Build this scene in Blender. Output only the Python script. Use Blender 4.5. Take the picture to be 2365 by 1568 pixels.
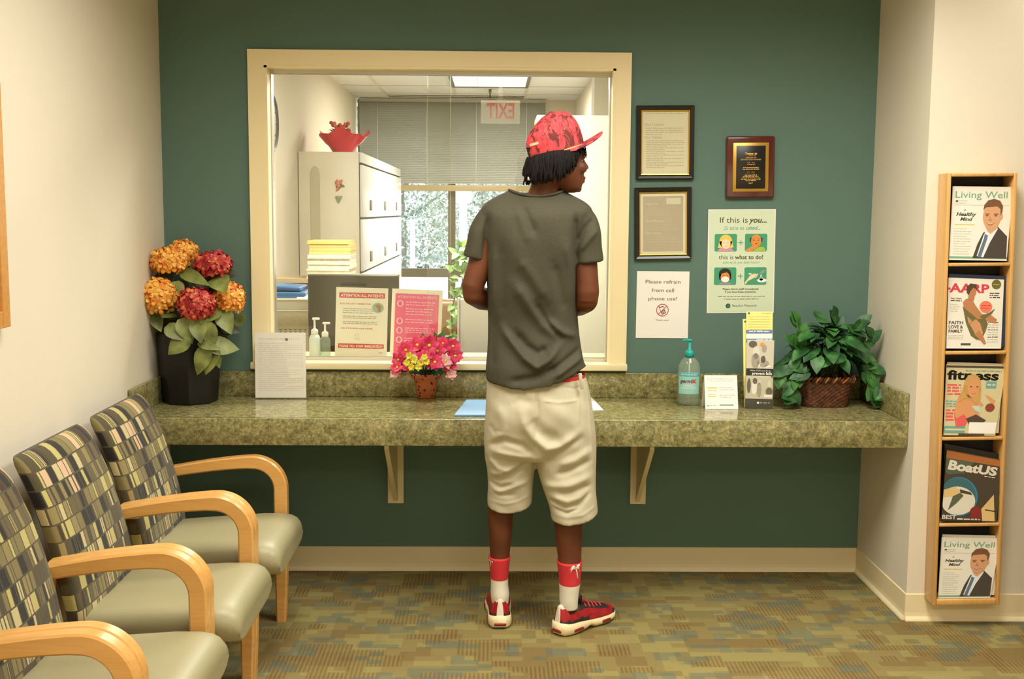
import bpy, bmesh, math, random
import numpy as np
from mathutils import Vector, Matrix

for o in list(bpy.data.objects):
    bpy.data.objects.remove(o, do_unlink=True)
random.seed(11)
SC = bpy.context.scene
COL = SC.collection
PI = math.pi

# ------------------------------------------------------------------ camera
W, H = 2365, 1568
YAW, PITCH, ROLL, FPX, DIST, EYE = 0.0164, 0.1139, 0.0077, 2600.0, 4.5866, 1.5
_cy, _sy, _cp, _sp, _cr, _sr = math.cos(YAW), math.sin(YAW), math.cos(PITCH), math.sin(PITCH), math.cos(ROLL), math.sin(ROLL)
FW = Vector((_sy * _cp, _cy * _cp, -_sp))
_r = Vector((_cy, -_sy, 0.0)); _u = _r.cross(FW)
RT = _cr * _r + _sr * _u
UP = -_sr * _r + _cr * _u
CAM = Vector((0, -DIST, EYE))
cam = bpy.data.cameras.new('camera')
cam.sensor_fit = 'HORIZONTAL'; cam.sensor_width = 36.0
cam.lens = FPX / W * 36.0
cam.clip_start = 0.05; cam.clip_end = 1000
cam_ob = bpy.data.objects.new('camera', cam)
COL.objects.link(cam_ob)
cam_ob.matrix_world = Matrix(((RT.x, UP.x, -FW.x, CAM.x), (RT.y, UP.y, -FW.y, CAM.y), (RT.z, UP.z, -FW.z, CAM.z), (0, 0, 0, 1)))
SC.camera = cam_ob


def at(px, py, X=None, Y=None, Z=None):
    """the point of the room seen at a pixel of the photograph, on the plane X=, Y= or Z="""
    d = FW + RT * ((px - W / 2) / FPX) - UP * ((py - H / 2) / FPX)
    if Y is not None: t = (Y - CAM.y) / d.y
    elif X is not None: t = (X - CAM.x) / d.x
    else: t = (Z - CAM.z) / d.z
    return CAM + d * t


# ------------------------------------------------------------------ world and lamps
SC.view_settings.view_transform = 'Standard'
SC.view_settings.look = 'None'
SC.view_settings.gamma = 1.0
SC.view_settings.use_curve_mapping = False
SC.view_settings.exposure = 0.0
SC.cycles.use_denoising = True
SC.cycles.max_bounces = 10
SC.cycles.transparent_max_bounces = 24
SC.cycles.caustics_reflective = False
SC.cycles.caustics_refractive = False

world = bpy.data.worlds.new('overcast_sky')
SC.world = world
world.use_nodes = True
bgn = world.node_tree.nodes['Background']
bgn.inputs['Color'].default_value = (0.80, 0.90, 1.0, 1)
bgn.inputs['Strength'].default_value = 6.0


def area(name, x, y, z, sx, sy, watts, col, spread=180, rot=(0, 0, 0)):
    l = bpy.data.lights.new(name, 'AREA')
    l.shape = 'RECTANGLE'; l.size = sx; l.size_y = sy
    l.energy = watts; l.color = col; l.spread = math.radians(spread)
    o = bpy.data.objects.new(name, l); COL.objects.link(o)
    o.location = (x, y, z); o.rotation_euler = rot
    return o


WARM = (1.0, 0.965, 0.885)
CEIL = 2.62       # waiting room ceiling
OCEIL = 2.50      # office ceiling
# louvred troffers that throw their light steeply down; one downlight beside the rack; an added rear fill lamp
area('ceiling_or_fill_lamp', -0.40, -1.65, CEIL - 0.02, 0.6, 1.2, 30, WARM, 152)
area('ceiling_or_fill_lamp', 0.95, -1.65, CEIL - 0.02, 0.6, 1.2, 47, WARM, 152)
area('downlight', 2.1, -0.86, CEIL - 0.02, 0.3, 0.3, 4.5, WARM, 165)
area('ceiling_or_fill_lamp', 0.5, -5.2, CEIL - 0.02, 1.8, 0.6, 150, WARM, 140)  # added unseen fill, sends low frontal light from behind the camera
area('office_lamp', -0.04, 4.05, OCEIL - 0.03, 0.54, 1.0, 56, (1.0, 0.985, 0.95), 180)
area('office_lamp', -0.2, 0.85, OCEIL - 0.03, 1.0, 0.54, 70, (1.0, 0.975, 0.92), 180)


# ------------------------------------------------------------------ materials
def lin(c):
    def g(v):
        v = v / 255.0
        return v / 12.92 if v <= 0.04045 else ((v + 0.055) / 1.055) ** 2.4
    return (g(c[0]), g(c[1]), g(c[2]), 1.0)


class N:
    """small node-tree writer"""
    def __init__(s, name):
        s.m = bpy.data.materials.new(name); s.m.use_nodes = True
        s.t = s.m.node_tree; s.b = s.t.nodes['Principled BSDF']; s.o = s.t.nodes['Material Output']
    def n(s, typ, ins=None, **kw):
        x = s.t.nodes.new(typ)
        for k, v in kw.items(): setattr(x, k, v)
        for k, v in (ins or {}).items():
            if isinstance(v, bpy.types.NodeSocket): s.t.links.new(v, x.inputs[k])
            else: x.inputs[k].default_value = v
        return x
    def set(s, k, v):
        if isinstance(v, bpy.types.NodeSocket): s.t.links.new(v, s.b.inputs[k])
        else: s.b.inputs[k].default_value = v
    def coord(s, scale=(1, 1, 1), loc=(0, 0, 0), rot=(0, 0, 0), out='Object'):
        c = s.n('ShaderNodeTexCoord')
        return s.n('ShaderNodeMapping', {'Vector': c.outputs[out], 'Scale': scale, 'Location': loc, 'Rotation': rot}).outputs['Vector']
    def noise(s, vec, scale, detail=3, rough=0.5, out='Fac', dist=0.0):
        return s.n('ShaderNodeTexNoise', {'Vector': vec, 'Scale': scale, 'Detail': detail, 'Roughness': rough, 'Distortion': dist}).outputs[out]
    def ramp(s, fac, stops, interp='LINEAR'):
        x = s.n('ShaderNodeValToRGB', {'Fac': fac}); r = x.color_ramp; r.interpolation = interp
        while len(r.elements) < len(stops): r.elements.new(0.5)
        for e, (p, c) in zip(r.elements, stops): e.position = p; e.color = lin(c)
        return x.outputs['Color']
    def mix(s, fac, a, b, mode='MIX'):
        x = s.n('ShaderNodeMix', data_type='RGBA', blend_type=mode)
        for i, v in ((0, fac), (6, a), (7, b)):
            if isinstance(v, bpy.types.NodeSocket): s.t.links.new(v, x.inputs[i])
            else: x.inputs[i].default_value = v
        return x.outputs[2]
    def bump(s, h, strength, dist=0.01):
        s.set('Normal', s.n('ShaderNodeBump', {'Height': h, 'Strength': strength, 'Distance': dist}).outputs['Normal'])


MATS = {}


def pm(name, c, rough=0.6, metal=0.0, spec=0.5, emit=0.0, var=0.0, vscale=30, bump=0.0, bscale=200, sheen=0.0, coat=0.0):
    """a procedural material with a plain colour, optional mottling and grain"""
    if name in MATS: return MATS[name]
    k = N(name)
    base = lin(c)
    if var > 0:
        f = k.noise(k.coord(), vscale, 4)
        lo = tuple(max(0, v * (1 - var)) for v in c); hi = tuple(min(255, v * (1 + var)) for v in c)
        k.set('Base Color', k.ramp(f, [(0.3, lo), (0.7, hi)]))
    else:
        k.set('Base Color', base)
    k.set('Roughness', rough); k.set('Metallic', metal); k.set('Specular IOR Level', spec)
    if sheen: k.set('Sheen Weight', sheen)
    if coat: k.set('Coat Weight', coat); k.set('Coat Roughness', 0.08)
    if emit:
        k.set('Emission Color', base); k.set('Emission Strength', emit)
    if bump:
        k.bump(k.noise(k.coord(), bscale, 2), bump)
    MATS[name] = k.m
    return k.m


def wood(name, dark, light, scale=(3, 40, 40), rough=0.32, coat=0.25):
    if name in MATS: return MATS[name]
    k = N(name)
    v = k.coord(scale=scale)
    n = k.noise(v, 1.6, 4, 0.55, dist=0.4)
    k.set('Base Color', k.ramp(n, [(0.25, dark), (0.75, light)]))
    k.set('Roughness', rough); k.set('Coat Weight', coat); k.set('Coat Roughness', 0.15)
    MATS[name] = k.m
    return k.m


def schlick(k, ior=1.5):
    """mirror share of a thin sheet, the same from both sides"""
    g = k.n('ShaderNodeNewGeometry')
    d = k.n('ShaderNodeVectorMath', {0: g.outputs['Incoming'], 1: g.outputs['Normal']}, operation='DOT_PRODUCT').outputs['Value']
    c = k.n('ShaderNodeMath', {0: 1.0, 1: k.n('ShaderNodeMath', {0: d}, operation='ABSOLUTE').outputs[0]}, operation='SUBTRACT').outputs[0]
    p5 = k.n('ShaderNodeMath', {0: c, 1: 5.0}, operation='POWER').outputs[0]
    r0 = ((ior - 1) / (ior + 1)) ** 2
    return k.n('ShaderNodeMath', {0: p5, 1: 1 - r0, 2: r0}, operation='MULTIPLY_ADD').outputs[0]


def glass_mat(name, tint=(255, 255, 255), rough=0.0, ior=1.5):
    """thin clear sheet: lets the light through and mirrors a little by Fresnel"""
    if name in MATS: return MATS[name]
    k = N(name)
    fr = schlick(k, ior)
    tr = k.n('ShaderNodeBsdfTransparent', {'Color': lin(tint)})
    gl = k.n('ShaderNodeBsdfGlossy', {'Roughness': rough})
    mx = k.n('ShaderNodeMixShader', {0: fr, 1: tr.outputs[0], 2: gl.outputs[0]})
    k.t.links.new(mx.outputs[0], k.o.inputs['Surface'])
    MATS[name] = k.m
    return k.m


# ------------------------------------------------------------------ mesh building
class MB:
    def __init__(s): s.v = []; s.f = []; s.m = []; s.s = []
    def add(s, vs, fs, m=0, smooth=True, T=None):
        o = len(s.v)
        if T is not None: vs = [tuple(T @ Vector(v)) for v in vs]
        else: vs = [tuple(v) for v in vs]
        s.v += vs
        for f in fs:
            s.f.append([i + o for i in f]); s.m.append(m); s.s.append(smooth)
        return s
    def box(s, x0, x1, y0, y1, z0, z1, m=0, T=None):
        vs = [(x, y, z) for z in (z0, z1) for y in (y0, y1) for x in (x0, x1)]
        return s.add(vs, [(0, 2, 3, 1), (4, 5, 7, 6), (0, 1, 5, 4), (2, 6, 7, 3), (0, 4, 6, 2), (1, 3, 7, 5)], m, False, T)
    def bm(s, b, m=0, smooth=True, T=None):
        b.verts.index_update()
        s.add([v.co[:] for v in b.verts], [[v.index for v in f.verts] for f in b.faces], m, smooth, T)
        b.free(); return s
    def rbox(s, x0, x1, y0, y1, z0, z1, r=0.01, seg=3, m=0, T=None):
        b = bmesh.new(); bmesh.ops.create_cube(b, size=1.0)
        for v in b.verts:
            v.co = Vector(((x0 + x1) / 2 + v.co.x * (x1 - x0), (y0 + y1) / 2 + v.co.y * (y1 - y0), (z0 + z1) / 2 + v.co.z * (z1 - z0)))
        bmesh.ops.bevel(b, geom=b.edges[:], offset=r, segments=seg, profile=0.5, affect='EDGES')
        return s.bm(b, m, True, T)
    def loft(s, rings, m=0, cap0=True, cap1=True, closed=True, smooth=True, T=None):
        n = len(rings[0]); vs = [p for r in rings for p in r]; fs = []
        for i in range(len(rings) - 1):
            for j in range(n if closed else n - 1):
                a, b = i * n + j, i * n + (j + 1) % n
                fs.append((a, b, b + n, a + n))
        if cap0: fs.append(tuple(range(n - 1, -1, -1)))
        if cap1: k = (len(rings) - 1) * n; fs.append(tuple(range(k, k + n)))
        return s.add(vs, fs, m, smooth, T)
    def tube(s, pts, rad, n=10, m=0, caps=True, T=None, flat=1.0):
        pts = [Vector(p) for p in pts]; k = len(pts)
        if not isinstance(rad, (list, tuple)): rad = [rad] * k
        t0 = (pts[1] - pts[0]).normalized()
        up = Vector((0, 0, 1)) if abs(t0.z) < 0.9 else Vector((0, 1, 0))
        a = t0.cross(up).normalized(); rings = []
        for i in range(k):
            t = (pts[min(i + 1, k - 1)] - pts[max(i - 1, 0)]).normalized()
            a = (a - t * a.dot(t)).normalized(); b = t.cross(a)
            rings.append([pts[i] + (a * math.cos(2 * PI * j / n) + b * math.sin(2 * PI * j / n) * flat) * rad[i] for j in range(n)])
        return s.loft(rings, m, caps, caps, T=T)
    def lathe(s, prof, n=32, m=0, T=None, cap0=True, cap1=True, sx=1.0, sy=1.0):
        rings = [[(r * sx * math.cos(2 * PI * j / n), r * sy * math.sin(2 * PI * j / n), z) for j in range(n)] for r, z in prof]
        return s.loft(rings, m, cap0, cap1, T=T)
    def prism(s, out, y0, y1, m=0, T=None):
        """outline in x,z pushed from y0 to y1"""
        n = len(out)
        vs = [(x, y0, z) for x, z in out] + [(x, y1, z) for x, z in out]
        fs = [tuple(range(n)), tuple(range(2 * n - 1, n - 1, -1))] + [(j, n + j, n + (j + 1) % n, (j + 1) % n) for j in range(n)]
        return s.add(vs, fs, m, False, T)
    def ball(s, c, r, m=0, u=16, v=10, T=None):
        if not isinstance(r, (list, tuple)): r = (r, r, r)
        c = Vector(c); rings = []
        for i in range(1, v):
            a = PI * i / v
            rings.append([(c.x + r[0] * math.sin(a) * math.cos(2 * PI * j / u), c.y + r[1] * math.sin(a) * math.sin(2 * PI * j / u), c.z - r[2] * math.cos(a)) for j in range(u)])
        return s.loft(rings, m, T=T)
    def leaf(s, base, d, nrm, ln, w, m=0, bend=0.25, heart=0.0, fold=0.12):
        """an ovate leaf from its base along d, facing nrm"""
        d = Vector(d).normalized(); nrm = Vector(nrm); nrm = (nrm - d * nrm.dot(d))
        if nrm.length < 1e-4: nrm = d.orthogonal()
        nrm.normalize(); sd = d.cross(nrm)
        vs = []; K = 7
        for i in range(K):
            t = i / (K - 1)
            ww = w * 0.5 * (math.sin(PI * min(1, (t * 0.94 + 0.06)) ** 0.72) ** 0.9 if t < 1 else 0.02)
            off = -heart * ln * (1 - t) ** 3
            c = Vector(base) + d * (ln * t) - nrm * (bend * ln * t * t)
            for q in (-1, -0.5, 0, 0.5, 1):
                vs.append(c + sd * (q * ww) + nrm * (fold * abs(q) * ww * 1.2) + d * (off * abs(q)))
        fs = [(i * 5 + j, i * 5 + j + 1, i * 5 + j + 6, i * 5 + j + 5) for i in range(K - 1) for j in range(4)]
        return s.add(vs, fs, m, True)
    def build(s, name, mats, parent=None, loc=None, rot=None, bevel=0, autosmooth=False):
        me = bpy.data.meshes.new(name)
        me.from_pydata(s.v, [], s.f)
        if not isinstance(mats, (list, tuple)): mats = [mats]
        for x in mats: me.materials.append(x)
        me.polygons.foreach_set('material_index', s.m)
        me.polygons.foreach_set('use_smooth', s.s)
        me.update()
        ob = bpy.data.objects.new(name, me); COL.objects.link(ob)
        if parent is not None: ob.parent = parent
        if loc is not None: ob.location = loc
        if rot is not None: ob.rotation_euler = rot
        if bevel:
            b = ob.modifiers.new('bevel', 'BEVEL'); b.width = bevel; b.segments = 2; b.limit_method = 'ANGLE'; b.angle_limit = 0.6
        return ob


def tag(o, label=None, cat=None, group=None, kind=None):
    if label: o['label'] = label
    if cat: o['category'] = cat
    if group: o['group'] = group
    if kind: o['kind'] = kind
    return o


def thing(name, label, cat, loc=(0, 0, 0), rot=(0, 0, 0), group=None):
    o = bpy.data.objects.new(name, None); COL.objects.link(o)
    o.empty_display_size = 0.1
    o.location = loc; o.rotation_euler = rot
    return tag(o, label, cat, group)


def copy_tree(o, parent=None):
    c = o.copy(); COL.objects.link(c)
    if parent is not None: c.parent = parent; c.matrix_parent_inverse = o.matrix_parent_inverse.copy()
    for ch in list(o.children): copy_tree(ch, c)
    return c


def TR(x=0, y=0, z=0, rx=0, ry=0, rz=0, s=1.0):
    return Matrix.Translation((x, y, z)) @ Matrix.Rotation(rz, 4, 'Z') @ Matrix.Rotation(ry, 4, 'Y') @ Matrix.Rotation(rx, 4, 'X') @ Matrix.Scale(s, 4)


_TXT = {}


def glyphs(s, bold=0.0, shear=0.0):
    key = (s, bold, shear)
    if key not in _TXT:
        cu = bpy.data.curves.new('t', 'FONT'); cu.body = s; cu.size = 1.0; cu.resolution_u = 3
        cu.offset = bold; cu.shear = shear; cu.align_x = 'LEFT'; cu.fill_mode = 'FRONT'
        ob = bpy.data.objects.new('t', cu)
        me = bpy.data.meshes.new_from_object(ob)
        vs = [(v.co.x, v.co.y) for v in me.vertices]; fs = [list(p.vertices) for p in me.polygons]
        bpy.data.objects.remove(ob); bpy.data.curves.remove(cu); bpy.data.meshes.remove(me)
        x0 = min(v[0] for v in vs); x1 = max(v[0] for v in vs)
        _TXT[key] = ([(a - x0, b) for a, b in vs], fs, x1 - x0)
    return _TXT[key]


class Print(MB):
    """flat print on a sheet that faces -y; x to the right, z up; every layer a hair in front of the last"""
    def __init__(s, y=0.0, step=0.00035): MB.__init__(s); s.y = y; s.step = step
    def poly(s, pts, m, layer=1):
        return s.add([(x, s.y - layer * s.step, z) for x, z in pts], [tuple(range(len(pts)))], m, False)
    def rect(s, x0, z0, x1, z1, m, layer=1): return s.poly([(x0, z0), (x1, z0), (x1, z1), (x0, z1)], m, layer)
    def rrect(s, x0, z0, x1, z1, r, m, layer=1):
        pts = []
        for cx, cz, a0 in ((x1 - r, z0 + r, -PI / 2), (x1 - r, z1 - r, 0), (x0 + r, z1 - r, PI / 2), (x0 + r, z0 + r, PI)):
            pts += [(cx + r * math.cos(a0 + k * PI / 8), cz + r * math.sin(a0 + k * PI / 8)) for k in range(5)]
        return s.poly(pts, m, layer)
    def disc(s, cx, cz, rx, rz, m, layer=1, a0=0, a1=2 * PI, n=24):
        return s.poly([(cx + rx * math.cos(a0 + (a1 - a0) * k / n), cz + rz * math.sin(a0 + (a1 - a0) * k / n)) for k in range(n if a1 - a0 > 6.28 else n + 1)], m, layer)
    def ring(s, cx, cz, r, w, m, layer=1, n=28):
        y = s.y - layer * s.step
        vs = [(cx + q * math.cos(2 * PI * k / n), y, cz + q * math.sin(2 * PI * k / n)) for q in (r, r - w) for k in range(n)]
        return s.add(vs, [(k, (k + 1) % n, n + (k + 1) % n, n + k) for k in range(n)], m, False)
    def text(s, t, x, z, m, w=None, h=None, align='c', bold=0.0, shear=0.0, layer=1, rot=0.0):
        """h is the height of a capital; w the width of the line"""
        vs, fs, tw = glyphs(t, bold, shear)
        kz = h / 0.7 if h else w / tw
        kx = w / tw if w else kz
        ox = {'c': -tw * kx / 2, 'l': 0, 'r': -tw * kx}[align]
        c, q = math.cos(rot), math.sin(rot)
        out = []
        for a, b in vs:
            u, v = a * kx + ox, b * kz
            out.append((x + u * c - v * q, s.y - layer * s.step, z + u * q + v * c))
        return s.add(out, fs, m, False)
    def words(s, x0, x1, z, h, m, layer=1, fill=0.92, seed=0):
        """a line of small print too fine to read"""
        rnd = random.Random(int(seed * 977 + z * 9999 + x0 * 777)); x = x0; e = x0 + (x1 - x0) * fill
        while x < e:
            l = h * rnd.uniform(1.2, 5.0); b = min(x + l, x1)
            s.rect(x, z, b, z + h * rnd.uniform(0.6, 0.9), m, layer); x = b + h * 0.7
        return s


# ------------------------------------------------------------------ surfaces of the place
def m_wall(name, c, bump=0.06):
    k = N(name)
    f = k.noise(k.coord(), 1.3, 3)
    k.set('Base Color', k.ramp(f, [(0.2, tuple(v * 0.985 for v in c)), (0.8, tuple(min(255, v * 1.01) for v in c))]))
    k.set('Roughness', 0.75); k.set('Specular IOR Level', 0.25)
    k.bump(k.noise(k.coord(), 260, 2), bump, 0.004)
    return k.m


M_CREAM = m_wall('cream_wall_paint', (227, 217, 196))
M_TEAL = m_wall('teal_wall_paint', (96, 122, 110))
M_OFFW = m_wall('office_wall_paint', (218, 207, 184))
M_CEIL = m_wall('ceiling_tile_paint', (222, 220, 212))
M_TRIM = pm('cream_trim_paint', (246, 228, 180), 0.45)
M_BASE = pm('cream_rubber_baseboard', (236, 220, 176), 0.5)
M_WHITE = pm('white_paper', (246, 242, 232), 0.6)
M_BLACK = pm('black_plastic', (22, 22, 22), 0.4)
M_MAPLE = wood('maple_wood', (206, 150, 78), (226, 172, 98))
M_RACK = wood('rack_maple', (204, 154, 86), (222, 174, 106), (40, 40, 3))


def m_carpet():
    k = N('patterned_carpet')
    c = k.n('ShaderNodeTexCoord').outputs['Object']
    sep = k.n('ShaderNodeSeparateXYZ', {'Vector': c})
    # step the coordinates so that the shapes have square edges
    def snap(v, s): return k.n('ShaderNodeMath', {0: v, 1: s}, operation='SNAP').outputs[0]
    def patches(sx, sy, scale, seed, wx, wy):
        cx = k.n('ShaderNodeCombineXYZ', {'X': snap(sep.outputs['X'], sx), 'Y': snap(sep.outputs['Y'], sy), 'Z': seed})
        mp = k.n('ShaderNodeMapping', {'Vector': cx.outputs[0], 'Scale': (wx, wy, 1)})
        return k.noise(mp.outputs[0], scale, 2, 0.6)
    a = patches(0.052, 0.040, 5.2, 1.7, 0.8, 1.3)
    b = patches(0.046, 0.034, 6.4, 7.3, 0.8, 1.4)
    d = patches(0.060, 0.048, 5.6, 3.1, 0.9, 1.2)
    e = patches(0.024, 0.018, 14.0, 5.9, 0.9, 1.3)
    col = k.ramp(a, [(0.0, (138, 121, 82)), (0.42, (148, 135, 93)), (0.52, (158, 148, 101)), (0.62, (140, 130, 90))], 'CONSTANT')
    rib = k.n('ShaderNodeTexWave', {'Vector': c, 'Scale': 22.0, 'Distortion': 0.2, 'Detail': 1.0}, wave_type='BANDS', bands_direction='X').outputs['Fac']
    brown = k.ramp(d, [(0.0, (0, 0, 0)), (0.545, (200, 200, 200))], 'CONSTANT')
    col = k.mix(brown, col, k.ramp(rib, [(0.35, (112, 92, 60)), (0.65, (150, 128, 84))]))
    blue = k.ramp(b, [(0.0, (0, 0, 0)), (0.555, (185, 185, 185)), (0.66, (120, 120, 120))], 'CONSTANT')
    col = k.mix(blue, col, lin((98, 116, 112)))
    fleck = k.ramp(e, [(0.0, (0, 0, 0)), (0.60, (90, 90, 90))], 'CONSTANT')
    col = k.mix(fleck, col, lin((120, 100, 66)))
    # pile: fine ribs and flecks
    fl = k.noise(c, 420, 2)
    col = k.mix(0.55, col, k.ramp(fl, [(0.3, (60, 54, 34)), (0.7, (190, 180, 140))]), 'SOFT_LIGHT')
    k.set('Base Color', col); k.set('Roughness', 0.95); k.set('Specular IOR Level', 0.1)
    k.bump(fl, 0.5, 0.004)
    return k.m


def m_granite(name='green_speckled_laminate'):
    k = N(name); v = k.coord()
    w = k.n('ShaderNodeVectorMath', {0: v, 1: k.n('ShaderNodeVectorMath', {0: k.noise(v, 9, 3, out='Color'), 1: (0.05, 0.05, 0.05)}, operation='MULTIPLY').outputs[0]}, operation='ADD').outputs[0]
    a = k.noise(w, 38, 6, 0.75); b = k.noise(w, 105, 4, 0.7); d = k.noise(w, 230, 2, 0.6)
    col = k.ramp(a, [(0.32, (122, 116, 80)), (0.47, (166, 160, 114)), (0.57, (188, 181, 134)), (0.72, (208, 200, 158))])
    col = k.mix(0.5, col, k.ramp(b, [(0.34, (54, 52, 38)), (0.5, (128, 128, 118)), (0.66, (206, 202, 176))]), 'OVERLAY')
    col = k.mix(0.45, col, k.ramp(d, [(0.3, (60, 58, 44)), (0.55, (136, 134, 120)), (0.75, (212, 208, 180))]), 'SOFT_LIGHT')
    k.set('Base Color', col); k.set('Roughness', 0.12); k.set('Specular IOR Level', 0.5)
    return k.m


M_CARPET = m_carpet()
M_STONE = m_granite()

XL, XR, YO = -1.333, 1.535, -0.571
WT = 0.098
# opening of the reception window
OX0, OX1, OZ0, OZ1 = -0.917, 0.482, 0.880, 2.068
XE, YREAR = 3.2, -6.6


def struct(name, mb, mats, parent=None, bevel=0):
    o = mb.build(name, mats, parent, bevel=bevel)
    if parent is None: o['kind'] = 'structure'
    return o


b = MB(); b.box(XL - 0.1, XE + 0.1, YREAR - 0.1, 0, -0.1, 0); struct('floor', b, M_CARPET)
b = MB(); b.box(XL - 0.1, XE + 0.1, YREAR - 0.1, 0, CEIL, CEIL + 0.1); struct('ceiling', b, m_wall('waiting_room_ceiling', (192, 188, 178)))
b = MB()
b.box(XL - 0.1, OX0, 0, WT, 0, CEIL); b.box(OX1, XR + 0.1, 0, WT, 0, CEIL)
b.box(OX0, OX1, 0, WT, 0, OZ0 - 0.03); b.box(OX0, OX1, 0, WT, OZ1, CEIL)
struct('wall_back', b, M_TEAL)
b = MB(); b.box(XL - 0.1, XL, YREAR, 0, 0, CEIL); struct('wall_left', b, M_CREAM)
b = MB(); b.box(XR, XE + 0.1, YO, 0, 0, CEIL); struct('wall_right', b, M_CREAM)
b = MB(); b.box(XE, XE + 0.1, YREAR, YO, 0, CEIL); struct('wall_side', b, M_CREAM)
b = MB(); b.box(XL - 0.1, XE + 0.1, YREAR - 0.1, YREAR, 0, CEIL); struct('wall_rear', b, M_CREAM)


def cove_base(name, x0, y0, x1, y1, nx, ny):
    """rubber base with a small toe, along a wall whose face looks to (nx, ny)"""
    prof = [(0.0, 0.0), (0.014, 0.0), (0.012, 0.006), (0.005, 0.016), (0.0035, 0.03), (0.0035, 0.099), (0.0, 0.1015)]
    b = MB(); b.loft([[(x + nx * o, y + ny * o, z) for o, z in prof] for x, y in ((x0, y0), (x1, y1))], 0, smooth=False)
    return struct(name, b, M_BASE)


cove_base('baseboard_back', XL, 0, XR - 0.004, 0, 0, -1)
cove_base('baseboard_return', XR, 0, XR, YO, -1, 0)
cove_base('baseboard_right', XR - 0.003, YO, XE, YO, 0, -1)
cove_base('baseboard_left', XL, YREAR, XL, -0.005, 1, 0)

# ---- window between waiting room and office: casing, sill, track and two sliding panes
win = thing('window_1', None, None, (0, 0, 0)); win['kind'] = 'structure'
CX0, CX1, CZ1 = -0.981, 0.543, 2.127
b = MB()
b.box(CX0, OX0, -0.022, 0.0, OZ0 - 0.002, CZ1); b.box(OX1, CX1, -0.022, 0.0, OZ0 - 0.002, CZ1)
b.box(OX0 - 0.004, OX1 + 0.004, -0.0226, -0.0002, OZ1 - 0.003, CZ1 - 0.0003)
b.box(OX0 - 0.001, OX0 + 0.012, -0.021, WT, OZ0, OZ1); b.box(OX1 - 0.012, OX1 + 0.001, -0.021, WT, OZ0, OZ1)
b.box(OX0, OX1, -0.021, WT, OZ1 - 0.012, OZ1 + 0.001)
b.build('window_casing', M_TRIM, win)
b = MB(); b.rbox(CX0 - 0.008, CX1 + 0.004, -0.040, WT + 0.03, OZ0 - 0.028, OZ0, 0.004, 2)
b.build('window_sill', pm('sill_paint', (240, 224, 178), 0.4), win)
M_ALU = pm('pale_aluminium', (206, 202, 190), 0.35, 0.6)
b = MB()
for z0, z1 in ((OZ0, OZ0 + 0.012), (OZ1 - 0.026, OZ1 - 0.012)):
    b.box(OX0 + 0.012, OX1 - 0.012, 0.045, 0.051, z0, z1); b.box(OX0 + 0.012, OX1 - 0.012, 0.066, 0.070, z0, z1); b.box(OX0 + 0.012, OX1 - 0.012, 0.085, 0.091, z0, z1)
b.box(OX1 - 0.018, OX1 - 0.012, 0.045, 0.091, OZ0 + 0.012, OZ1 - 0.026)
b.box(OX0 + 0.012, OX0 + 0.016, 0.045, 0.091, OZ0 + 0.012, OZ1 - 0.026)
b.build('sliding_track', M_ALU, win)
M_GLASS = glass_mat('clear_glass', (252, 253, 251))
M_GEDGE = pm('polished_glass_edge', (206, 196, 142), 0.2, spec=0.6)
XA = at(1040, 500, Y=0.058).x; XB = at(988, 500, Y=0.078).x
for x0, x1, y, ex in ((OX0 + 0.017, XA, 0.056, 1), (XB, OX1 - 0.019, 0.076, 0)):
    b = MB(); b.box(x0, x1, y, y + 0.005, OZ0 + 0.006, OZ1 - 0.02)
    p = b.build('glass_pane', M_GLASS, win)
    b = MB(); e = x1 if ex else x0
    b.box(e - 0.0006, e + 0.0006, y - 0.0002, y + 0.0052, OZ0 + 0.012, OZ1 - 0.026)
    b.build('pane_edge', M_GEDGE, p)

# ---- counter along the back wall
CZ, CT, CY = 0.738, 0.100, -0.515
ctr = thing('countertop', 'long green speckled stone-look counter running the whole back wall under the window', 'counter', (0, 0, CZ))
b = MB()
b.box(XL + 0.002, XR - 0.002, CY + 0.0305, -0.002, -0.034, -0.0002)
b.build('worktop', M_STONE, ctr)
b = MB(); b.rbox(XL + 0.002, XR - 0.002, CY, CY + 0.03, -CT, 0.0, 0.002, 2)
b.build('front_edge', M_STONE, ctr)
b = MB(); b.rbox(XL + 0.022, XR - 0.022, -0.021, -0.002, 0.0005, 0.103, 0.002, 2); b.build('backsplash', M_STONE, ctr)
for x0, x1 in ((XL + 0.002, XL + 0.021), (XR - 0.021, XR - 0.002)):
    b = MB(); b.rbox(x0, x1, CY + 0.002, -0.002, 0.0005, 0.103, 0.002, 2); b.build('side_splash', M_STONE, ctr)
# brackets
for i, (px0, px1) in enumerate(((895, 932), (1455, 1494))):
    x = (at(px0, 1100, Y=-0.02).x + at(px1, 1100, Y=-0.02).x) / 2
    t = thing('shelf_bracket', ('cream wall bracket holding up the counter between the chairs and the standing person', 'cream wall bracket holding up the counter to the right of the standing person')[i], 'bracket', (x, 0, 0), group='brackets under the counter')
    b = MB(); b.box(-0.033, 0.033, -0.018, -0.001, 0.290, 0.6365); b.build('wall_plate', M_BASE, t, bevel=0.003)
    b = MB()
    g = [(-0.018, 0.30), (-0.050, 0.33), (-0.40, 0.600), (-0.40, 0.6365), (-0.018, 0.6365)]
    b.add([(sx, y, z) for sx in (-0.009, 0.009) for y, z in g], [(0, 1, 2, 3, 4), (9, 8, 7, 6, 5)] + [(j, 5 + j, 5 + (j + 1) % 5, (j + 1) % 5) for j in range(5)], 0, False)
    b.build('gusset', M_BASE, t, bevel=0.002)

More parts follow.
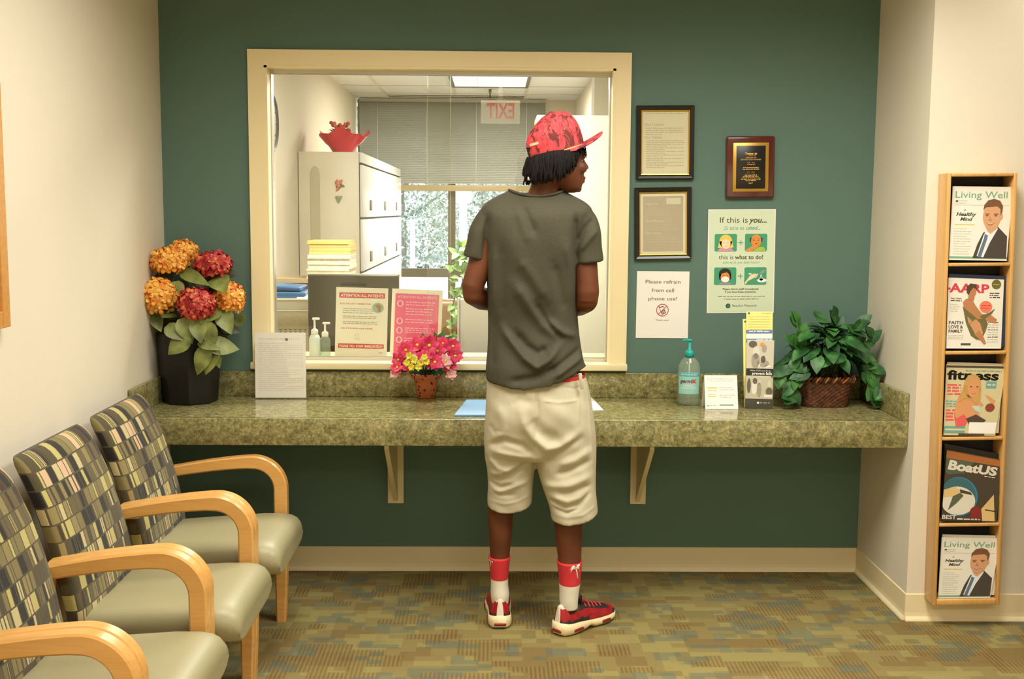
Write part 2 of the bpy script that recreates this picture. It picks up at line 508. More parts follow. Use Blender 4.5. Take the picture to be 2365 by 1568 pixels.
# ---- EXIT sign over the camera: seen as a reflection in the window glass
t = thing('exit_sign', 'lit exit sign with red letters, mirrored in the window glass above the cap', 'sign', (0.046, -4.95, 2.235))
b = MB(); b.rbox(-0.165, 0.165, -0.05, 0.0, 0.0, 0.19, 0.006, 2); b.build('housing', pm('exit_sign_face', (244, 230, 190), 0.5, emit=3.2), t)
p = Print(0.002); p.text('EXIT', 0, 0.043, 0, w=0.235, h=0.125, bold=0.02)
q = MB(); q.add([(-x, 0.0015 - (y - 0.002), z) for x, y, z in p.v], [f[::-1] for f in p.f][::1], 0, False)
q.build('letters', pm('exit_sign_red', (240, 60, 62), 0.5, emit=4.5), t)
b = MB(); b.box(-0.02, 0.02, -0.045, -0.01, 0.19, CEIL - 2.235); b.build('ceiling_mount', M_WHITE, t)


# ------------------------------------------------------------------ office behind the window
OXL, OXR, OYB = -1.25, 0.735, 5.80
PLX = at(1373, 200, Y=2.4).x
b = MB(); b.box(OXL - 0.1, 2.0, WT, OYB + 0.1, -0.1, 0); struct('floor_office', b, pm('office_carpet', (120, 108, 84), 0.95, spec=0.1))
b = MB(); b.box(OXL - 0.1, 2.0, WT, OYB + 0.1, OCEIL, CEIL + 0.1)
o = struct('ceiling_office', b, M_CEIL)
b = MB(); b.box(OXL - 0.1, OXL, WT, OYB, 0, OCEIL); struct('wall_office_left', b, M_OFFW)
b = MB(); b.box(OXR, OXR + 0.1, 2.6, OYB, 0, OCEIL); b.box(PLX, OXR + 0.1, 2.4, 2.6, 0, OCEIL); b.box(1.9, 2.0, WT, 2.6, 0, OCEIL); b.box(OXR + 0.1, 2.0, 2.5, 2.6, 0, OCEIL)
struct('wall_office_right', b, M_OFFW)
WX1 = 0.456
M_BRONZE = pm('bronze_window_frame', (92, 84, 56), 0.5)
b = MB(); b.box(WX1, OXR + 0.1, OYB, OYB + 0.1, 0, OCEIL); b.box(OXL - 0.1, WX1, OYB, OYB + 0.1, 0, 0.25)
struct('wall_office_back', b, M_OFFW)
# ceiling tile grid
M_GRID = pm('ceiling_grid', (206, 200, 182), 0.5)
b = MB()
for x in (-0.95, -0.345, 0.265):
    b.box(x - 0.011, x + 0.011, WT, OYB, OCEIL - 0.004, OCEIL)
for y in (2.0, 3.48, 4.7, 5.3): b.box(OXL, OXR, y - 0.011, y + 0.011, OCEIL - 0.0045, OCEIL)
struct('trim_1', b, M_GRID)
# recessed troffer in the office ceiling
tx0, tx1, ty0, ty1 = -0.334, 0.254, 3.52, 4.66
t = thing('ceiling_light', 'bright recessed fluorescent panel in the office ceiling beyond the glass', 'ceiling light', ((tx0 + tx1) / 2, (ty0 + ty1) / 2, OCEIL - 0.012))
hx, hy = (tx1 - tx0) / 2, (ty1 - ty0) / 2
b = MB()
for s_ in (-1, 1):
    b.box(s_ * hx - 0.012, s_ * hx + 0.012, -hy - 0.012, hy + 0.012, -0.006, 0.006)
    b.box(-hx, hx, s_ * hy - 0.012, s_ * hy + 0.012, -0.006, 0.006)
b.build('frame', pm('dark_light_frame', (92, 84, 70), 0.5), t)
b = MB(); b.box(-hx + 0.012, hx - 0.012, -hy + 0.012, hy - 0.012, 0.002, 0.006)
b.build('diffuser', pm('light_diffuser', (255, 250, 244), 0.5, emit=1.1), t)
b = MB()
for i in range(1, 3): b.box(-hx + hx * 2 * i / 3 - 0.002, -hx + hx * 2 * i / 3 + 0.002, -hy + 0.012, hy - 0.012, -0.001, 0.002)
for i in range(1, 8): b.box(-hx + 0.012, hx - 0.012, -hy + hy * 2 * i / 8 - 0.002, -hy + hy * 2 * i / 8 + 0.002, -0.001, 0.002)
b.build('louver', pm('louver_metal', (214, 212, 206), 0.4), t)
yv = at(912, 220, Z=OCEIL).y
t = thing('ceiling_vent', 'long slot air vent in the office ceiling above the blind', 'vent', (-0.34, min(yv, 5.55), OCEIL))
b = MB(); b.box(-0.60, 0.60, -0.035, 0.035, -0.012, -0.0055); b.build('frame', M_GRID, t)
b = MB(); b.box(-0.59, 0.59, -0.032, 0.03, -0.0135, -0.012); b.build('slot', M_BLACK, t)
sp = at(1132, 206, Z=OCEIL)
t = thing('fire_sprinkler', 'small fire sprinkler hanging from the office ceiling between light and vent', 'sprinkler', (sp.x, sp.y, OCEIL))
b = MB(); b.lathe([(0.012, 0), (0.012, -0.03), (0.006, -0.034), (0.006, -0.075)], 10); b.build('stem', pm('sprinkler_metal', (120, 112, 90), 0.35, 0.7), t)
b = MB(); b.lathe([(0.02, -0.075), (0.05, -0.078), (0.05, -0.081), (0.004, -0.082)], 12); b.build('deflector', MATS['sprinkler_metal'], t)

# outside window of the office
w2 = thing('window_2', None, None, (0, OYB + 0.03, 0)); w2['kind'] = 'structure'
mx = at(1043, 560, Y=OYB).x; tz = at(960, 629, Y=OYB).z
b = MB()
for x0, x1 in ((OXL, OXL + 0.05), (mx - 0.034, mx + 0.034), (WX1 - 0.05, WX1)): b.box(x0, x1, 0, 0.06, 0.25, OCEIL)
for z0, z1 in ((0.25, 0.30), (tz - 0.045, tz + 0.035), (OCEIL - 0.05, OCEIL)): b.box(OXL, WX1, 0.001, 0.058, z0, z1)
b.build('window_frame', M_BRONZE, w2)
for x0, x1 in ((OXL + 0.05, mx - 0.034), (mx + 0.034, WX1 - 0.05)):
    for z0, z1 in ((0.30, tz - 0.045), (tz + 0.035, OCEIL - 0.05)):
        b = MB(); b.box(x0, x1, 0.027, 0.033, z0, z1); b.build('glass_pane', M_GLASS, w2)

# blind
bz1 = OCEIL - 0.004; bz0 = at(1000, 441, Y=5.74).z
bl = thing('venetian_blind', 'grey venetian blind half lowered over the office window', 'blind', (0, 5.74, bz0))
M_SLAT = pm('grey_blind_slat', (176, 172, 156), 0.5)
bx0, bx1 = OXL + 0.03, WX1
b = MB(); n = 47; zt = bz1 - bz0 - 0.03
for i in range(n):
    z = 0.075 + (zt - 0.08) * i / (n - 1)
    a = math.radians(50); w2_ = 0.0128
    dy, dz = w2_ * math.cos(a), w2_ * math.sin(a)
    b.loft([[(x, -dy, z - dz), (x, 0.0015, z + 0.001), (x, dy, z + dz), (x, 0.0025, z)] for x in (bx0, bx1)], smooth=False)
b.build('slats', M_SLAT, bl)
b = MB(); b.box(bx0, bx1, -0.02, 0.025, zt, zt + 0.03); b.build('headrail', M_SLAT, bl)
b = MB(); b.rbox(bx0, bx1, -0.015, 0.015, 0, 0.055, 0.004, 2); b.box(bx0, bx1, -0.016, -0.014, 0.018, 0.022); b.box(bx0, bx1, -0.016, -0.014, 0.036, 0.039)
b.build('bottom_rail', pm('stacked_slats_tan', (176, 156, 112), 0.5), bl)
for px in (872, 986, 1100, 1216):
    x = at(px, 300, Y=5.73).x
    b = MB(); b.tube([(x, -0.014, 0.05), (x, -0.014, zt)], 0.0025, 6); b.build('ladder_cord', pm('pale_cord', (222, 226, 226), 0.6), bl)
xe = at(830, 300, Y=5.74).x
# filing cabinets along the office left wall
M_CAB = pm('cream_cabinet_steel', (218, 208, 182), 0.42, var=0.02, vscale=4)
M_CABF = pm('cabinet_front_steel', (226, 222, 212), 0.38)
M_SEAM = pm('dark_seam', (84, 78, 66), 0.7)
CFX, CY0, CUW, CHT = -0.86, 2.65, 1.0, 1.862
labs = ('nearest of the tall cream filing cabinets on the office left wall', 'tall cream filing cabinet between the nearest one and the one by the blind', 'tall cream filing cabinet farthest from the glass, next to the blind')
for i in range(3):
    t = thing('filing_cabinet', labs[i], 'filing cabinet', (CFX, CY0 + CUW * i, 0), group='filing cabinets in the office')
    b = MB(); b.rbox(OXL - CFX + 0.004, 0, 0.002, CUW - 0.002, 0, CHT, 0.004, 2)
    b.build('body', M_CAB, t)
    b = MB(); b.box(0.0, 0.0016, 0.0, CUW, 0.04, CHT - 0.006); b.build('dark_recess', M_SEAM, t)
    b = MB(); b.box(0.0017, 0.014, 0.004, CUW - 0.004, CHT - 0.065, CHT - 0.002); b.build('top_rail', M_CABF, t)
    for z1_ in (0.07 + 0.345 * q for q in range(5)):
        d_ = None
        b = MB(); b.rbox(0.0017, 0.020, 0.007, CUW - 0.007, z1_, z1_ + 0.332, 0.003, 2); d_ = b.build('drawer', M_CABF, t)
        b = MB(); b.rbox(0.020, 0.026, 0.42, 0.53, z1_ + 0.045, z1_ + 0.115, 0.002, 1); b.build('label_holder', pm('label_holder_steel', (126, 116, 96), 0.5), d_)
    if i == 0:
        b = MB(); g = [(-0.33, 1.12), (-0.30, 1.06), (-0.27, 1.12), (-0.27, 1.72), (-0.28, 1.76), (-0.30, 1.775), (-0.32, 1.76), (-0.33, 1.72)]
        b.prism([(x + 0.02, z) for x, z in g], -0.003, 0.002); b.build('darker_strip', pm('cabinet_darker_strip', (190, 180, 148), 0.5), t)  # slightly darker upright strip laid on the cabinet side
# ornament hanging on the cabinet side
c = at(783, 438, Y=CY0)
t = thing('hanging_ornament', 'small flowery ornament hung on the side of the nearest filing cabinet', 'ornament', (c.x, CY0 - 0.004, c.z))
b = MB()
for k in range(14):
    r = random.Random(k); b.ball((r.uniform(-0.018, 0.018), -0.006, 0.03 + r.uniform(-0.035, 0.03)), 0.0085, 0, 8, 6)
b.build('flowers', pm('ornament_pink', (204, 120, 92), 0.7, var=0.25, vscale=90), t)
b = MB()
for k in range(12):
    r = random.Random(k + 50); b.leaf((r.uniform(-0.012, 0.012), -0.005, 0.03), (r.uniform(-1, 1), 0, r.uniform(-1, 1)), (0, -1, 0), 0.03, 0.014)
b.build('leaves', pm('ornament_leaf', (104, 104, 56), 0.7), t)
b = MB(); b.prism([(-0.022, -0.04), (0.022, -0.04), (0.012, -0.062), (0.003, -0.08), (-0.003, -0.08), (-0.012, -0.062)], -0.01, -0.002); b.build('pot_shape', pm('ornament_teal', (136, 142, 112), 0.7), t)
# wrapped flower basket on top of the cabinets
c = at(838, 350, Y=2.95)
t = thing('wrapped_flower_basket', 'flower basket in red cellophane on top of the filing cabinets', 'flowers', (-1.0, 2.95, CHT))
b = MB(); b.lathe([(0.06, 0.0), (0.075, 0.05), (0.09, 0.1), (0.08, 0.1), (0.06, 0.02)], 18); b.build('basket', pm('basket_straw', (170, 134, 90), 0.8), t)
b = MB(); nn = 40; rings = []
for q, (r, z) in enumerate(((0.06, 0.005), (0.09, 0.05), (0.12, 0.095), (0.155, 0.135))):
    rings.append([(r * (1 + 0.1 * (q > 1) * math.sin(5 * a + 1)) * math.cos(a) * 1.05, r * math.sin(a), z + (0.02 * math.sin(3 * a) + 0.012 * math.sin(7 * a)) * (q > 1)) for a in (2 * PI * j / nn for j in range(nn))])
b.loft(rings, 0, False, False); b.build('cellophane', pm('red_cellophane', (224, 60, 76), 0.2, spec=0.8), t)
b = MB()
for k in range(26):
    r = random.Random(k); a = r.uniform(0, 6.28); q = r.uniform(0, 0.07); b.ball((q * math.cos(a) - 0.02, q * math.sin(a), 0.17 + r.uniform(-0.02, 0.035)), 0.013, 0, 8, 6)
b.build('blooms', pm('basket_blooms', (206, 104, 88), 0.7, var=0.3, vscale=60), t)
b = MB()
for k in range(34):
    r = random.Random(k + 9); a = r.uniform(0, 6.28); b.leaf((-0.02, 0, 0.11), (math.cos(a), math.sin(a), r.uniform(0.3, 1.4)), (0, 0, 1), r.uniform(0.06, 0.1), 0.03)
b.build('leaves', pm('dark_leaf_plain', (70, 82, 40), 0.6), t)
# wall clock
t = thing('wall_clock', 'round white wall clock on the office left wall, half hidden by the window frame', 'clock', (OXL, 1.72, at(628, 287, X=OXL).z), (0, 0, 0))
Rm = Matrix.Rotation(PI / 2, 4, 'Y')
b = MB(); b.lathe([(0.160, 0.0), (0.160, 0.028), (0.150, 0.034), (0.145, 0.02)], 48, T=Rm); b.build('rim', pm('clock_rim', (86, 82, 74), 0.4), t)
b = MB(); b.lathe([(0.146, 0.0), (0.146, 0.021)], 48, T=Rm)
b.build('face', pm('clock_face', (240, 238, 228), 0.5), t)
b = MB()
for k in range(12):
    a = 2 * PI * k / 12
    b.box(0.0215, 0.0225, -0.003, 0.003, 0.115, 0.135, T=Matrix.Rotation(a, 4, 'X'))
b.build('dial_marking', M_BLACK, t)
for a, l in ((0.6, 0.075), (2.4, 0.11)):
    b = MB(); b.box(0.0225, 0.024, -0.003, 0.003, -0.01, l, T=Matrix.Rotation(a, 4, 'X')); b.build('hand', M_BLACK, t)

# ---- furniture seen just inside the glass
M_DESK = pm('desk_laminate', (186, 168, 128), 0.4)
t = thing('reception_shelf', 'cream inner shelf along the office side of the window', 'shelf', (0, 0, 0))
b = MB(); b.rbox(OXL + 0.005, 0.8, WT + 0.032, 0.42, 0.842, 0.868, 0.004, 2); b.build('board', pm('shelf_board', (226, 210, 166), 0.4), t)
for x in (-1.1, -0.2, 0.7):
    b = MB(); b.box(x - 0.012, x + 0.012, WT + 0.035, 0.40, 0.60, 0.8415); b.build('support', M_DESK, t)
SH = 0.868
t = thing('office_desk', 'office desk behind the reception window', 'desk', (0, 0, 0))
b = MB(); b.rbox(OXL + 0.005, -0.33, 0.45, 1.35, 0.71, 0.745, 0.006, 2); b.build('desktop', M_DESK, t)
for x, y in ((-1.2, 0.5), (-0.38, 0.5), (-1.2, 1.3), (-0.38, 1.3)):
    b = MB(); b.box(x - 0.025, x + 0.025, y - 0.025, y + 0.025, 0.0, 0.7095); b.build('leg', M_DESK, t)
# monitor back
m0 = at(710, 634, Y=0.62); m1 = at(921, 639, Y=0.62)
mc = (m0.x + m1.x) / 2; mw = m1.x - m0.x
t = thing('computer_monitor', 'dark back of a computer monitor behind the two notices', 'monitor', (mc, 0.62, 0.745))
M_MON = pm('monitor_back_plastic', (72, 66, 48), 0.3)
mh = m0.z - 0.745
b = MB(); b.rbox(-mw / 2, mw / 2, 0.0, 0.045, mh - 0.36, mh, 0.008, 3); b.build('case', M_MON, t)
b = MB(); b.rbox(-mw / 2 - 0.001, mw / 2 + 0.001, 0.012, 0.05, mh - 0.008, mh + 0.003, 0.003, 2); b.build('bezel', pm('monitor_bezel', (150, 142, 116), 0.35), t)
b = MB(); b.rbox(-0.055, 0.06, -0.003, 0.003, mh - 0.05, mh - 0.035, 0.004, 2); b.build('vent', M_BLACK, t)
b = MB(); b.rbox(-0.06, 0.06, -0.03, 0.002, 0.05, mh - 0.12, 0.012, 3); b.build('stand', pm('monitor_stand', (40, 38, 32), 0.4), t)
b = MB(); b.rbox(-0.13, 0.13, -0.12, 0.12, 0.0, 0.018, 0.008, 2); b.build('foot', MATS['monitor_stand'], t)
# printer
t = thing('desktop_printer', 'beige desktop printer partly hidden by the left window frame', 'printer', (-1.03, 0.95, 0.745))
M_PRN = pm('printer_beige', (206, 198, 176), 0.45)
M_PRD = pm('printer_tray', (172, 160, 128), 0.5)
pz = at(660, 690, Y=0.95).z - 0.745
b = MB(); b.rbox(-0.215, 0.19, 0.0, 0.32, 0.0, pz, 0.012, 3); b.build('case', M_PRN, t)
b = MB(); b.rbox(-0.215, 0.19, -0.012, 0.004, pz - 0.15, pz - 0.055, 0.004, 2); b.build('front_panel', M_PRD, t)
b = MB(); b.box(-0.05, 0.18, -0.014, -0.012, pz - 0.058, pz - 0.055); b.box(-0.2, 0.18, -0.014, -0.0, pz - 0.005, pz + 0.002); b.build('trim_line', pm('printer_line', (240, 236, 220), 0.4), t)
b = MB()
for i in range(9):
    for j in range(8):
        b.box(-0.05 + i * 0.024, -0.05 + i * 0.024 + 0.012, -0.003, 0.002, 0.05 + j * 0.016, 0.05 + j * 0.016 + 0.009)
b.build('vent_grille', pm('grille_dark', (112, 102, 78), 0.6), t)
t = thing('blue_binder', 'blue binders lying on top of the beige printer', 'binder', (-1.03, 1.05, 0.745 + pz + 0.001))
M_BLUE = pm('binder_blue', (58, 104, 150), 0.25)
b = MB(); b.rbox(-0.2, 0.105, -0.1, 0.12, 0.0, 0.032, 0.008, 3); b.build('cover', M_BLUE, t)
b = MB(); b.rbox(-0.2, 0.075, -0.09, 0.13, 0.034, 0.056, 0.008, 3, T=TR(0, 0, 0.004, ry=0.05)); b.build('flap', M_BLUE, t)
b = MB(); b.rbox(0.06, 0.17, -0.10, 0.1, 0.0, 0.012, 0.003, 2); b.build('page_block', M_WHITE, t)
# low bookcase with stacked papers and manila folders
t = thing('low_bookcase', 'low cream bookcase against the office left wall behind the printer', 'bookcase', (-0.93, 1.75, 0))
b = MB()
for x0, x1 in ((-0.30, -0.275), (0.15, 0.175)): b.box(x0, x1, -0.16, 0.16, 0, 1.12)
b.build('side_panel', M_DESK, t)
for z in (0.03, 0.38, 0.74, 1.098):
    b = MB(); b.box(-0.2749, 0.1499, -0.158, 0.158, z, z + 0.022); b.build('shelf', M_DESK, t)
b = MB(); b.box(-0.2999, 0.1749, 0.1605, 0.168, 0, 1.12); b.build('back_panel', M_DESK, t)
def paper_stack(name, label, z0, h, mat, x, y, w, d, n, seed):
    o_ = MB(); r = random.Random(seed)
    for k in range(n):
        za, zb = z0 + h * k / n, z0 + h * (k + 0.94) / n
        dx, dy = r.uniform(-0.007, 0.007), r.uniform(-0.007, 0.004)
        o_.box(x - w / 2 + dx, x + w / 2 + dx, y - d / 2 + dy, y + d / 2 + dy, za, zb)
    ob = o_.build(name, mat); tag(ob, label, 'paper stack', 'paper stacks on the low bookcase'); return ob
s0, s1 = at(758, 632, Y=1.62).z, at(758, 588, Y=1.62).z
PX0, PX1 = at(710, 600, Y=1.62).x, at(808, 600, Y=1.62).x
bxz = 1.1205
paper_stack('paper_stack', 'stack of white paper under the manila folders, behind the monitor', bxz, s1 - bxz, pm('stack_paper', (238, 228, 204), 0.6, var=0.05, vscale=50), (PX0 + PX1) / 2, 1.75, PX1 - PX0, 0.28, 12, 3)
paper_stack('folder_stack', 'yellow manila folders on top of the white paper stack', s1 + 0.0005, at(758, 556, Y=1.62).z - s1, pm('manila', (238, 200, 118), 0.6), (PX0 + PX1) / 2 + 0.004, 1.755, (PX1 - PX0) * 0.97, 0.27, 4, 5)
# tall white storage panel and lower grey one
SCY = 1.75
a0 = at(1240, 265, Y=SCY)
t = thing('storage_cabinet', 'tall plain cream storage cabinet just inside the glass behind the cap', 'cabinet', (a0.x, SCY, 0))
b = MB(); b.rbox(0, 0.52, 0.0, 0.40, 0, a0.z, 0.004, 2); b.build('body', pm('cabinet_cream', (244, 236, 206), 0.5), t)
b = MB(); b.box(0.5205, 0.526, 0.01, 0.39, 0.05, a0.z - 0.01); b.build('door', MATS['cabinet_cream'], t)
a1 = at(1062, 690, Y=0.70)
t = thing('desk_divider', 'grey fabric desk divider at elbow height left of the cream cabinet', 'divider', (a1.x, 0.70, 0))
b = MB(); b.rbox(0, 0.42, 0.0, 0.045, 0, a1.z, 0.006, 2); b.build('panel', pm('divider_fabric', (196, 190, 176), 0.8), t)
b = MB(); b.rbox(-0.012, -0.0005, -0.002, 0.047, 0, a1.z + 0.004, 0.003, 2); b.build('end_post', M_ALU, t)
# brown chair back showing between notice and divider
c = at(1037, 830, Y=1.40)
t = thing('office_chair', 'brown leather chair back between the pink notice and the divider', 'office chair', (c.x, 1.45, 0))
M_LEA = pm('brown_leather', (128, 90, 52), 0.35)
zt_ = at(1037, 692, Y=1.40).z
b = MB(); b.rbox(-0.10, 0.055, -0.05, 0.05, 0.52, zt_, 0.04, 4); b.build('backrest', M_LEA, t)
b = MB(); b.rbox(-0.25, 0.2, 0.0, 0.45, 0.42, 0.51, 0.035, 4); b.build('seat', M_LEA, t)
b = MB(); b.lathe([(0.03, 0.09), (0.03, 0.419)], 12, T=TR(-0.02, 0.2)); b.build('post', M_BLACK, t)
b = MB()
for k in range(5):
    a = 2 * PI * k / 5; b.tube([(-0.02, 0.2, 0.1), (-0.02 + 0.26 * math.cos(a), 0.2 + 0.26 * math.sin(a), 0.05)], [0.025, 0.018], 8)
    b.ball((-0.02 + 0.27 * math.cos(a), 0.2 + 0.27 * math.sin(a), 0.027), 0.027, 0, 10, 8)
b.build('base', M_BLACK, t)
# vine plant
c0 = at(1047, 740, Y=0.95)
ps = thing('plant_stand', 'slim dark stand under the vine plant behind the divider', 'stand', (c0.x, 0.98, 0))
b = MB(); b.lathe([(0.09, 0.722), (0.095, 0.728), (0.095, 0.744), (0.0, 0.7445)], 24, cap1=False); b.build('top', M_MON, ps)
b = MB(); b.lathe([(0.018, 0.02), (0.018, 0.7215)], 12); b.build('post', M_MON, ps)
b = MB(); b.lathe([(0.12, 0.0), (0.12, 0.012), (0.03, 0.0195)], 24); b.build('base', M_MON, ps)
t = thing('trailing_vine', 'pale green vine plant climbing beside the window mullion, left of the elbow', 'plant', (c0.x, 0.98, 0.745))
b = MB(); b.lathe([(0.05, 0), (0.07, 0.11), (0.075, 0.13), (0.066, 0.13), (0.05, 0.02)], 20); b.build('pot', pm('plant_pot_grey', (150, 140, 120), 0.5), t)
b = MB(); lf = MB(); L0 = Vector((c0.x, 0.98, 0.745))
pts = [at(px, py, Y=0.96) - L0 for px, py in ((1047, 760), (1042, 720), (1052, 680), (1040, 640), (1050, 600), (1062, 568), (1072, 575), (1078, 600))]
pts[0] = Vector((0, 0, 0.11))
b.tube(pts, 0.003, 6)
pts2 = [Vector((0.01, 0, 0.11))] + [at(px, py, Y=0.97) - L0 for px, py in ((1062, 720), (1058, 690), (1068, 650), (1066, 620), (1078, 590))]
b.tube(pts2, 0.003, 6); b.build('stem', pm('vine_stem', (96, 122, 62), 0.6), t)
rv = random.Random(5)
for P_ in (pts, pts2):
    for i in range(len(P_) - 1):
        for q in range(5):
            c = P_[i].lerp(P_[i + 1], rv.random())
            lf.leaf(c, (rv.uniform(-1, 1), rv.uniform(-0.6, 0.3), rv.uniform(-0.7, 0.7)), (0, -1, 0.6), rv.uniform(0.03, 0.055), rv.uniform(0.022, 0.036), heart=0.15)
lf.build('leaves', pm('vine_leaf', (150, 186, 110), 0.45, var=0.15, vscale=25), t)

# ---- outside the office window
M_ROOF = pm('white_flat_roof', (226, 226, 226), 0.8)
GZ = -4.6
b = MB(); b.box(-80, 80, 12, 260, GZ - 0.1, GZ); struct('ground', b, pm('asphalt', (150, 152, 150), 0.9, var=0.1, vscale=0.2))
t = thing('neighbour_roof', 'low white flat roof just outside the office window', 'roof', (0, 7.4, 0))
b = MB(); b.box(-9, 9, 0, 4.2, 0.1, 0.42); b.build('roof_deck', M_ROOF, t)
b = MB(); b.box(-9, 9, 4.2, 4.45, 0.1, 0.62); b.build('parapet', M_ROOF, t)
b = MB(); b.box(-9, 9, 0, 4.45, GZ, 0.0995); b.build('wall', M_OFFW, t)
M_TREE = pm('tree_foliage', (132, 144, 132), 0.8, var=0.25, vscale=1.2)
M_MOSS = pm('moss_foliage', (176, 176, 168), 0.9, var=0.2, vscale=1.2)
M_BARK = pm('tree_bark', (112, 104, 92), 0.9)
def tree(x, y, h, r, mat, label, seed):
    rr = random.Random(seed)
    t = thing('tree', label, 'tree', (x, y, GZ), group='trees outside the office window')
    b = MB(); b.tube([(0, 0, 0), (0.1, 0, h * 0.3), (-0.1, 0, h * 0.65), (0.1, 0, h * 0.9)], [0.4, 0.32, 0.22, 0.08], 10)
    for k in range(6):
        a = rr.uniform(0, 6.28); z = h * rr.uniform(0.35, 0.7); b.tube([(0, 0, z), (r * 0.4 * math.cos(a), r * 0.4 * math.sin(a), z + 1), (r * 0.8 * math.cos(a), r * 0.8 * math.sin(a), z + 2.2)], [0.16, 0.1, 0.04], 6)
    b.build('trunk', M_BARK, t)
    b = MB()
    for k in range(6500):
        a = rr.uniform(0, 6.28); q = r * rr.random() ** 0.4; z = h * (0.12 + 0.88 * rr.random())
        s_ = rr.uniform(0.09, 0.24); c = Vector((q * math.cos(a), q * math.sin(a), z)); u_ = Vector((rr.uniform(-1, 1), rr.uniform(-1, 1), rr.uniform(-1, 1))).normalized(); v_ = u_.orthogonal().normalized(); w_ = u_.cross(v_) * 0.3
        b.add([c + u_ * s_, c + v_ * s_ * 0.6 + w_ * s_, c - u_ * s_, c - v_ * s_ * 0.6 + w_ * s_], [(0, 1, 2), (0, 2, 3)], 0, True)
    b.build('foliage', mat, t)
tree(-6.8, 78, 15, 5.0, M_TREE, 'green tree outside the office window left of the white utility pole', 1)
tree(-1.2, 100, 16, 5.5, M_MOSS, 'grey mossy tree outside the office window right of the white utility pole', 2)
tree(2.6, 70, 14, 5.0, M_TREE, 'tree outside the office window right of the dark mullion', 3)
tree(-18.5, 90, 15, 6.0, M_MOSS, 'mossy tree outside, mostly behind the filing cabinets', 4)
tree(-1.0, 140, 20, 9.0, M_TREE, 'far tree behind the parked vehicles outside', 6)
c = at(953, 610, Y=60)
t = thing('utility_pole', 'white utility pole outside the office window', 'pole', (c.x, 60, GZ))
b = MB(); b.tube([(0, 0, 0), (0, 0, at(953, 512, Y=60).z - GZ)], [0.17, 0.13], 12); b.build('shaft', pm('pole_white', (214, 210, 204), 0.7), t)
b = MB(); b.rbox(-0.2, 0.2, -0.2, 0.2, at(953, 512, Y=60).z - GZ, at(953, 512, Y=60).z - GZ + 0.12, 0.03, 2); b.build('cap', MATS['pole_white'], t)
def car(x, y, label, colr, nm):
    t = thing(nm, label, 'car', (x, y, GZ), (0, 0, 0.5), 'parked vehicles outside')
    b = MB(); b.rbox(-2.1, 2.1, -0.85, 0.85, 0.35, 0.95, 0.18, 3); b.build('body', colr, t)
    b = MB(); b.loft([[(-1.6, -0.75, 0.94), (1.0, -0.75, 0.94), (1.0, 0.75, 0.94), (-1.6, 0.75, 0.94)], [(-1.3, -0.65, 1.5), (0.5, -0.65, 1.5), (0.5, 0.65, 1.5), (-1.3, 0.65, 1.5)]], smooth=False); b.build('cabin', pm('car_glass', (120, 132, 146), 0.15), t)
    b = MB(); b.rbox(-1.35, 0.55, -0.68, 0.68, 1.5, 1.56, 0.025, 2); b.build('roof', colr, t)
    for wx in (-1.3, 1.3):
        for wy in (-0.86, 0.86):
            b = MB(); b.lathe([(0.32, -0.1), (0.33, 0), (0.32, 0.1)], 18, T=TR(wx, wy * 0.93, 0.33, rx=PI / 2)); b.build('wheel', M_BLACK, t)
car(at(1003, 600, Y=112).x, 112, 'white car parked outside below the trees, nearer of the two', pm('car_white', (226, 228, 232), 0.3), 'parked_car')
car(at(1030, 590, Y=122).x, 122, 'silver car parked outside next to the mullion, farther of the two', pm('car_silver', (176, 180, 190), 0.3), 'parked_car')
c = at(1070, 452, Y=48)
t = thing('street_sign', 'white boxy street sign on a post outside, right of the mullion', 'sign', (c.x, 48, GZ))
b = MB(); b.rbox(-0.42, 0.42, -0.12, 0.12, c.z - GZ - 0.32, c.z - GZ + 0.2, 0.06, 3); b.build('sign_box', pm('sign_white', (236, 234, 238), 0.5), t)
b = MB(); b.tube([(0, 0, 0), (0, 0, c.z - GZ - 0.32)], 0.18, 10); b.build('post', MATS['pole_white'], t)


# ------------------------------------------------------------------ things hung on the teal wall
def ink(name, c, rough=0.6): return pm('ink_' + name, c, rough)


I_GREY, I_LGREY, I_BROWN, I_RED, I_DARK, I_WHITE = ink('grey', (140, 136, 128)), ink('light_grey', (196, 190, 176)), ink('brown', (104, 84, 64)), ink('red', (214, 60, 62)), ink('dark', (34, 32, 30)), ink('white', (250, 246, 238))


def wall_item(name, label, cat, tl, tr_, br, bl, group=None, y=-0.001):
    """an empty at the middle of a sheet on the back wall, from the four corners seen in the photograph"""
    P_ = [at(*q, Y=y) for q in (tl, tr_, br, bl)]
    c = sum(P_, Vector()) / 4
    w = ((P_[1] - P_[0]).length + (P_[2] - P_[3]).length) / 2
    h = ((P_[0] - P_[3]).length + (P_[1] - P_[2]).length) / 2
    top = P_[1] - P_[0]; bot = P_[2] - P_[3]; a = math.atan2(top.z + bot.z, top.x + bot.x)
    return thing(name, label, cat, (c.x, y, c.z), (0, -a, 0), group), w, h


M_FRAME = pm('black_frame_lacquer', (38, 32, 26), 0.3)
M_GOLD = pm('gold_fillet', (206, 160, 64), 0.3, 0.7)


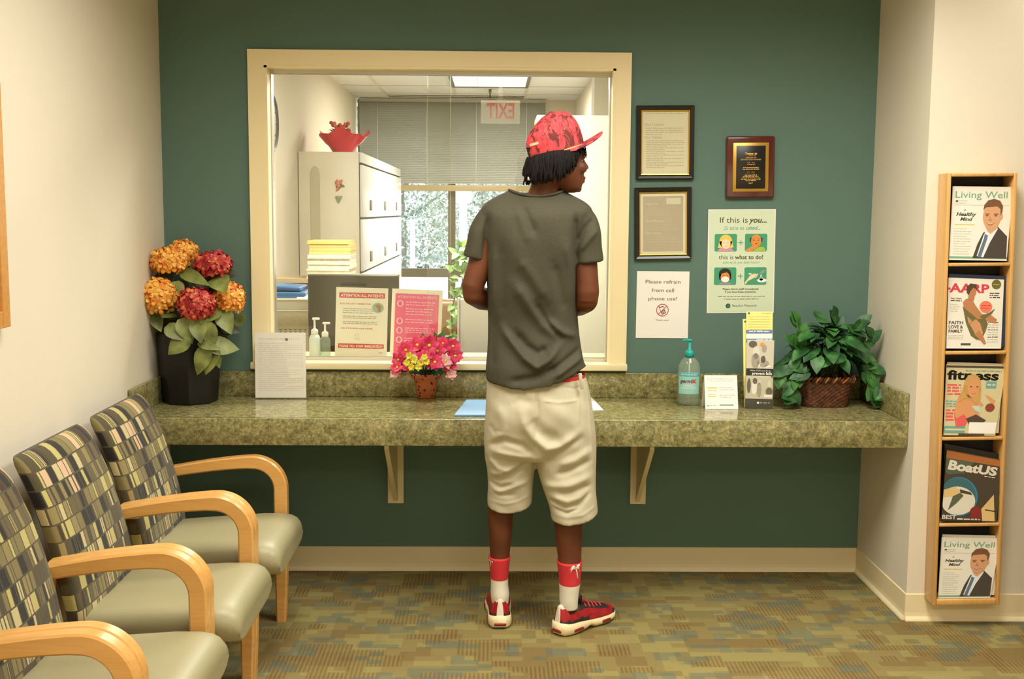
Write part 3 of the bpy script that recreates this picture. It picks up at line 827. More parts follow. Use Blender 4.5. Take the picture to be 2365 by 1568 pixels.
def framed(label, corners, style):
    t, w, h = wall_item('framed_document', label, 'framed document', *corners, group='framed documents beside the window')
    fw, x, z = 0.019, w / 2, h / 2
    prof = [(0, 0.0), (0, 0.014), (0.004, 0.018), (0.013, 0.014), (fw, 0.009), (fw, 0.0)]
    def ring(o, d): return [(-x + o, -d, -z + o), (x - o, -d, -z + o), (x - o, -d, z - o), (-x + o, -d, z - o)]
    b = MB(); b.loft([ring(o, d) for o, d in prof], 0, False, False, smooth=False); b.build('frame', M_FRAME, t)
    b = MB(); b.loft([ring(o, d) for o, d in ((fw - 0.0005, 0.0), (fw - 0.0005, 0.0105), (fw + 0.0035, 0.0095), (fw + 0.0035, 0.0))], 0, False, False, smooth=False); b.build('gold_fillet', M_GOLD, t)
    xi, zi = x - fw - 0.001, z - fw - 0.001
    b = MB(); b.box(-xi, xi, -0.005, 0.0, -zi, zi); b.build('paper', pm('frame_paper', (240, 228, 196), 0.6), t)
    p = Print(-0.0052)
    if style == 0:
        p.words(-xi * 0.82, xi * 0.85, zi * 0.90, 0.0035, 1, fill=1, seed=2)
        p.text('Our Culture', -xi * 0.86, zi * 0.53, 0, h=0.0105, align='l')
        for k in range(4): p.words(-xi * 0.82, xi * 0.78, zi * (0.44 - 0.065 * k), 0.0042, 1, fill=0.98 if k < 3 else 0.4, seed=k)
        p.text('Our Values', -xi * 0.86, zi * 0.13, 0, h=0.0105, align='l')
        for k in range(16): p.words(-xi * 0.78, xi * 0.8, zi * (0.05 - 0.056 * k), 0.0036, 1, fill=(1, 0.45)[k % 2] if k > 2 else 0.95, seed=k + 9)
        mats = [ink('culture', (190, 176, 146)), ink('culture_small', (206, 192, 162))]
    else:
        p.rect(-xi * 0.86, -zi * 0.9, xi * 0.86, zi * 0.88, 2, 1)
        p.rect(xi * 0.14, zi * 0.62, xi * 0.76, zi * 0.82, 3, 2)
        for k, s_ in enumerate(('Vital Few', 'Our Mission', 'Our Vision')):
            zz = (0.60, 0.05, -0.34)[k] * zi
            p.text(s_, -xi * 0.75, zz, 3, h=0.010, align='l', layer=2)
            for q in range((4, 3, 3)[k]): p.words(-xi * 0.75, xi * 0.78, zz - 0.014 - 0.009 * q, 0.0034, 1, layer=2, fill=0.9, seed=q + k * 7)
        mats = [I_GREY, ink('mission_small', (204, 190, 164)), ink('mission_panel', (194, 176, 148)), ink('mission_white', (226, 216, 190))]
    p.build('printed_text', mats, t)
    b = MB(); b.box(-xi, xi, -0.0082, -0.0075, -zi, zi); b.build('glass', M_GLASS, t)


framed('black framed document headed Our Culture, upper of the two beside the window', ((1468.8, 244.2), (1603, 244), (1600.8, 414), (1470, 415)), 0)
framed('black framed document with a tan printed panel, below the Our Culture frame', ((1465.5, 433.8), (1598, 432), (1594, 597.7), (1465.5, 600)), 1)

# award plaque
t, w, h = wall_item('award_plaque', 'dark cherry award plaque with a black and gold plate above the green poster', 'plaque', (1677, 315), (1789, 315), (1785, 457), (1673.5, 458.6))
x, z = w / 2, h / 2
b = MB(); b.rbox(-x, x, -0.020, 0.0, -z, z, 0.008, 4); b.build('board', wood('cherry_wood', (66, 18, 14), (98, 30, 22), (30, 30, 3), 0.18, 0.8), t)
b = MB(); b.rbox(-x * 0.735, x * 0.735, -0.0225, -0.0195, -z * 0.79, z * 0.79, 0.0012, 2); b.build('gold_plate', pm('gold_plate', (196, 154, 66), 0.35, 0.6), t)
b = MB(); b.rbox(-x * 0.6, x * 0.6, -0.024, -0.0221, -z * 0.69, z * 0.69, 0.0006, 2); b.build('black_plate', pm('black_plate', (20, 18, 16), 0.3), t)
p = Print(-0.0243)
p.disc(-0.021, z * 0.46, 0.004, 0.003, 0); p.poly([(-0.024, z * 0.47), (-0.015, z * 0.44), (-0.022, z * 0.40)], 0); p.words(-0.016, 0.024, z * 0.41, 0.007, 0, fill=0.98); p.words(-0.01, 0.022, z * 0.375, 0.0025, 0)
p.text('CENTER OF', 0, z * 0.29, 0, w=0.042, h=0.0055, bold=0.01); p.text('DISTINCTION AWARD', 0, z * 0.225, 0, w=0.082, h=0.0055, bold=0.01)
for zz in (0.145, -0.17):
    for s_ in (-1, 1):
        p.disc(s_ * 0.009, z * zz, 0.006, 0.0028, 0); p.poly([(s_ * 0.002, z * zz), (s_ * 0.016, z * zz + 0.003), (s_ * 0.012, z * zz - 0.004)], 0)
p.words(-0.016, 0.018, z * 0.075, 0.003, 0, fill=1)
for k, (wd, zz) in enumerate(((0.064, -0.02), (0.066, -0.075), (0.05, -0.265), (0.062, -0.31), (0.074, -0.355), (0.08, -0.4), (0.04, -0.445))): p.words(-wd / 2, wd / 2, z * zz, 0.0036, 0, fill=1, seed=k)
p.text('2017', 0, z * -0.54, 0, w=0.017, h=0.006, bold=0.015)
p.build('engraving', pm('gold_engraving', (222, 176, 88), 0.4), t)

# green poster
t, w, h = wall_item('symptom_poster', 'pale green poster with four cartoon pictures reading If this is you', 'poster', (1636, 483.7), (1793.5, 482.6), (1785, 722.5), (1632, 723))
x, z = w / 2, h / 2
b = MB(); b.box(-x, x, -0.0012, 0.0, -z, z); b.build('sheet', pm('poster_white', (246, 240, 232), 0.5), t)
p = Print(-0.0014)
PM = [pm('poster_mint', (214, 228, 196), 0.5), ink('poster_brown', (84, 66, 40)), ink('poster_teal', (120, 168, 146)), ink('poster_green', (70, 158, 118)), ink('blonde', (240, 206, 88)), ink('fair_skin', (248, 222, 182)), ink('pink_top', (214, 150, 178)), ink('tan_skin', (226, 146, 66)),
      ink('lime_top', (172, 196, 66)), ink('black_hair', (40, 34, 28)), I_WHITE, ink('grey_top', (146, 150, 158)), ink('poster_dark', (42, 46, 44)), ink('poster_grey', (150, 156, 140))]
def PX(u): return -x + u * 2 * x
def PZ(v): return z - v * 2 * z
p.rect(-x + 0.004, -z + 0.004, x - 0.004, z - 0.004, 0, 1)
# header
p.text('If this is', PX(0.175), PZ(0.128), 1, w=0.113, h=0.022, align='l', layer=2); p.text('you...', PX(0.60), PZ(0.128), 1, w=0.073, h=0.022, align='l', bold=0.022, shear=0.25, layer=2)
p.text('¡Si este es', PX(0.235), PZ(0.195), 2, w=0.082, h=0.0155, align='l', layer=2); p.text('usted...', PX(0.565), PZ(0.195), 2, w=0.058, h=0.0155, align='l', bold=0.02, shear=0.25, layer=2)
p.text('this is', PX(0.165), PZ(0.478), 1, w=0.060, h=0.0165, align='l', layer=2); p.text('what to do!', PX(0.405), PZ(0.478), 1, w=0.115, h=0.0165, align='l', bold=0.02, layer=2)
p.text('esto es lo que debe hacer!', PX(0.5), PZ(0.52), 2, w=0.15, h=0.0105, shear=0.2, layer=2)
p.text('Please inform staff immediately', PX(0.5), PZ(0.775), 1, w=0.148, h=0.0075, bold=0.02, layer=2); p.text('if you have these symptoms.', PX(0.5), PZ(0.803), 1, w=0.128, h=0.0075, bold=0.02, layer=2)
p.words(PX(0.16), PX(0.86), PZ(0.843), 0.0045, 13, 2, 1, 4); p.words(PX(0.25), PX(0.77), PZ(0.868), 0.0045, 13, 2, 1, 5)
p.text('Beaufort Memorial', PX(0.38), PZ(0.938), 1, w=0.098, h=0.0095, align='l', layer=2)
p.disc(PX(0.315), PZ(0.93), 0.0098, 0.0098, 12, 2)
for k in range(4): p.disc(PX(0.315) + 0.0045 * math.cos(k * PI / 2 + 0.78), PZ(0.93) + 0.0045 * math.sin(k * PI / 2 + 0.78), 0.0026, 0.0026, 3, 3)
# picture tiles
cw, chh = 0.0455, 0.036
TC = [(PX(0.265), PZ(0.32)), (PX(0.715), PZ(0.32)), (PX(0.265), PZ(0.642)), (PX(0.715), PZ(0.642))]
for cx, cz in TC: p.rrect(cx - cw, cz - chh, cx + cw, cz + chh, 0.007, 3, 2)
for cz in (TC[0][1], TC[2][1]):
    cx = PX(0.49); p.rect(cx - 0.0105, cz - 0.0014, cx + 0.0105, cz + 0.0014, 3, 2); p.rect(cx - 0.0014, cz - 0.0105, cx + 0.0014, cz + 0.0105, 3, 3)
cx, cz = TC[0]   # fair-haired girl, drooping face
p.disc(cx, cz + 0.006, 0.026, 0.027, 4, 3); p.poly([(cx - 0.026, cz + 0.006), (cx - 0.032, cz - 0.021), (cx - 0.012, cz - 0.023), (cx + 0.012, cz - 0.023), (cx + 0.032, cz - 0.019), (cx + 0.026, cz + 0.006)], 4, 3)
p.poly([(cx - 0.036, cz - chh + 0.001), (cx - 0.02, cz - 0.02), (cx + 0.02, cz - 0.02), (cx + 0.036, cz - chh + 0.001)], 6, 4)
p.disc(cx + 0.001, cz - 0.004, 0.0185, 0.021, 5, 5); p.poly([(cx - 0.02, cz + 0.018), (cx + 0.0, cz + 0.016), (cx + 0.02, cz + 0.004), (cx + 0.02, cz + 0.02), (cx, cz + 0.026)], 4, 6)
for s_ in (-1, 1): p.rect(cx + s_ * 0.008 - 0.003, cz - 0.001, cx + s_ * 0.008 + 0.003, cz + 0.0002, 1, 6)
p.poly([(cx - 0.002, cz - 0.014), (cx + 0.006, cz - 0.0145), (cx + 0.006, cz - 0.0155), (cx - 0.002, cz - 0.015)], 1, 6)
cx, cz = TC[1]   # bald man coughing in his hand
p.poly([(cx - 0.012, cz - chh + 0.001), (cx + 0.01, cz - 0.018), (cx + 0.03, cz - 0.017), (cx + 0.042, cz - chh + 0.003)], 8, 3)
p.disc(cx - 0.021, cz + 0.011, 0.005, 0.010, 9, 3); p.disc(cx + 0.021, cz + 0.011, 0.005, 0.010, 9, 3)
p.disc(cx, cz + 0.007, 0.021, 0.026, 7, 4); p.poly([(cx - 0.043, cz - 0.030), (cx - 0.012, cz - 0.011), (cx + 0.004, cz - 0.006), (cx + 0.010, cz - 0.014), (cx + 0.002, cz - 0.023), (cx - 0.018, cz - chh + 0.001), (cx - 0.043, cz - chh + 0.002)], 7, 5)
for s_ in (-1, 1): p.rect(cx + s_ * 0.009 - 0.004, cz + 0.008, cx + s_ * 0.009 + 0.004, cz + 0.0092, 1, 5); p.poly([(cx + s_ * 0.014, cz + 0.013), (cx + s_ * 0.005, cz + 0.017), (cx + s_ * 0.005, cz + 0.018), (cx + s_ * 0.015, cz + 0.0145)][::s_], 1, 5)
p.disc(cx + 0.001, cz - 0.004, 0.004, 0.0025, 1, 6)
cx, cz = TC[2]   # dark-haired face with mask
p.disc(cx - 0.001, cz + 0.010, 0.025, 0.022, 9, 3); p.disc(cx - 0.021, cz - 0.003, 0.005, 0.012, 9, 3); p.disc(cx + 0.02, cz - 0.003, 0.005, 0.012, 9, 3)
p.poly([(cx - 0.03, cz - chh + 0.001), (cx - 0.016, cz - 0.024), (cx + 0.016, cz - 0.024), (cx + 0.032, cz - chh + 0.001)], 11, 4)
p.disc(cx, cz - 0.004, 0.0185, 0.022, 7, 5); p.poly([(cx - 0.019, cz + 0.010), (cx + 0.006, cz + 0.016), (cx + 0.019, cz + 0.006), (cx + 0.018, cz + 0.022), (cx - 0.012, cz + 0.024)], 9, 6)
p.disc(cx, cz - 0.013, 0.0165, 0.012, 10, 7)
for s_ in (-1, 1): p.disc(cx + s_ * 0.008, cz + 0.003, 0.0022, 0.0015, 9, 6)
cx, cz = TC[3]   # hands under a tap
p.poly([(cx - 0.044, cz - 0.028), (cx - 0.022, cz + 0.002), (cx - 0.008, cz + 0.010), (cx + 0.004, cz + 0.009), (cx + 0.004, cz + 0.004), (cx - 0.006, cz - 0.008), (cx - 0.03, cz - 0.020), (cx - 0.040, cz - 0.034)], 5, 3)
for k in range(4): p.poly([(cx - 0.010 + 0.002 * k, cz + 0.008 - 0.004 * k), (cx + 0.012 - 0.002 * k, cz + 0.010 - 0.004 * k), (cx + 0.012 - 0.002 * k, cz + 0.007 - 0.004 * k), (cx - 0.010 + 0.002 * k, cz + 0.0045 - 0.004 * k)][::-1], 5, 4)
p.disc(cx - 0.022, cz + 0.009, 0.007, 0.003, 10, 4); p.disc(cx + 0.027, cz - 0.018, 0.020, 0.008, 10, 3); p.disc(cx + 0.024, cz - 0.012, 0.008, 0.007, 10, 3); p.rect(cx + 0.021, cz - 0.018, cx + 0.025, cz + 0.006, 10, 3)
p.poly([(cx + 0.018, cz + 0.010), (cx + 0.028, cz + 0.010), (cx + 0.044, cz + 0.022), (cx + 0.044, cz + 0.026), (cx + 0.024, cz + 0.022)], 13, 3)
p.build('printed_artwork', PM, t)

# no-phone notice
t, w, h = wall_item('phone_notice', 'white paper notice reading Please refrain from cell phone use, below the framed documents', 'notice', (1471.6, 626), (1592, 626.8), (1589, 781.4), (1467.8, 780.4))
x, z = w / 2, h / 2
b = MB(); b.box(-x, x, -0.0008, 0.0, -z, z); b.build('sheet', M_WHITE, t)
p = Print(-0.001)
for s_, v, wd in (('Please refrain', 0.182, 0.143), ('from cell', 0.308, 0.091), ('phone use!', 0.433, 0.117)): p.text(s_, 0.0, PZ(v), 0, w=wd, h=0.0145)
p.ring(0.0, PZ(0.578), 0.0255, 0.003, 1, 2)
p.poly([(-0.0175, PZ(0.578) - 0.0155), (-0.0155, PZ(0.578) - 0.0175), (0.0175, PZ(0.578) + 0.0155), (0.0155, PZ(0.578) + 0.0175)], 1, 3)
c_, q_ = math.cos(0.4), math.sin(0.4)
def rr(a, b_): return (a * c_ - b_ * q_, PZ(0.578) + a * q_ + b_ * c_)
p.poly([rr(-0.009, -0.017), rr(0.009, -0.017), rr(0.009, 0.015), rr(-0.009, 0.015)], 2, 1); p.poly([rr(-0.0072, -0.001), rr(0.0072, -0.001), rr(0.0072, 0.0115), rr(-0.0072, 0.0115)], 3, 2)
p.poly([rr(-0.009, 0.015), rr(-0.006, 0.015), rr(-0.006, 0.021), rr(-0.009, 0.021)], 2, 1)
for i in range(3):
    for j in range(3): p.poly([rr(-0.006 + i * 0.0045, -0.014 + j * 0.004), rr(-0.003 + i * 0.0045, -0.014 + j * 0.004), rr(-0.003 + i * 0.0045, -0.0115 + j * 0.004), rr(-0.006 + i * 0.0045, -0.0115 + j * 0.004)], 3, 2)
p.text('Thank you!', 0.0, PZ(0.74), 0, w=0.055, h=0.0065)
p.build('printed_text', [I_BROWN, I_RED, ink('phone_dark', (70, 62, 56)), I_WHITE], t)

# framed picture on the left wall, mostly outside the frame of the photograph
y1 = at(14, 480, X=XL + 0.030).y
z0, z1 = at(8, 755, X=XL + 0.015).z, at(8, 195, X=XL + 0.015).z
t = thing('framed_picture', 'maple framed picture on the cream left wall, at the left edge of the photograph', 'picture', (XL, y1 - 0.35, (z0 + z1) / 2))
hw, hh = 0.35, (z1 - z0) / 2
b = MB()
for ya, yb, za, zb in ((-hw, -hw + 0.045, -hh, hh), (hw - 0.045, hw, -hh, hh), (-hw + 0.045, hw - 0.045, hh - 0.045, hh), (-hw + 0.045, hw - 0.045, -hh, -hh + 0.045)): b.box(0.001, 0.030, ya, yb, za, zb)
b.build('frame', wood('frame_maple', (190, 128, 52), (210, 150, 70)), t, bevel=0.002)
b = MB(); b.box(0.001, 0.010, -hw + 0.045, hw - 0.045, -hh + 0.045, hh - 0.045); b.build('mat_board', pm('mat_board', (232, 222, 196), 0.7), t)
b = MB(); b.box(0.0102, 0.011, -hw + 0.13, hw - 0.13, -hh + 0.13, hh - 0.13); b.build('picture_sheet', pm('picture_tan', (170, 150, 110), 0.6, var=0.4, vscale=7), t)

# ------------------------------------------------------------------ things standing on the counter
# tall vase with hydrangeas
VX, VY = -1.200, -0.155
t = thing('hydrangea_vase', 'tall black vase of orange and red hydrangeas in the left corner of the counter', 'vase of flowers', (VX, VY, CZ + 0.0005))
VB = Vector((VX, VY, CZ))
M_VASE = pm('black_vase', (8, 7, 8), 0.45)
b = MB(); q = 8
b.lathe([(0.100, 0.0), (0.104, 0.004), (0.117, 0.15), (0.126, 0.275), (0.120, 0.28), (0.112, 0.25), (0.10, 0.25)], q, T=Matrix.Rotation(0.2, 4, 'Z'))
for k in range(len(b.s)): b.s[k] = False
b.build('vase', M_VASE, t)
M_PET_O = N('orange_petals')
for kk, stops, nm in ((M_PET_O, [(0.30, (196, 78, 30)), (0.44, (236, 150, 50)), (0.62, (250, 200, 96))], 'orange'),):
    v = kk.coord(); n1 = kk.noise(v, 34, 3, 0.6); kk.set('Base Color', kk.ramp(n1, stops)); kk.set('Roughness', 0.6)
M_PET_R = N('red_petals'); v = M_PET_R.coord(); M_PET_R.set('Base Color', M_PET_R.ramp(M_PET_R.noise(v, 34, 3, 0.6), [(0.3, (128, 18, 32)), (0.5, (186, 38, 48)), (0.68, (232, 150, 84))])); M_PET_R.set('Roughness', 0.6)
M_LEAF = N('hydrangea_leaf'); v = M_LEAF.coord(); M_LEAF.set('Base Color', M_LEAF.ramp(M_LEAF.noise(v, 14, 4), [(0.3, (66, 74, 34)), (0.5, (116, 126, 62)), (0.7, (150, 156, 86))])); M_LEAF.set('Roughness', 0.45)
M_STEM = pm('dark_stem', (60, 62, 32), 0.6)
st = MB()
def bloom(px, py, Y, r, mat, label, seed, sq=(1, 1, 1), n=84):
    c = at(px, py, Y=Y) - VB; R_ = random.Random(seed)
    b = MB(); b.ball((0, 0, 0), [r * 0.78 * s_ for s_ in sq], 0, 14, 10)
    for k in range(n):
        zz = 1 - 1.75 * (k + 0.5) / n; a = k * 2.39996; q = math.sqrt(max(0, 1 - zz * zz))
        d = Vector((q * math.cos(a), q * math.sin(a), zz)); u_ = d.orthogonal().normalized(); v_ = d.cross(u_); ph = R_.uniform(0, 6.28)
        cc = Vector((d.x * sq[0], d.y * sq[1], d.z * sq[2])) * r * R_.uniform(0.86, 1.0)
        for j in range(4):
            aa = ph + j * PI / 2; e = u_ * math.cos(aa) + v_ * math.sin(aa); f_ = u_ * -math.sin(aa) + v_ * math.cos(aa); l = r * R_.uniform(0.24, 0.33); lift = d * l * R_.uniform(0.1, 0.5)
            b.add([cc] + [cc + e * l * u0 + f_ * l * w0 + lift * u0 * (1.15 - abs(w0)) for u0, w0 in ((0.3, 0.26), (0.62, 0.44), (0.9, 0.34), (1.0, 0.0), (0.9, -0.34), (0.62, -0.44), (0.3, -0.26))], [(0, q_, q_ + 1) for q_ in range(1, 7)], 0, True)
    o = b.build('flower_head', mat, t, loc=c); o['label'] = label
    st.tube([(R_.uniform(-0.03, 0.03), R_.uniform(-0.03, 0.03), 0.24), (c.x * 0.5, c.y * 0.5, 0.24 + (c.z - 0.24) * 0.55), (c.x, c.y, c.z - r * 0.5)], 0.004, 6)
bloom(392, 603, -0.18, 0.072, M_PET_O.m, 'orange hydrangea head, upper left', 1, (0.98, 1, 0.7)); bloom(424, 582, -0.12, 0.058, M_PET_O.m, 'orange hydrangea head, topmost', 2, (0.95, 1, 0.75))
bloom(493, 611, -0.16, 0.072, M_PET_R.m, 'red hydrangea head, upper right', 3, (0.98, 1, 0.66)); bloom(367, 684, -0.22, 0.071, M_PET_O.m, 'orange hydrangea head, lower left', 4)
bloom(454, 703, -0.26, 0.070, M_PET_R.m, 'red hydrangea head, lowest in the middle', 5, (1, 1, 0.85)); bloom(530, 690, -0.16, 0.062, M_PET_O.m, 'orange hydrangea head, lower right', 6, (0.95, 1, 1.05))
st.build('stems', M_STEM, t)
# dark foliage that fills the bunch behind and between the heads
R_ = random.Random(77); b = MB()
for k in range(46):
    px, py = R_.uniform(352, 515), R_.uniform(610, 800)
    if px > 500 and py > 770: continue
    p0 = at(px, py, Y=-0.155) - VB; d = Vector((p0.x + R_.uniform(-0.05, 0.05), -0.03, R_.uniform(-0.12, 0.02)))
    p0.x = max(p0.x, XL - VX + 0.03)
    q = p0 + d.normalized() * 0.08
    if q.x < XL - VX + 0.01: d.x = 0.02
    b.leaf(p0, d, (R_.uniform(-0.3, 0.3), -1, 0.5), R_.uniform(0.06, 0.095), R_.uniform(0.04, 0.06), bend=0.2)
b.build('dark_foliage', pm('dark_hydrangea_leaf', (56, 60, 28), 0.5, var=0.3, vscale=20), t)
# leaves: (base px, tip px, depth of base, depth of tip, width)
for (bx, by), (tx, ty), yb, yt, wd in (((418, 627), (470, 649), -0.18, -0.26, 0.045), ((405, 650), (412, 690), -0.2, -0.24, 0.05), ((440, 640), (466, 590), -0.15, -0.14, 0.05), ((455, 738), (462, 783), -0.27, -0.31, 0.055), ((510, 716), (530, 762), -0.2, -0.24, 0.06), ((505, 715), (470, 738), -0.2, -0.28, 0.05), ((395, 722), (378, 728), -0.2, -0.26, 0.06),
                                          ((436, 776), (392, 812), -0.292, -0.312, 0.065), ((480, 796), (545, 803), -0.285, -0.25, 0.062), ((458, 790), (500, 803), -0.285, -0.305, 0.034), ((478, 800), (456, 858), -0.285, -0.30, 0.055), ((495, 800), (505, 845), -0.275, -0.28, 0.035), ((500, 800), (475, 858), -0.28, -0.29, 0.05), ((350, 715), (368, 757), -0.2, -0.24, 0.05), ((385, 752), (418, 780), -0.285, -0.305, 0.05), ((500, 640), (515, 665), -0.18, -0.26, 0.07), ((545, 730), (560, 750), -0.14, -0.12, 0.05), ((400, 700), (430, 680), -0.2, -0.27, 0.05), ((350, 740), (342, 775), -0.15, -0.14, 0.05), ((480, 745), (490, 800), -0.275, -0.29, 0.05), ((420, 735), (440, 785), -0.28, -0.30, 0.06)):
    p0, p1 = at(bx, by, Y=yb) - VB, at(tx, ty, Y=yt) - VB
    p0.x = max(p0.x, XL - VX + 0.004); p1.x = max(p1.x, XL - VX + 0.004)
    b = MB(); b.leaf(p0, p1 - p0, (0.1, -1, 0.5), (p1 - p0).length * 1.15, wd * 1.25, bend=0.15); b.build('leaf', M_LEAF.m, t)

# white notice in a clear stand
def stand_sheet(name, label, cat, px0, px1, pyb, pyt, ground, lean, group=None, wmul=1.0):
    a, c = at(px0, pyb, Z=ground), at(px1, pyb, Z=ground); m = (a + c) / 2; w = (c - a).length
    Yt = m.y + lean * 0.28
    tz_ = at((px0 + px1) / 2, pyt, Y=Yt).z; h = (tz_ - ground) / math.cos(math.atan(lean))
    return thing(name, label, cat, (m.x, m.y, ground + 0.0006), (0, 0, math.atan2(c.y - a.y, c.x - a.x)), group), w, h, -math.atan(lean)
M_ACRY = glass_mat('clear_acrylic', (255, 255, 254))
t, w, h, ln = stand_sheet('document_stand', 'white printed form in a clear stand on the counter below the left window corner', 'sign holder', 591, 711, 919, 766, CZ, 0.03)
t.location.y -= 0.022
Lx = Matrix.Rotation(ln, 4, 'X')
b = MB(); b.box(-w / 2 + 0.003, w / 2 - 0.003, 0.0005, 0.0015, 0.004, h - 0.002, T=Lx); b.build('sheet', M_WHITE, t)
p = Print(0.0003); q = MB()
p.words(-w * 0.42, w * 0.4, h * 0.895, 0.005, 0, fill=1, seed=3); p.disc(w * 0.12, h * 0.89, 0.006, 0.006, 1, 2)
for k in range(24): p.words(-w * 0.40, w * 0.42, h * (0.83 - 0.031 * k), 0.0034, 0, fill=0.98 if k % 4 else 0.6, seed=k)
for x0 in (-w * 0.42, w * 0.425): p.rect(x0, h * 0.06, x0 + 0.001, h * 0.86, 0)
q.add(p.v, p.f, 0, False, T=Lx); q.m = p.m; q.build('printed_text', [ink('form_grey', (226, 224, 216)), ink('form_blue', (84, 120, 130))], t)
b = MB(); b.box(-w / 2, w / 2, -0.003, -0.0012, 0.0, h, T=Lx); b.box(-w / 2, w / 2, 0.002, 0.0038, 0.0, h, T=Lx); b.box(-w / 2, w / 2, 0.0, 0.035, 0.0, 0.0018); b.build('clear_holder', M_ACRY, t)

# small terracotta pot with silk flowers
c = at(983, 921, Z=CZ)
t = thing('flower_pot', 'small spotted terracotta pot of pink and yellow silk flowers on the counter', 'flower pot', (c.x, c.y + 0.03, CZ + 0.0006))
PB = Vector((c.x, c.y + 0.03, CZ)); py_ = PB.y
kk = N('spotted_terracotta'); vo = kk.n('ShaderNodeTexVoronoi', {'Vector': kk.coord(), 'Scale': 62.0, 'Randomness': 0.8}).outputs['Distance']
kk.set('Base Color', kk.ramp(vo, [(0.0, (58, 34, 22)), (0.26, (66, 36, 22)), (0.36, (196, 112, 66))])); kk.set('Roughness', 0.7)
b = MB(); nn = 36
rings = [[((r + (0.004 * math.sin(9 * a) if k > 3 else 0)) * math.cos(a), (r + (0.004 * math.sin(9 * a) if k > 3 else 0)) * math.sin(a), z_) for a in (2 * PI * j / nn for j in range(nn))] for k, (r, z_) in enumerate(((0.033, 0), (0.036, 0.004), (0.046, 0.06), (0.050, 0.078), (0.058, 0.085), (0.061, 0.100), (0.056, 0.101), (0.045, 0.08)))]
b.loft(rings); b.build('pot', kk.m, t)
b = MB()
for k in range(9):
    a = 2 * PI * k / 9; r_ = random.Random(k)
    b.leaf((0.02 * math.cos(a), 0.02 * math.sin(a), 0.085), (math.cos(a), math.sin(a), r_.uniform(0.4, 1.2)), (-math.sin(a), math.cos(a), 0.3), r_.uniform(0.05, 0.08), 0.03)
b.build('green_ribbon', pm('teal_ribbon', (20, 132, 104), 0.3), t)
M_PINK = N('pink_silk'); v = M_PINK.coord(); M_PINK.set('Base Color', M_PINK.ramp(M_PINK.noise(v, 40, 3), [(0.3, (206, 26, 74)), (0.5, (232, 52, 104)), (0.72, (246, 120, 150))])); M_PINK.set('Roughness', 0.5)
M_PALE = pm('pale_pink_silk', (244, 176, 176), 0.5, var=0.1, vscale=30)
M_YEL = pm('yellow_silk', (228, 226, 60), 0.5, var=0.1, vscale=40)
def silk(px, py, Y, r, mat, seed, npet=6, nm='flower', center=None):
    R_ = random.Random(seed); c = at(px, py, Y=Y) - PB
    d = Vector((c.x * 3 + R_.uniform(-0.2, 0.2), -0.9 + R_.uniform(-0.2, 0.2), 0.35 + R_.uniform(-0.3, 0.4))).normalized(); u_ = d.orthogonal().normalized(); v_ = d.cross(u_)
    b = MB()
    for ring_ in range(2):
        for k in range(npet):
            a = 2 * PI * (k + 0.5 * ring_) / npet + seed; e = u_ * math.cos(a) + v_ * math.sin(a) + d * (0.25 + 0.55 * ring_)
            b.leaf((0, 0, 0), e, d - e * 0.3, r * R_.uniform(0.85, 1.1), r * 0.85, 0, bend=0.22, fold=-0.1)
    b.ball(d * r * 0.2, r * 0.16, 1, 8, 6)
    b.build(nm, [mat, M_YEL if mat is not M_YEL else M_PALE], t, loc=c); return c
stb = MB()
for i, (px, py, Y, r) in enumerate(((938, 810, -0.16, 0.040), (965, 800, -0.14, 0.042), (990, 798, -0.17, 0.045), (1010, 812, -0.13, 0.042), (922, 832, -0.12, 0.036), (918, 850, -0.15, 0.030), (1003, 838, -0.20, 0.040), (945, 845, -0.21, 0.034), (1045, 800, -0.12, 0.038), (1050, 822, -0.13, 0.036), (1038, 845, -0.12, 0.034), (980, 825, -0.21, 0.036), (1022, 795, -0.1, 0.034))):
    c = silk(px, py, Y, r, M_PINK.m, i, 5); stb.tube([(0, 0, 0.07), (c.x * 0.5, c.y * 0.5, 0.07 + (c.z - 0.07) * 0.6), (c.x, c.y, c.z)], 0.002, 6)
for i, (px, py, Y, r) in enumerate(((1027, 835, -0.16, 0.034), (1042, 865, -0.14, 0.026), (912, 862, -0.15, 0.024))): silk(px, py, Y, r, M_PALE, i + 20, 5)
for i, (px, py) in enumerate(((945, 822), (957, 832), (940, 838), (950, 848), (980, 826), (972, 838), (966, 848), (985, 836))): c = silk(px, py, -0.235, 0.016, M_YEL, i + 40, 5, 'small_flower'); stb.tube([(0, 0, 0.08), (c.x, c.y, c.z)], 0.0015, 5)
stb.build('stems', M_STEM, t)
M_GRN = pm('silk_leaf_green', (58, 106, 50), 0.45, var=0.25, vscale=20)
for i, ((bx, by), (tx, ty), wd) in enumerate((((975, 805), (976, 778), 0.022), ((1010, 800), (1022, 772), 0.026), ((1014, 806), (1038, 782), 0.026), ((1010, 800), (1005, 775), 0.02), ((1018, 810), (1030, 800), 0.03), ((930, 830), (908, 842), 0.024), ((1020, 850), (1000, 872), 0.024))):
    p0, p1 = at(bx, by, Y=py_) - PB, at(tx, ty, Y=py_ - 0.01) - PB
    b = MB(); b.leaf(p0, p1 - p0, (0, -1, 0.2), (p1 - p0).length * 1.25, wd * 1.5); b.build('leaf', M_GRN, t)

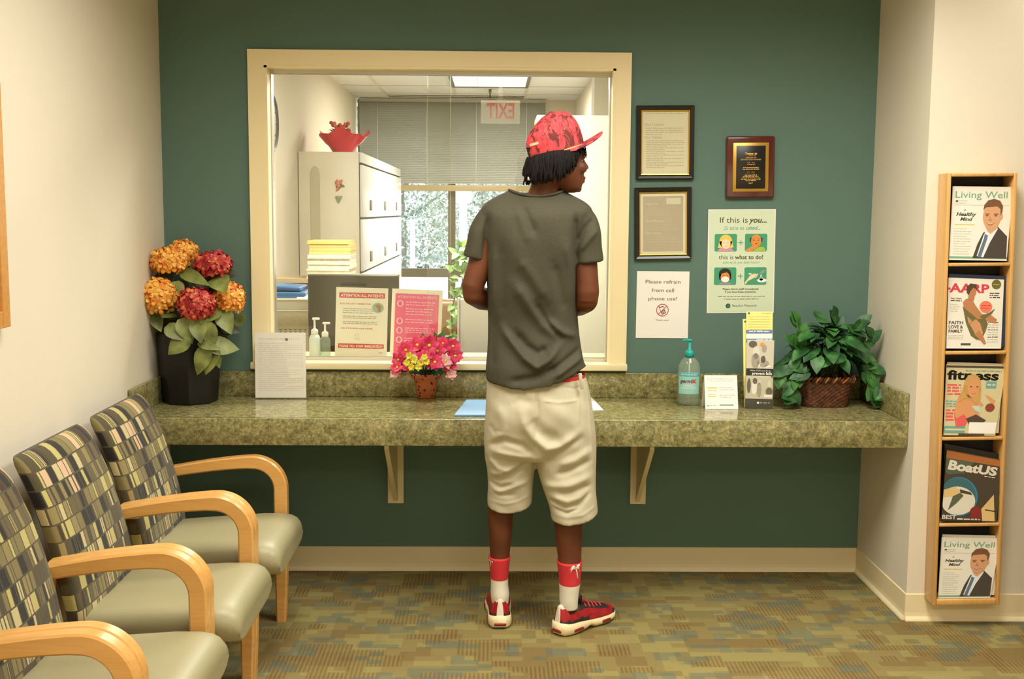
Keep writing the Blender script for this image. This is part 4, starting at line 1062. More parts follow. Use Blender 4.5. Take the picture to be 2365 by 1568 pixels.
# hand sanitizer
c = at(1594, 939, Z=CZ)
t = thing('sanitizer_bottle', 'clear pump bottle of hand sanitizer with teal pump and label, right of the person', 'bottle', (c.x, c.y + 0.045, CZ + 0.0006), (0, 0, -0.15))
zz = at(1594, 822, Y=c.y + 0.045).z - CZ; zp = at(1596, 783, Y=c.y + 0.045).z - CZ
M_GEL = N('sanitizer_bottle_plastic')
tr_ = M_GEL.n('ShaderNodeBsdfTransparent', {'Color': lin((222, 238, 226))}); df = M_GEL.n('ShaderNodeBsdfDiffuse', {'Color': lin((214, 224, 206))}); gl = M_GEL.n('ShaderNodeBsdfGlossy', {'Roughness': 0.05})
m1_ = M_GEL.n('ShaderNodeMixShader', {0: 0.24, 1: tr_.outputs[0], 2: df.outputs[0]}); fr = schlick(M_GEL, 1.45); m2_ = M_GEL.n('ShaderNodeMixShader', {0: fr, 1: m1_.outputs[0], 2: gl.outputs[0]})
M_GEL.t.links.new(m2_.outputs[0], M_GEL.o.inputs['Surface'])
b = MB(); b.lathe([(0.036, 0.0), (0.043, 0.003), (0.0455, 0.012), (0.0455, zz * 0.70), (0.043, zz * 0.80), (0.034, zz * 0.90), (0.018, zz * 0.975), (0.013, zz), (0.013, zz + 0.004)], 36, sy=0.72); b.build('bottle', M_GEL.m, t)
M_TEALP = pm('teal_pump', (28, 170, 160), 0.35)
b = MB(); b.lathe([(0.018, zz - 0.004), (0.018, zz + 0.016), (0.012, zz + 0.022), (0.006, zz + 0.026), (0.005, zp - 0.008)], 20); b.rbox(-0.013, 0.009, -0.008, 0.008, zp - 0.010, zp, 0.003, 2); b.tube([(-0.008, 0, zp - 0.005), (-0.024, 0, zp - 0.006), (-0.030, 0, zp - 0.011)], [0.0045, 0.004, 0.003], 8); b.build('pump', M_TEALP, t)
b = MB(); b.tube([(0, 0, zz), (0.002, 0, 0.012)], 0.003, 6); b.build('dip_tube', pm('dip_tube', (226, 230, 222), 0.4), t)
b = MB(); nn = 14
def lab(a, z_, q=1.012): return (0.0455 * q * math.sin(a), -0.0455 * 0.72 * q * math.cos(a), z_)
b.loft([[lab(-1.0 + 2.0 * j / nn, z_) for j in range(nn + 1)] for z_ in (zz * 0.24, zz * 0.68)], 0, False, False, False)
b.build('label', pm('sanitizer_label', (150, 208, 196), 0.35), t)
def wraptext(s_, a0, z_, h_, m, b, **kw):
    p = Print(0); p.text(s_, 0, 0, 0, h=h_, **kw); b.add([lab(a0 + v[0] / 0.040, z_ + v[2], 1.03 + 0.004 * m) for v in p.v], p.f, m, False)
b = MB()
b.loft([[lab(-0.95 + 1.9 * j / nn, z_, 1.022) for j in range(nn + 1)] for z_ in (zz * 0.60, zz * 0.675)], 2, False, False, False)
wraptext('germ', -0.28, zz * 0.47, 0.014, 0, b, bold=0.03, shear=0.2); wraptext('x', 0.42, zz * 0.47, 0.020, 1, b, bold=0.04)
wraptext('ADVANCED', 0.0, zz * 0.62, 0.008, 3, b); wraptext('HAND', 0.0, zz * 0.39, 0.009, 3, b); wraptext('SANITIZER', 0.0, zz * 0.34, 0.008, 3, b)
b.build('label_lettering', [ink('germ_dark', (110, 60, 66)), I_RED, ink('label_teal', (60, 176, 190)), I_WHITE], t)

# tent card
t, w, h, ln = stand_sheet('tent_card', 'small white folded tent card between the sanitizer bottle and the brochures', 'card', 1629, 1705, 945, 863, CZ, 0.28)
Lx = Matrix.Rotation(ln, 4, 'X')
b = MB(); b.box(-w / 2, w / 2, 0.0, 0.0008, 0.0, h, T=Lx)
bk = 2 * h * math.sin(-ln)
b.box(-w / 2, w / 2, -0.0008, 0.0, 0.0, h, T=TR(0, bk, 0) @ Matrix.Rotation(-ln, 4, 'X')); b.build('card', M_WHITE, t)
p = Print(-0.0002); q = MB()
for k, (v_, f_) in enumerate(((0.88, 1), (0.82, 0.9), (0.62, 0.7), (0.56, 0.8), (0.40, 0.9), (0.34, 0.7))): p.words((-0.42 if k < 2 else -0.05) * w, 0.42 * w, h * v_, 0.003, 0, fill=f_, seed=k)
p.rect(-w * 0.42, h * 0.60, -w * 0.12, h * 0.64, 1); p.words(-w * 0.42, -w * 0.12, h * 0.53, 0.004, 1, fill=1); p.words(-w * 0.4, -w * 0.15, h * 0.42, 0.004, 1, fill=1); p.rect(-w * 0.4, h * 0.36, -w * 0.15, h * 0.385, 1)
p.rect(-w * 0.06, h * 0.10, w * 0.36, h * 0.135, 2); p.disc(-w * 0.42, h * 0.10, 0.003, 0.003, 2); p.words(-w * 0.38, -w * 0.18, h * 0.09, 0.004, 0, fill=1)
q.add(p.v, p.f, 0, False, T=Lx); q.m = p.m; q.build('printed_text', [ink('card_grey', (190, 190, 184)), ink('card_yellow', (232, 206, 120)), ink('card_green', (118, 150, 126))], t)

# brochure holder with brochures
c0, c1 = at(1720, 943, Z=CZ), at(1784, 946, Z=CZ)
m = (c0 + c1) / 2; w = (c1 - c0).length
rz = math.atan2(c1.y - c0.y, c1.x - c0.x)
t = thing('brochure_holder', 'clear upright holder for brochures left of the ivy basket', 'brochure holder', (m.x, m.y, CZ + 0.0006), (0, 0, rz * 0.5))
hB = at(1752, 790, Y=m.y).z - CZ
b = MB(); b.box(-w / 2 - 0.003, w / 2 + 0.003, -0.0015, 0.0, 0.0, hB * 0.48); b.box(-w / 2 - 0.003, w / 2 + 0.003, 0.032, 0.034, 0.0, hB * 0.9); b.box(-w / 2 - 0.003, -w / 2 - 0.0015, 0.0, 0.032, 0.0, hB * 0.48); b.box(w / 2 + 0.0015, w / 2 + 0.003, 0.0, 0.032, 0.0, hB * 0.48); b.box(-w / 2, w / 2, 0.0, 0.032, 0.0, 0.0015); b.build('clear_case', M_ACRY, t)
def leaflet(name, label, y, top, x0, x1, col, rot=0.0):
    o_ = thing(name, label, 'brochure', (m.x, m.y, CZ + 0.0025), (0, rot, rz * 0.5), 'brochures in the clear holder'); return o_
zf = at(1750, 785, Y=m.y).z - CZ - 0.004
f1 = leaflet('brochure', 'front brochure with black and white photographs reading prevent falls', 0, 0, 0, 0, None)
b = MB(); b.box(-w / 2 + 0.001, w / 2 - 0.001, 0.004, 0.009, 0, zf); b.build('leaflet', pm('brochure_grey', (214, 206, 188), 0.5), f1)
p = Print(0.0038); hw = w / 2 - 0.001
p.rect(-hw, 0, hw, zf * 0.14, 0); p.rect(-hw, zf * 0.48, hw, zf * 0.585, 0); p.text('What YOU can do to', 0.002, zf * 0.545, 1, w=w * 0.74, h=0.0055, layer=2); p.text('prevent falls', hw - 0.005, zf * 0.495, 1, w=w * 0.72, h=0.011, align='r', bold=0.02, layer=2)
# two people at a table (upper), dancing pair and a portrait (lower), in greys
for (cx, cz, rx, rz_, k_) in ((-0.3, 0.82, 0.24, 0.10, 2), (-0.33, 0.70, 0.3, 0.11, 3), (0.28, 0.88, 0.18, 0.055, 3), (0.22, 0.72, 0.17, 0.055, 4), (0.3, 0.66, 0.36, 0.05, 3), (-0.1, 0.66, 0.14, 0.05, 1), (0.5, 0.62, 0.3, 0.018, 1), (-0.55, 0.94, 0.3, 0.05, 4), (-0.32, 0.40, 0.16, 0.045, 4), (-0.36, 0.30, 0.20, 0.10, 1), (0.02, 0.38, 0.13, 0.04, 2), (0.0, 0.27, 0.17, 0.11, 3), (0.72, 0.36, 0.15, 0.05, 2), (0.72, 0.25, 0.24, 0.06, 4), (-0.75, 0.33, 0.14, 0.11, 4)):
    p.disc(cx * w / 2, cz * zf, rx * w / 2, rz_ * zf, k_, 2)
p.disc(0.12 * w / 2, 0.94 * zf, 0.16 * w / 2, 0.025 * zf, 5, 3); p.rect(0.36 * w / 2, 0.16 * zf, hw, 0.205 * zf, 1, 3)
p.disc(-0.05 * w / 2, 0.08 * zf, 0.0045, 0.0045, 1, 2); p.words(0.08 * w / 2, 0.8 * w / 2, 0.075 * zf, 0.005, 3, 2, 1)
# words on the edge of the strip stay inside it
p.build('printed_artwork', [ink('brochure_black', (48, 46, 38)), I_WHITE, ink('bw_light', (226, 222, 206)), ink('bw_mid', (170, 164, 148)), ink('bw_dark', (104, 98, 84)), ink('brochure_orange', (226, 160, 76))], f1)
f2 = leaflet('brochure', 'tall yellow brochure with blue bars standing behind the front brochure', 0, 0, 0, 0, None, -0.02)
zt2 = at(1750, 719, Y=m.y + 0.018).z - CZ - 0.003
b = MB(); b.box(-w / 2 + 0.003, w / 2 - 0.002, 0.011, 0.014, 0, zt2); b.build('leaflet', pm('brochure_yellow', (248, 240, 150), 0.5), f2)
p = Print(0.0108); hw = w / 2 - 0.003
zb = at(1752, 770, Y=m.y).z - CZ; zb2 = at(1752, 790, Y=m.y).z - CZ
p.rect(-hw, zb2 - 0.004, hw, zb, 1, 1); p.rect(-hw, zb - 0.004, hw, zb + 0.010, 0, 2); p.rect(-hw, zb2 - 0.006, hw, zb2 + 0.010, 0, 2)
p.words(-hw * 0.8, hw * 0.8, zb + 0.003, 0.005, 1, 3, 1); p.words(-hw * 0.2, hw * 0.95, zb2 + 0.002, 0.006, 1, 3, 1)
for k in range(7): p.words(-hw * 0.85, hw * 0.85, zt2 - 0.02 - 0.010 * k, 0.0028, 3, 2, 1, k)
p.words(hw * 0.2, hw * 0.9, zt2 - 0.008, 0.004, 3, 2, 1); p.disc(-hw * 0.8, zt2 - 0.006, 0.004, 0.004, 2, 2)
p.build('printed_text', [ink('brochure_blue', (104, 138, 186)), I_WHITE, ink('brochure_brown', (120, 92, 60)), ink('brochure_tan', (222, 206, 120))], f2)
f3 = leaflet('brochure', 'second yellow brochure, rearmost and sticking out to the left', 0, 0, 0, 0, None, -0.045)
zt3 = at(1715, 735, Y=m.y + 0.026).z - CZ - 0.003
b = MB(); b.box(-w / 2 - 0.001, w / 2 - 0.006, 0.019, 0.022, 0.003, zt3); b.build('leaflet', MATS['brochure_yellow'], f3)
p = Print(0.0188); p.disc(-w / 2 + 0.008, zt3 - 0.010, 0.004, 0.004, 0, 1); p.build('logo_dot', [MATS['ink_brochure_brown']], f3)

# blue folder and white sheet lying on the counter
def flat_sheet(name, label, cat, pts, zoff, th, mat):
    P_ = [at(px, py, Z=CZ) for px, py in pts]; c = sum(P_, Vector()) / len(P_)
    n = len(P_); vs = [((q.x - c.x), (q.y - c.y), 0) for q in P_] + [((q.x - c.x), (q.y - c.y), th) for q in P_]
    b = MB(); b.add(vs, [tuple(range(n))[::-1], tuple(range(n, 2 * n))] + [(j, (j + 1) % n, n + (j + 1) % n, n + j) for j in range(n)], 0, False)
    return tag(b.build(name, mat, loc=(c.x, c.y, CZ + zoff)), label, cat)
flat_sheet('blue_folder', 'light blue folder lying on the counter, left of the person', 'folder', ((1078, 926), (1200, 926), (1196, 962), (1049, 962)), 0.0006, 0.006, pm('folder_blue', (128, 170, 206), 0.5))
flat_sheet('form_sheet', 'white sheet of paper on the counter, its corner showing right of the person', 'paper', ((1366, 918), (1394, 948), (1282, 950), (1262, 920)), 0.0006, 0.001, M_WHITE)

# ivy in a wicker basket
c0, c1 = at(1855, 940, Z=CZ), at(1970, 946, Z=CZ)
IX, IY = (c0.x + c1.x) / 2, -0.17
t = thing('ivy_basket', 'brown wicker basket of green artificial ivy in the right corner of the counter', 'potted plant', (IX, IY, CZ + 0.0008))
IB = Vector((IX, IY, CZ))
kk = N('dark_wicker'); kk.set('Base Color', kk.ramp(kk.noise(kk.coord(), 60, 3), [(0.3, (58, 30, 20)), (0.6, (104, 58, 38)), (0.8, (140, 84, 54))])); kk.set('Roughness', 0.45)
b = MB(); nn = 96; rings = []
def bask(a, hx_, hy_, q=5.0):
    c_, s_ = math.cos(a), math.sin(a); k_ = (abs(c_ / hx_) ** q + abs(s_ / hy_) ** q) ** (-1 / q); return k_ * c_, k_ * s_
for i in range(27):
    z_ = 0.004 * i
    ring_ = []
    for j in range(nn):
        a = 2 * PI * j / nn; wv = 0.0035 * math.sin(j * PI / 2 * 0.5 * 2 + (i // 2) * PI) * (1 if i % 2 else 0.4)
        px_, py2 = bask(a, 0.086 + 0.018 * i / 26 + wv, 0.058 + 0.014 * i / 26 + wv); ring_.append((px_, py2, z_))
    rings.append(ring_)
b.loft(rings, 0); b.build('basket', kk.m, t)
b = MB()
for i in range(46):
    a = 2 * PI * i / 46; a2 = a + 0.19
    p0, p1 = bask(a, 0.106, 0.074), bask(a2, 0.108, 0.076)
    b.tube([(p0[0], p0[1], 0.100), ((p0[0] + p1[0]) / 2 * 1.06, (p0[1] + p1[1]) / 2 * 1.06, 0.113), (p1[0], p1[1], 0.122)], 0.005, 6, 1 if i % 3 == 0 else 0)
b.build('rim', [kk.m, pm('orange_cane', (206, 132, 70), 0.35)], t)
M_IVY = N('ivy_leaf'); v = M_IVY.coord(); M_IVY.set('Base Color', M_IVY.ramp(M_IVY.noise(v, 11, 4, 0.6), [(0.3, (16, 42, 20)), (0.48, (36, 84, 38)), (0.66, (76, 134, 62))])); M_IVY.set('Roughness', 0.5)
R_ = random.Random(21)
lf, stv = MB(), MB()
cen = Vector((0.015, 0.0, 0.17))
for k in range(134):
    a = R_.uniform(0, 2 * PI); el = R_.uniform(-0.2, 1.45)
    d = Vector((math.cos(a) * math.cos(el), math.sin(a) * math.cos(el), math.sin(el)))
    r_ = R_.uniform(0.55, 1.0)
    p_ = cen + Vector((d.x * 0.185, d.y * 0.115, d.z * 0.165)) * r_
    p_.y = min(p_.y, -IY - 0.055); p_.x = min(p_.x, XR - IX - 0.06)
    out = (d + Vector((0, 0, -0.9))).normalized()
    if p_.y < -0.02 and abs(p_.x) < 0.125 and p_.z < 0.185: p_.z = 0.185 + R_.uniform(0, 0.05); out.z *= 0.35
    ln_ = R_.uniform(0.052, 0.085)
    lf.leaf(p_, out + Vector((R_.uniform(-0.5, 0.5), R_.uniform(-0.35, 0.2), 0)), d + Vector((0, -0.3, 0.5)), ln_, ln_ * R_.uniform(0.7, 0.85), heart=0.22, bend=R_.uniform(0.1, 0.35))
    if k % 3 == 0: stv.tube([(R_.uniform(-0.05, 0.05), R_.uniform(-0.03, 0.03), 0.10), cen.lerp(p_, 0.6) + Vector((0, 0, 0.02)), p_], 0.0018, 5)
# shoots that stand out and trail
for pts_, yy in ((((1900, 850), (1860, 800), (1845, 755), (1840, 735)), -0.2), (((1930, 830), (1932, 780), (1930, 745), (1928, 728)), -0.18), (((1960, 830), (1985, 780), (1975, 760), (1990, 745)), -0.18), (((1980, 840), (2020, 790), (2035, 770)), -0.2), (((1990, 850), (2030, 850), (2048, 870), (2060, 930)), -0.24), (((1990, 860), (2020, 880), (2040, 910), (2050, 945)), -0.25), (((1870, 860), (1840, 870), (1818, 905), (1815, 932)), -0.26), (((1870, 850), (1830, 850), (1805, 855), (1797, 870)), -0.24), (((1860, 840), (1835, 880), (1830, 925)), -0.25), (((1860, 830), (1832, 795), (1828, 790)), -0.2), (((2000, 850), (2045, 850), (2065, 860)), -0.22)):
    P_ = [at(px, py, Y=yy - 0.004 * i) - IB for i, (px, py) in enumerate(pts_)]
    for q in P_: q.z = max(q.z, 0.012); q.x = min(q.x, XR - IX - 0.045)
    stv.tube(P_, 0.0018, 5)
    for i in range(len(P_) - 1):
        for s_ in range(3):
            c = P_[i].lerp(P_[i + 1], (s_ + 0.7) / 3.2); d = (P_[i + 1] - P_[i]).normalized() + Vector((R_.uniform(-0.7, 0.7), R_.uniform(-0.5, 0.1), R_.uniform(-0.5, 0.1)))
            l_ = R_.uniform(0.04, 0.062)
            if c.z + d.normalized().z * l_ < 0.004: d.z = abs(d.z) * 0.1
            lf.leaf(c, d, (R_.uniform(-0.4, 0.4), -1, 0.8), l_, l_ * 0.8, heart=0.22, bend=0.12)
lv = lf.build('leaves', M_IVY.m, t); stv.build('stems', pm('ivy_stem', (64, 80, 36), 0.6), t)

# ------------------------------------------------------------------ notices and bottles behind the glass
t, w, h, ln = stand_sheet('patient_notice', 'white notice with red bands reading Attention all patients, behind the glass', 'notice', 773, 893, 815, 664, SH, 0.1)
t.location.y = 0.235; a, c = at(773, 815, Y=0.235), at(893, 817, Y=0.235); w = c.x - a.x; t.location.x = (a.x + c.x) / 2; t.rotation_euler = (0, 0.02, 0)
h = at(830, 664, Y=0.26).z - SH
Lx = Matrix.Rotation(-0.09, 4, 'X')
b = MB(); b.box(-w / 2, w / 2, 0.0, 0.0012, 0.0, h, T=Lx); b.build('sheet', pm('notice_cream', (246, 240, 216), 0.55), t)
p = Print(-0.0003); q = MB()
p.rect(-w * 0.44, h * 0.85, w * 0.44, h * 0.925, 0); p.text('ATTENTION ALL PATIENTS', 0, h * 0.866, 1, w=w * 0.82, h=h * 0.040, bold=0.02, layer=2)
p.rect(-w * 0.44, h * 0.125, w * 0.44, h * 0.19, 0); p.text('PLEASE TELL STAFF IMMEDIATELY!', 0, h * 0.138, 1, w=w * 0.82, h=h * 0.034, bold=0.02, layer=2)
p.text('IF IN THE LAST 3 WEEKS YOU:', -w * 0.42, h * 0.755, 0, w=w * 0.60, h=h * 0.022, align='l', bold=0.01); p.text('AND IF YOU NOW HAVE A FEVER,', -w * 0.40, h * 0.40, 0, w=w * 0.62, h=h * 0.022, align='l', bold=0.01)
for k, v_ in enumerate((0.69, 0.66, 0.63, 0.58, 0.555, 0.50, 0.475)): p.words(-w * 0.36, w * (0.22 if k < 3 else 0.32), h * v_, h * 0.013, 2, fill=0.95, seed=k); 
p.disc(w * 0.31, h * 0.715, w * 0.115, h * 0.075, 3, 1); p.poly([(w * 0.25, h * 0.75), (w * 0.33, h * 0.77), (w * 0.38, h * 0.73), (w * 0.36, h * 0.66), (w * 0.32, h * 0.655), (w * 0.31, h * 0.70)], 4, 2)
p.ring(-w * 0.08, h * 0.30, w * 0.04, 0.001, 2); p.words(-w * 0.12, -w * 0.02, h * 0.255, h * 0.01, 2); p.words(w * 0.34, w * 0.42, h * 0.06, h * 0.018, 2)
q.add(p.v, p.f, 0, False, T=Lx); q.m = p.m; q.build('printed_text', [ink('notice_red', (212, 78, 66)), I_WHITE, ink('notice_grey', (176, 172, 156)), ink('map_green', (160, 190, 170)), ink('map_brown', (186, 122, 78))], t)
t = thing('pink_notice', 'pink notice on a white card behind the glass, above the flower pot', 'notice', (0, 0.27, SH + 0.0006), (0, 0.035, 0))
a, c = at(899, 835, Y=0.27), at(1016, 835, Y=0.27); w = c.x - a.x; t.location.x = (a.x + c.x) / 2 + 0.002; h = at(955, 668, Y=0.295).z - SH
b = MB(); b.box(-w / 2, w / 2, 0.0, 0.0012, 0.0, h, T=Lx); b.build('sheet', MATS['notice_cream'], t)
p = Print(-0.0003); q = MB()
p.rect(-w * 0.43, h * 0.03, w * 0.43, h * 0.93, 0); p.text('ATTENTION ALL PATIENTS', 0.0, h * 0.866, 1, w=w * 0.76, h=h * 0.034, bold=0.02, layer=2)
for zz_ in (0.78, 0.52, 0.38, 0.24): p.disc(-w * 0.33, h * zz_, w * 0.065, w * 0.065, 1, 2); p.disc(-w * 0.33, h * zz_, w * 0.035, w * 0.045, 2, 3)
for k, v_ in enumerate((0.80, 0.76, 0.70, 0.66, 0.62, 0.54, 0.50, 0.41, 0.38, 0.35, 0.26, 0.22)): p.words(-w * 0.22, w * 0.36, h * v_, h * 0.017, 1, 2, 0.9, k)
q.add(p.v, p.f, 0, False, T=Lx); q.m = p.m; q.build('printed_text', [ink('pink_panel', (240, 100, 140)), ink('pink_white', (250, 190, 204)), ink('pink_deep', (226, 96, 130))], t)


def pump_bottle(px, pyt, pyb, Y, label, mat, mpump, r):
    c = at(px, 800, Y=Y); zt_ = at(px, pyt, Y=Y).z - SH
    t = thing('pump_bottle', label, 'bottle', (c.x, Y, SH + 0.0006), group='pump bottles behind the glass')
    hb = zt_ * 0.60
    b = MB(); b.lathe([(r * 0.9, 0), (r, 0.004), (r, hb * 0.8), (r * 0.8, hb * 0.93), (r * 0.42, hb)], 24); b.build('bottle', mat, t)
    b = MB(); b.lathe([(r * 0.62, hb * 0.97), (r * 0.62, hb + 0.016), (r * 0.3, hb + 0.022), (r * 0.18, hb + 0.024), (r * 0.18, zt_ - 0.008)], 18); b.rbox(-0.010, 0.022, -0.006, 0.006, zt_ - 0.009, zt_, 0.003, 2); b.build('pump', mpump, t)


M_PW = pm('white_pump', (246, 242, 230), 0.35)
pump_bottle(727, 734, 818, 0.20, 'white lotion pump bottle behind the glass, left of the clear one', pm('lotion_white', (226, 234, 222), 0.4), M_PW, 0.024)
pump_bottle(751, 744, 818, 0.215, 'clear pump bottle behind the glass beside the white notice', M_GEL.m, M_PW, 0.023)


# ------------------------------------------------------------------ magazine rack on the right wall
RKX, RKZ, RKT = 1.6009, 0.086, -0.0164
RW, RH, RD = 0.243, 1.556, 0.089
t = thing('magazine_rack', 'tall narrow maple wall rack with five magazine pockets', 'magazine rack', (RKX, YO - 0.001, RKZ), (0, RKT, 0))
for x0 in (0, RW - 0.012):
    b = MB(); b.rbox(x0, x0 + 0.012, -RD, 0, 0, RH, 0.003, 2); b.build('side_panel', M_RACK, t)
b = MB(); b.rbox(0.0122, RW - 0.0122, -RD + 0.001, 0, RH - 0.013, RH - 0.0005, 0.003, 2); b.build('top_panel', M_RACK, t)
b = MB(); b.rbox(0.0122, RW - 0.0122, -RD + 0.001, 0, 0.0005, 0.024, 0.004, 2); b.build('bottom_panel', M_RACK, t)
b = MB(); b.box(0.0122, RW - 0.0122, -0.006, -0.0005, 0.0245, RH - 0.0135); b.build('back_panel', pm('rack_black_back', (30, 28, 24), 0.6), t)
SHELF = [0.306, 0.622, 0.931, 1.243]
for z_ in SHELF:
    b = MB(); b.rbox(0.0122, RW - 0.0122, -RD + 0.001, -0.0065, z_ - 0.012, z_, 0.003, 2); b.build('shelf', M_RACK, t)


class Cover(Print):
    """print in the unit square of a magazine cover, carried onto the leaning sheet"""
    def __init__(s, P4): Print.__init__(s, 0.0, 1.0); s.P4 = P4; s.n = (P4[1] - P4[0]).cross(P4[3] - P4[0]).normalized()
    def place(s):
        BL, BR, TRc, TL = s.P4; out = []
        for x, y, z in s.v:
            x = min(max(x, 0), 1); z = min(max(z, 0), 1)
            p = (BL * (1 - x) + BR * x) * (1 - z) + (TL * (1 - x) + TRc * x) * z
            out.append(tuple(p + s.n * (0.0001 - 0.00022 * y)))
        s.v = out
    def text(s, t_, x, z, m, w=None, h=None, align='l', bold=0.0, shear=0.0, layer=1, rot=0.0):
        Print.text(s, t_, x, z, m, w, h, align, bold, shear, layer, rot)


def magazine(label, tl, tr_, br, bl, ytop, ybot, base, art=None, mats=(), th=0.004):
    yb = YO + ybot; P4 = []
    z0 = at(*bl, Y=yb).z
    for q in (bl, br, tr_, tl):                    # four corners on one leaning plane
        y = yb
        for _ in range(6): y = yb + (ytop - ybot) * (at(*q, Y=y).z - z0) / 0.26
        P4.append(at(*q, Y=y))
    c = (P4[0] + P4[1]) / 2; L = [q - c for q in P4]
    t = thing('magazine', label, 'magazine', c, group='magazines in the wall rack')
    n = (L[1] - L[0]).cross(L[3] - L[0]).normalized()
    K = 8; b = MB(); G = [[None] * (K + 1) for _ in range(K + 1)]
    vs = []
    for back in (0, 1):
        for j in range(K + 1):
            for i in range(K + 1):
                x, z = i / K, j / K
                p = (L[0] * (1 - x) + L[1] * x) * (1 - z) + (L[3] * (1 - x) + L[2] * x) * z
                vs.append(p - n * (th if back else 0))
    q = (K + 1) ** 2; id_ = lambda i, j, bk: bk * q + j * (K + 1) + i
    fs = []
    for j in range(K):
        for i in range(K):
            fs.append((id_(i, j, 0), id_(i + 1, j, 0), id_(i + 1, j + 1, 0), id_(i, j + 1, 0))); fs.append((id_(i, j + 1, 1), id_(i + 1, j + 1, 1), id_(i + 1, j, 1), id_(i, j, 1)))
    for i in range(K):
        fs.append((id_(i, 0, 1), id_(i + 1, 0, 1), id_(i + 1, 0, 0), id_(i, 0, 0))); fs.append((id_(i, K, 0), id_(i + 1, K, 0), id_(i + 1, K, 1), id_(i, K, 1)))
        fs.append((id_(0, i, 0), id_(0, i + 1, 0), id_(0, i + 1, 1), id_(0, i, 1))); fs.append((id_(K, i, 1), id_(K, i + 1, 1), id_(K, i + 1, 0), id_(K, i, 0)))
    b.add(vs, fs, 0, False)
    b.build('pages', pm(*base) if isinstance(base, tuple) else base, t)
    if art:
        cv = Cover(L); art(cv); cv.place()
        cv.build('cover_print', list(mats), t)
    return t


def living_well(p):
    # 0 green title 1 dark 2 skin 3 hair 4 suit 5 shirt 6 tie 7 yellow 8 grey 9 shade 10 dark skin line
    p.text('Living Well', 0.05, 0.845, 0, w=0.87, h=0.090, bold=0.006)
    p.rect(0.05, 0.745, 0.97, 0.75, 8); p.rect(0.06, 0.79, 0.10, 0.81, 1); p.rect(0.12, 0.80, 0.26, 0.808, 8); p.rect(0.06, 0.77, 0.24, 0.777, 8)
    p.text('A', 0.20, 0.665, 1, w=0.04, h=0.03, shear=0.2); p.text('Healthy', 0.08, 0.60, 1, w=0.34, h=0.048, bold=0.03, shear=0.25); p.text('Mind', 0.15, 0.535, 1, w=0.21, h=0.046, bold=0.03, shear=0.25)
    p.rect(0.07, 0.475, 0.40, 0.49, 7)
    for k in range(11): p.words(0.06, 0.36, 0.42 - 0.034 * k, 0.012, 8, 1, 0.95 if k % 3 else 0.7, k)
    p.rect(0.0, 0.022, 1.0, 0.05, 0, 1)
    # suited person, head and shoulders
    p.poly([(0.40, 0.03), (0.47, 0.22), (0.56, 0.38), (0.66, 0.40), (0.80, 0.46), (0.97, 0.33), (0.985, 0.03)], 4, 2)
    p.poly([(0.47, 0.06), (0.565, 0.34), (0.60, 0.40), (0.78, 0.47), (0.80, 0.43), (0.68, 0.24), (0.585, 0.04)], 5, 3)
    p.poly([(0.48, 0.04), (0.575, 0.30), (0.585, 0.36), (0.64, 0.34), (0.63, 0.29), (0.545, 0.04)], 6, 4)
    p.poly([(0.62, 0.40), (0.60, 0.45), (0.76, 0.50), (0.79, 0.44), (0.68, 0.36)], 2, 4)
    p.disc(0.685, 0.605, 0.155, 0.185, 2, 5); p.poly([(0.54, 0.62), (0.545, 0.52), (0.60, 0.435), (0.66, 0.42), (0.74, 0.45), (0.80, 0.52), (0.83, 0.62)], 2, 6)
    p.poly([(0.53, 0.68), (0.54, 0.75), (0.60, 0.815), (0.70, 0.835), (0.80, 0.81), (0.855, 0.74), (0.85, 0.66), (0.83, 0.60), (0.815, 0.70), (0.76, 0.735), (0.64, 0.725), (0.57, 0.72)], 3, 7)
    p.disc(0.842, 0.60, 0.022, 0.04, 2, 7)
    for cx in (0.60, 0.745): p.rect(cx - 0.035, 0.625, cx + 0.04, 0.635, 3, 8); p.disc(cx, 0.608, 0.024, 0.009, 10, 8)
    p.poly([(0.645, 0.60), (0.63, 0.545), (0.665, 0.535), (0.69, 0.545)], 9, 8); p.poly([(0.59, 0.51), (0.665, 0.49), (0.74, 0.515), (0.665, 0.475)], 10, 9); p.poly([(0.60, 0.507), (0.665, 0.495), (0.73, 0.511), (0.665, 0.487)], 5, 10)


LW = [ink('lw_green', (124, 168, 132)), ink('lw_dark', (70, 66, 58)), ink('cover_skin', (214, 160, 116)), ink('cover_hair', (120, 82, 52)), ink('cover_suit', (72, 64, 56)), ink('cover_shirt', (228, 232, 234)), ink('cover_tie', (96, 116, 136)), ink('cover_yellow', (226, 196, 104)), I_LGREY, ink('cover_blush', (196, 134, 96)), ink('cover_shadow', (120, 72, 54))]
CWH = ('cover_white', (236, 232, 218), 0.3)


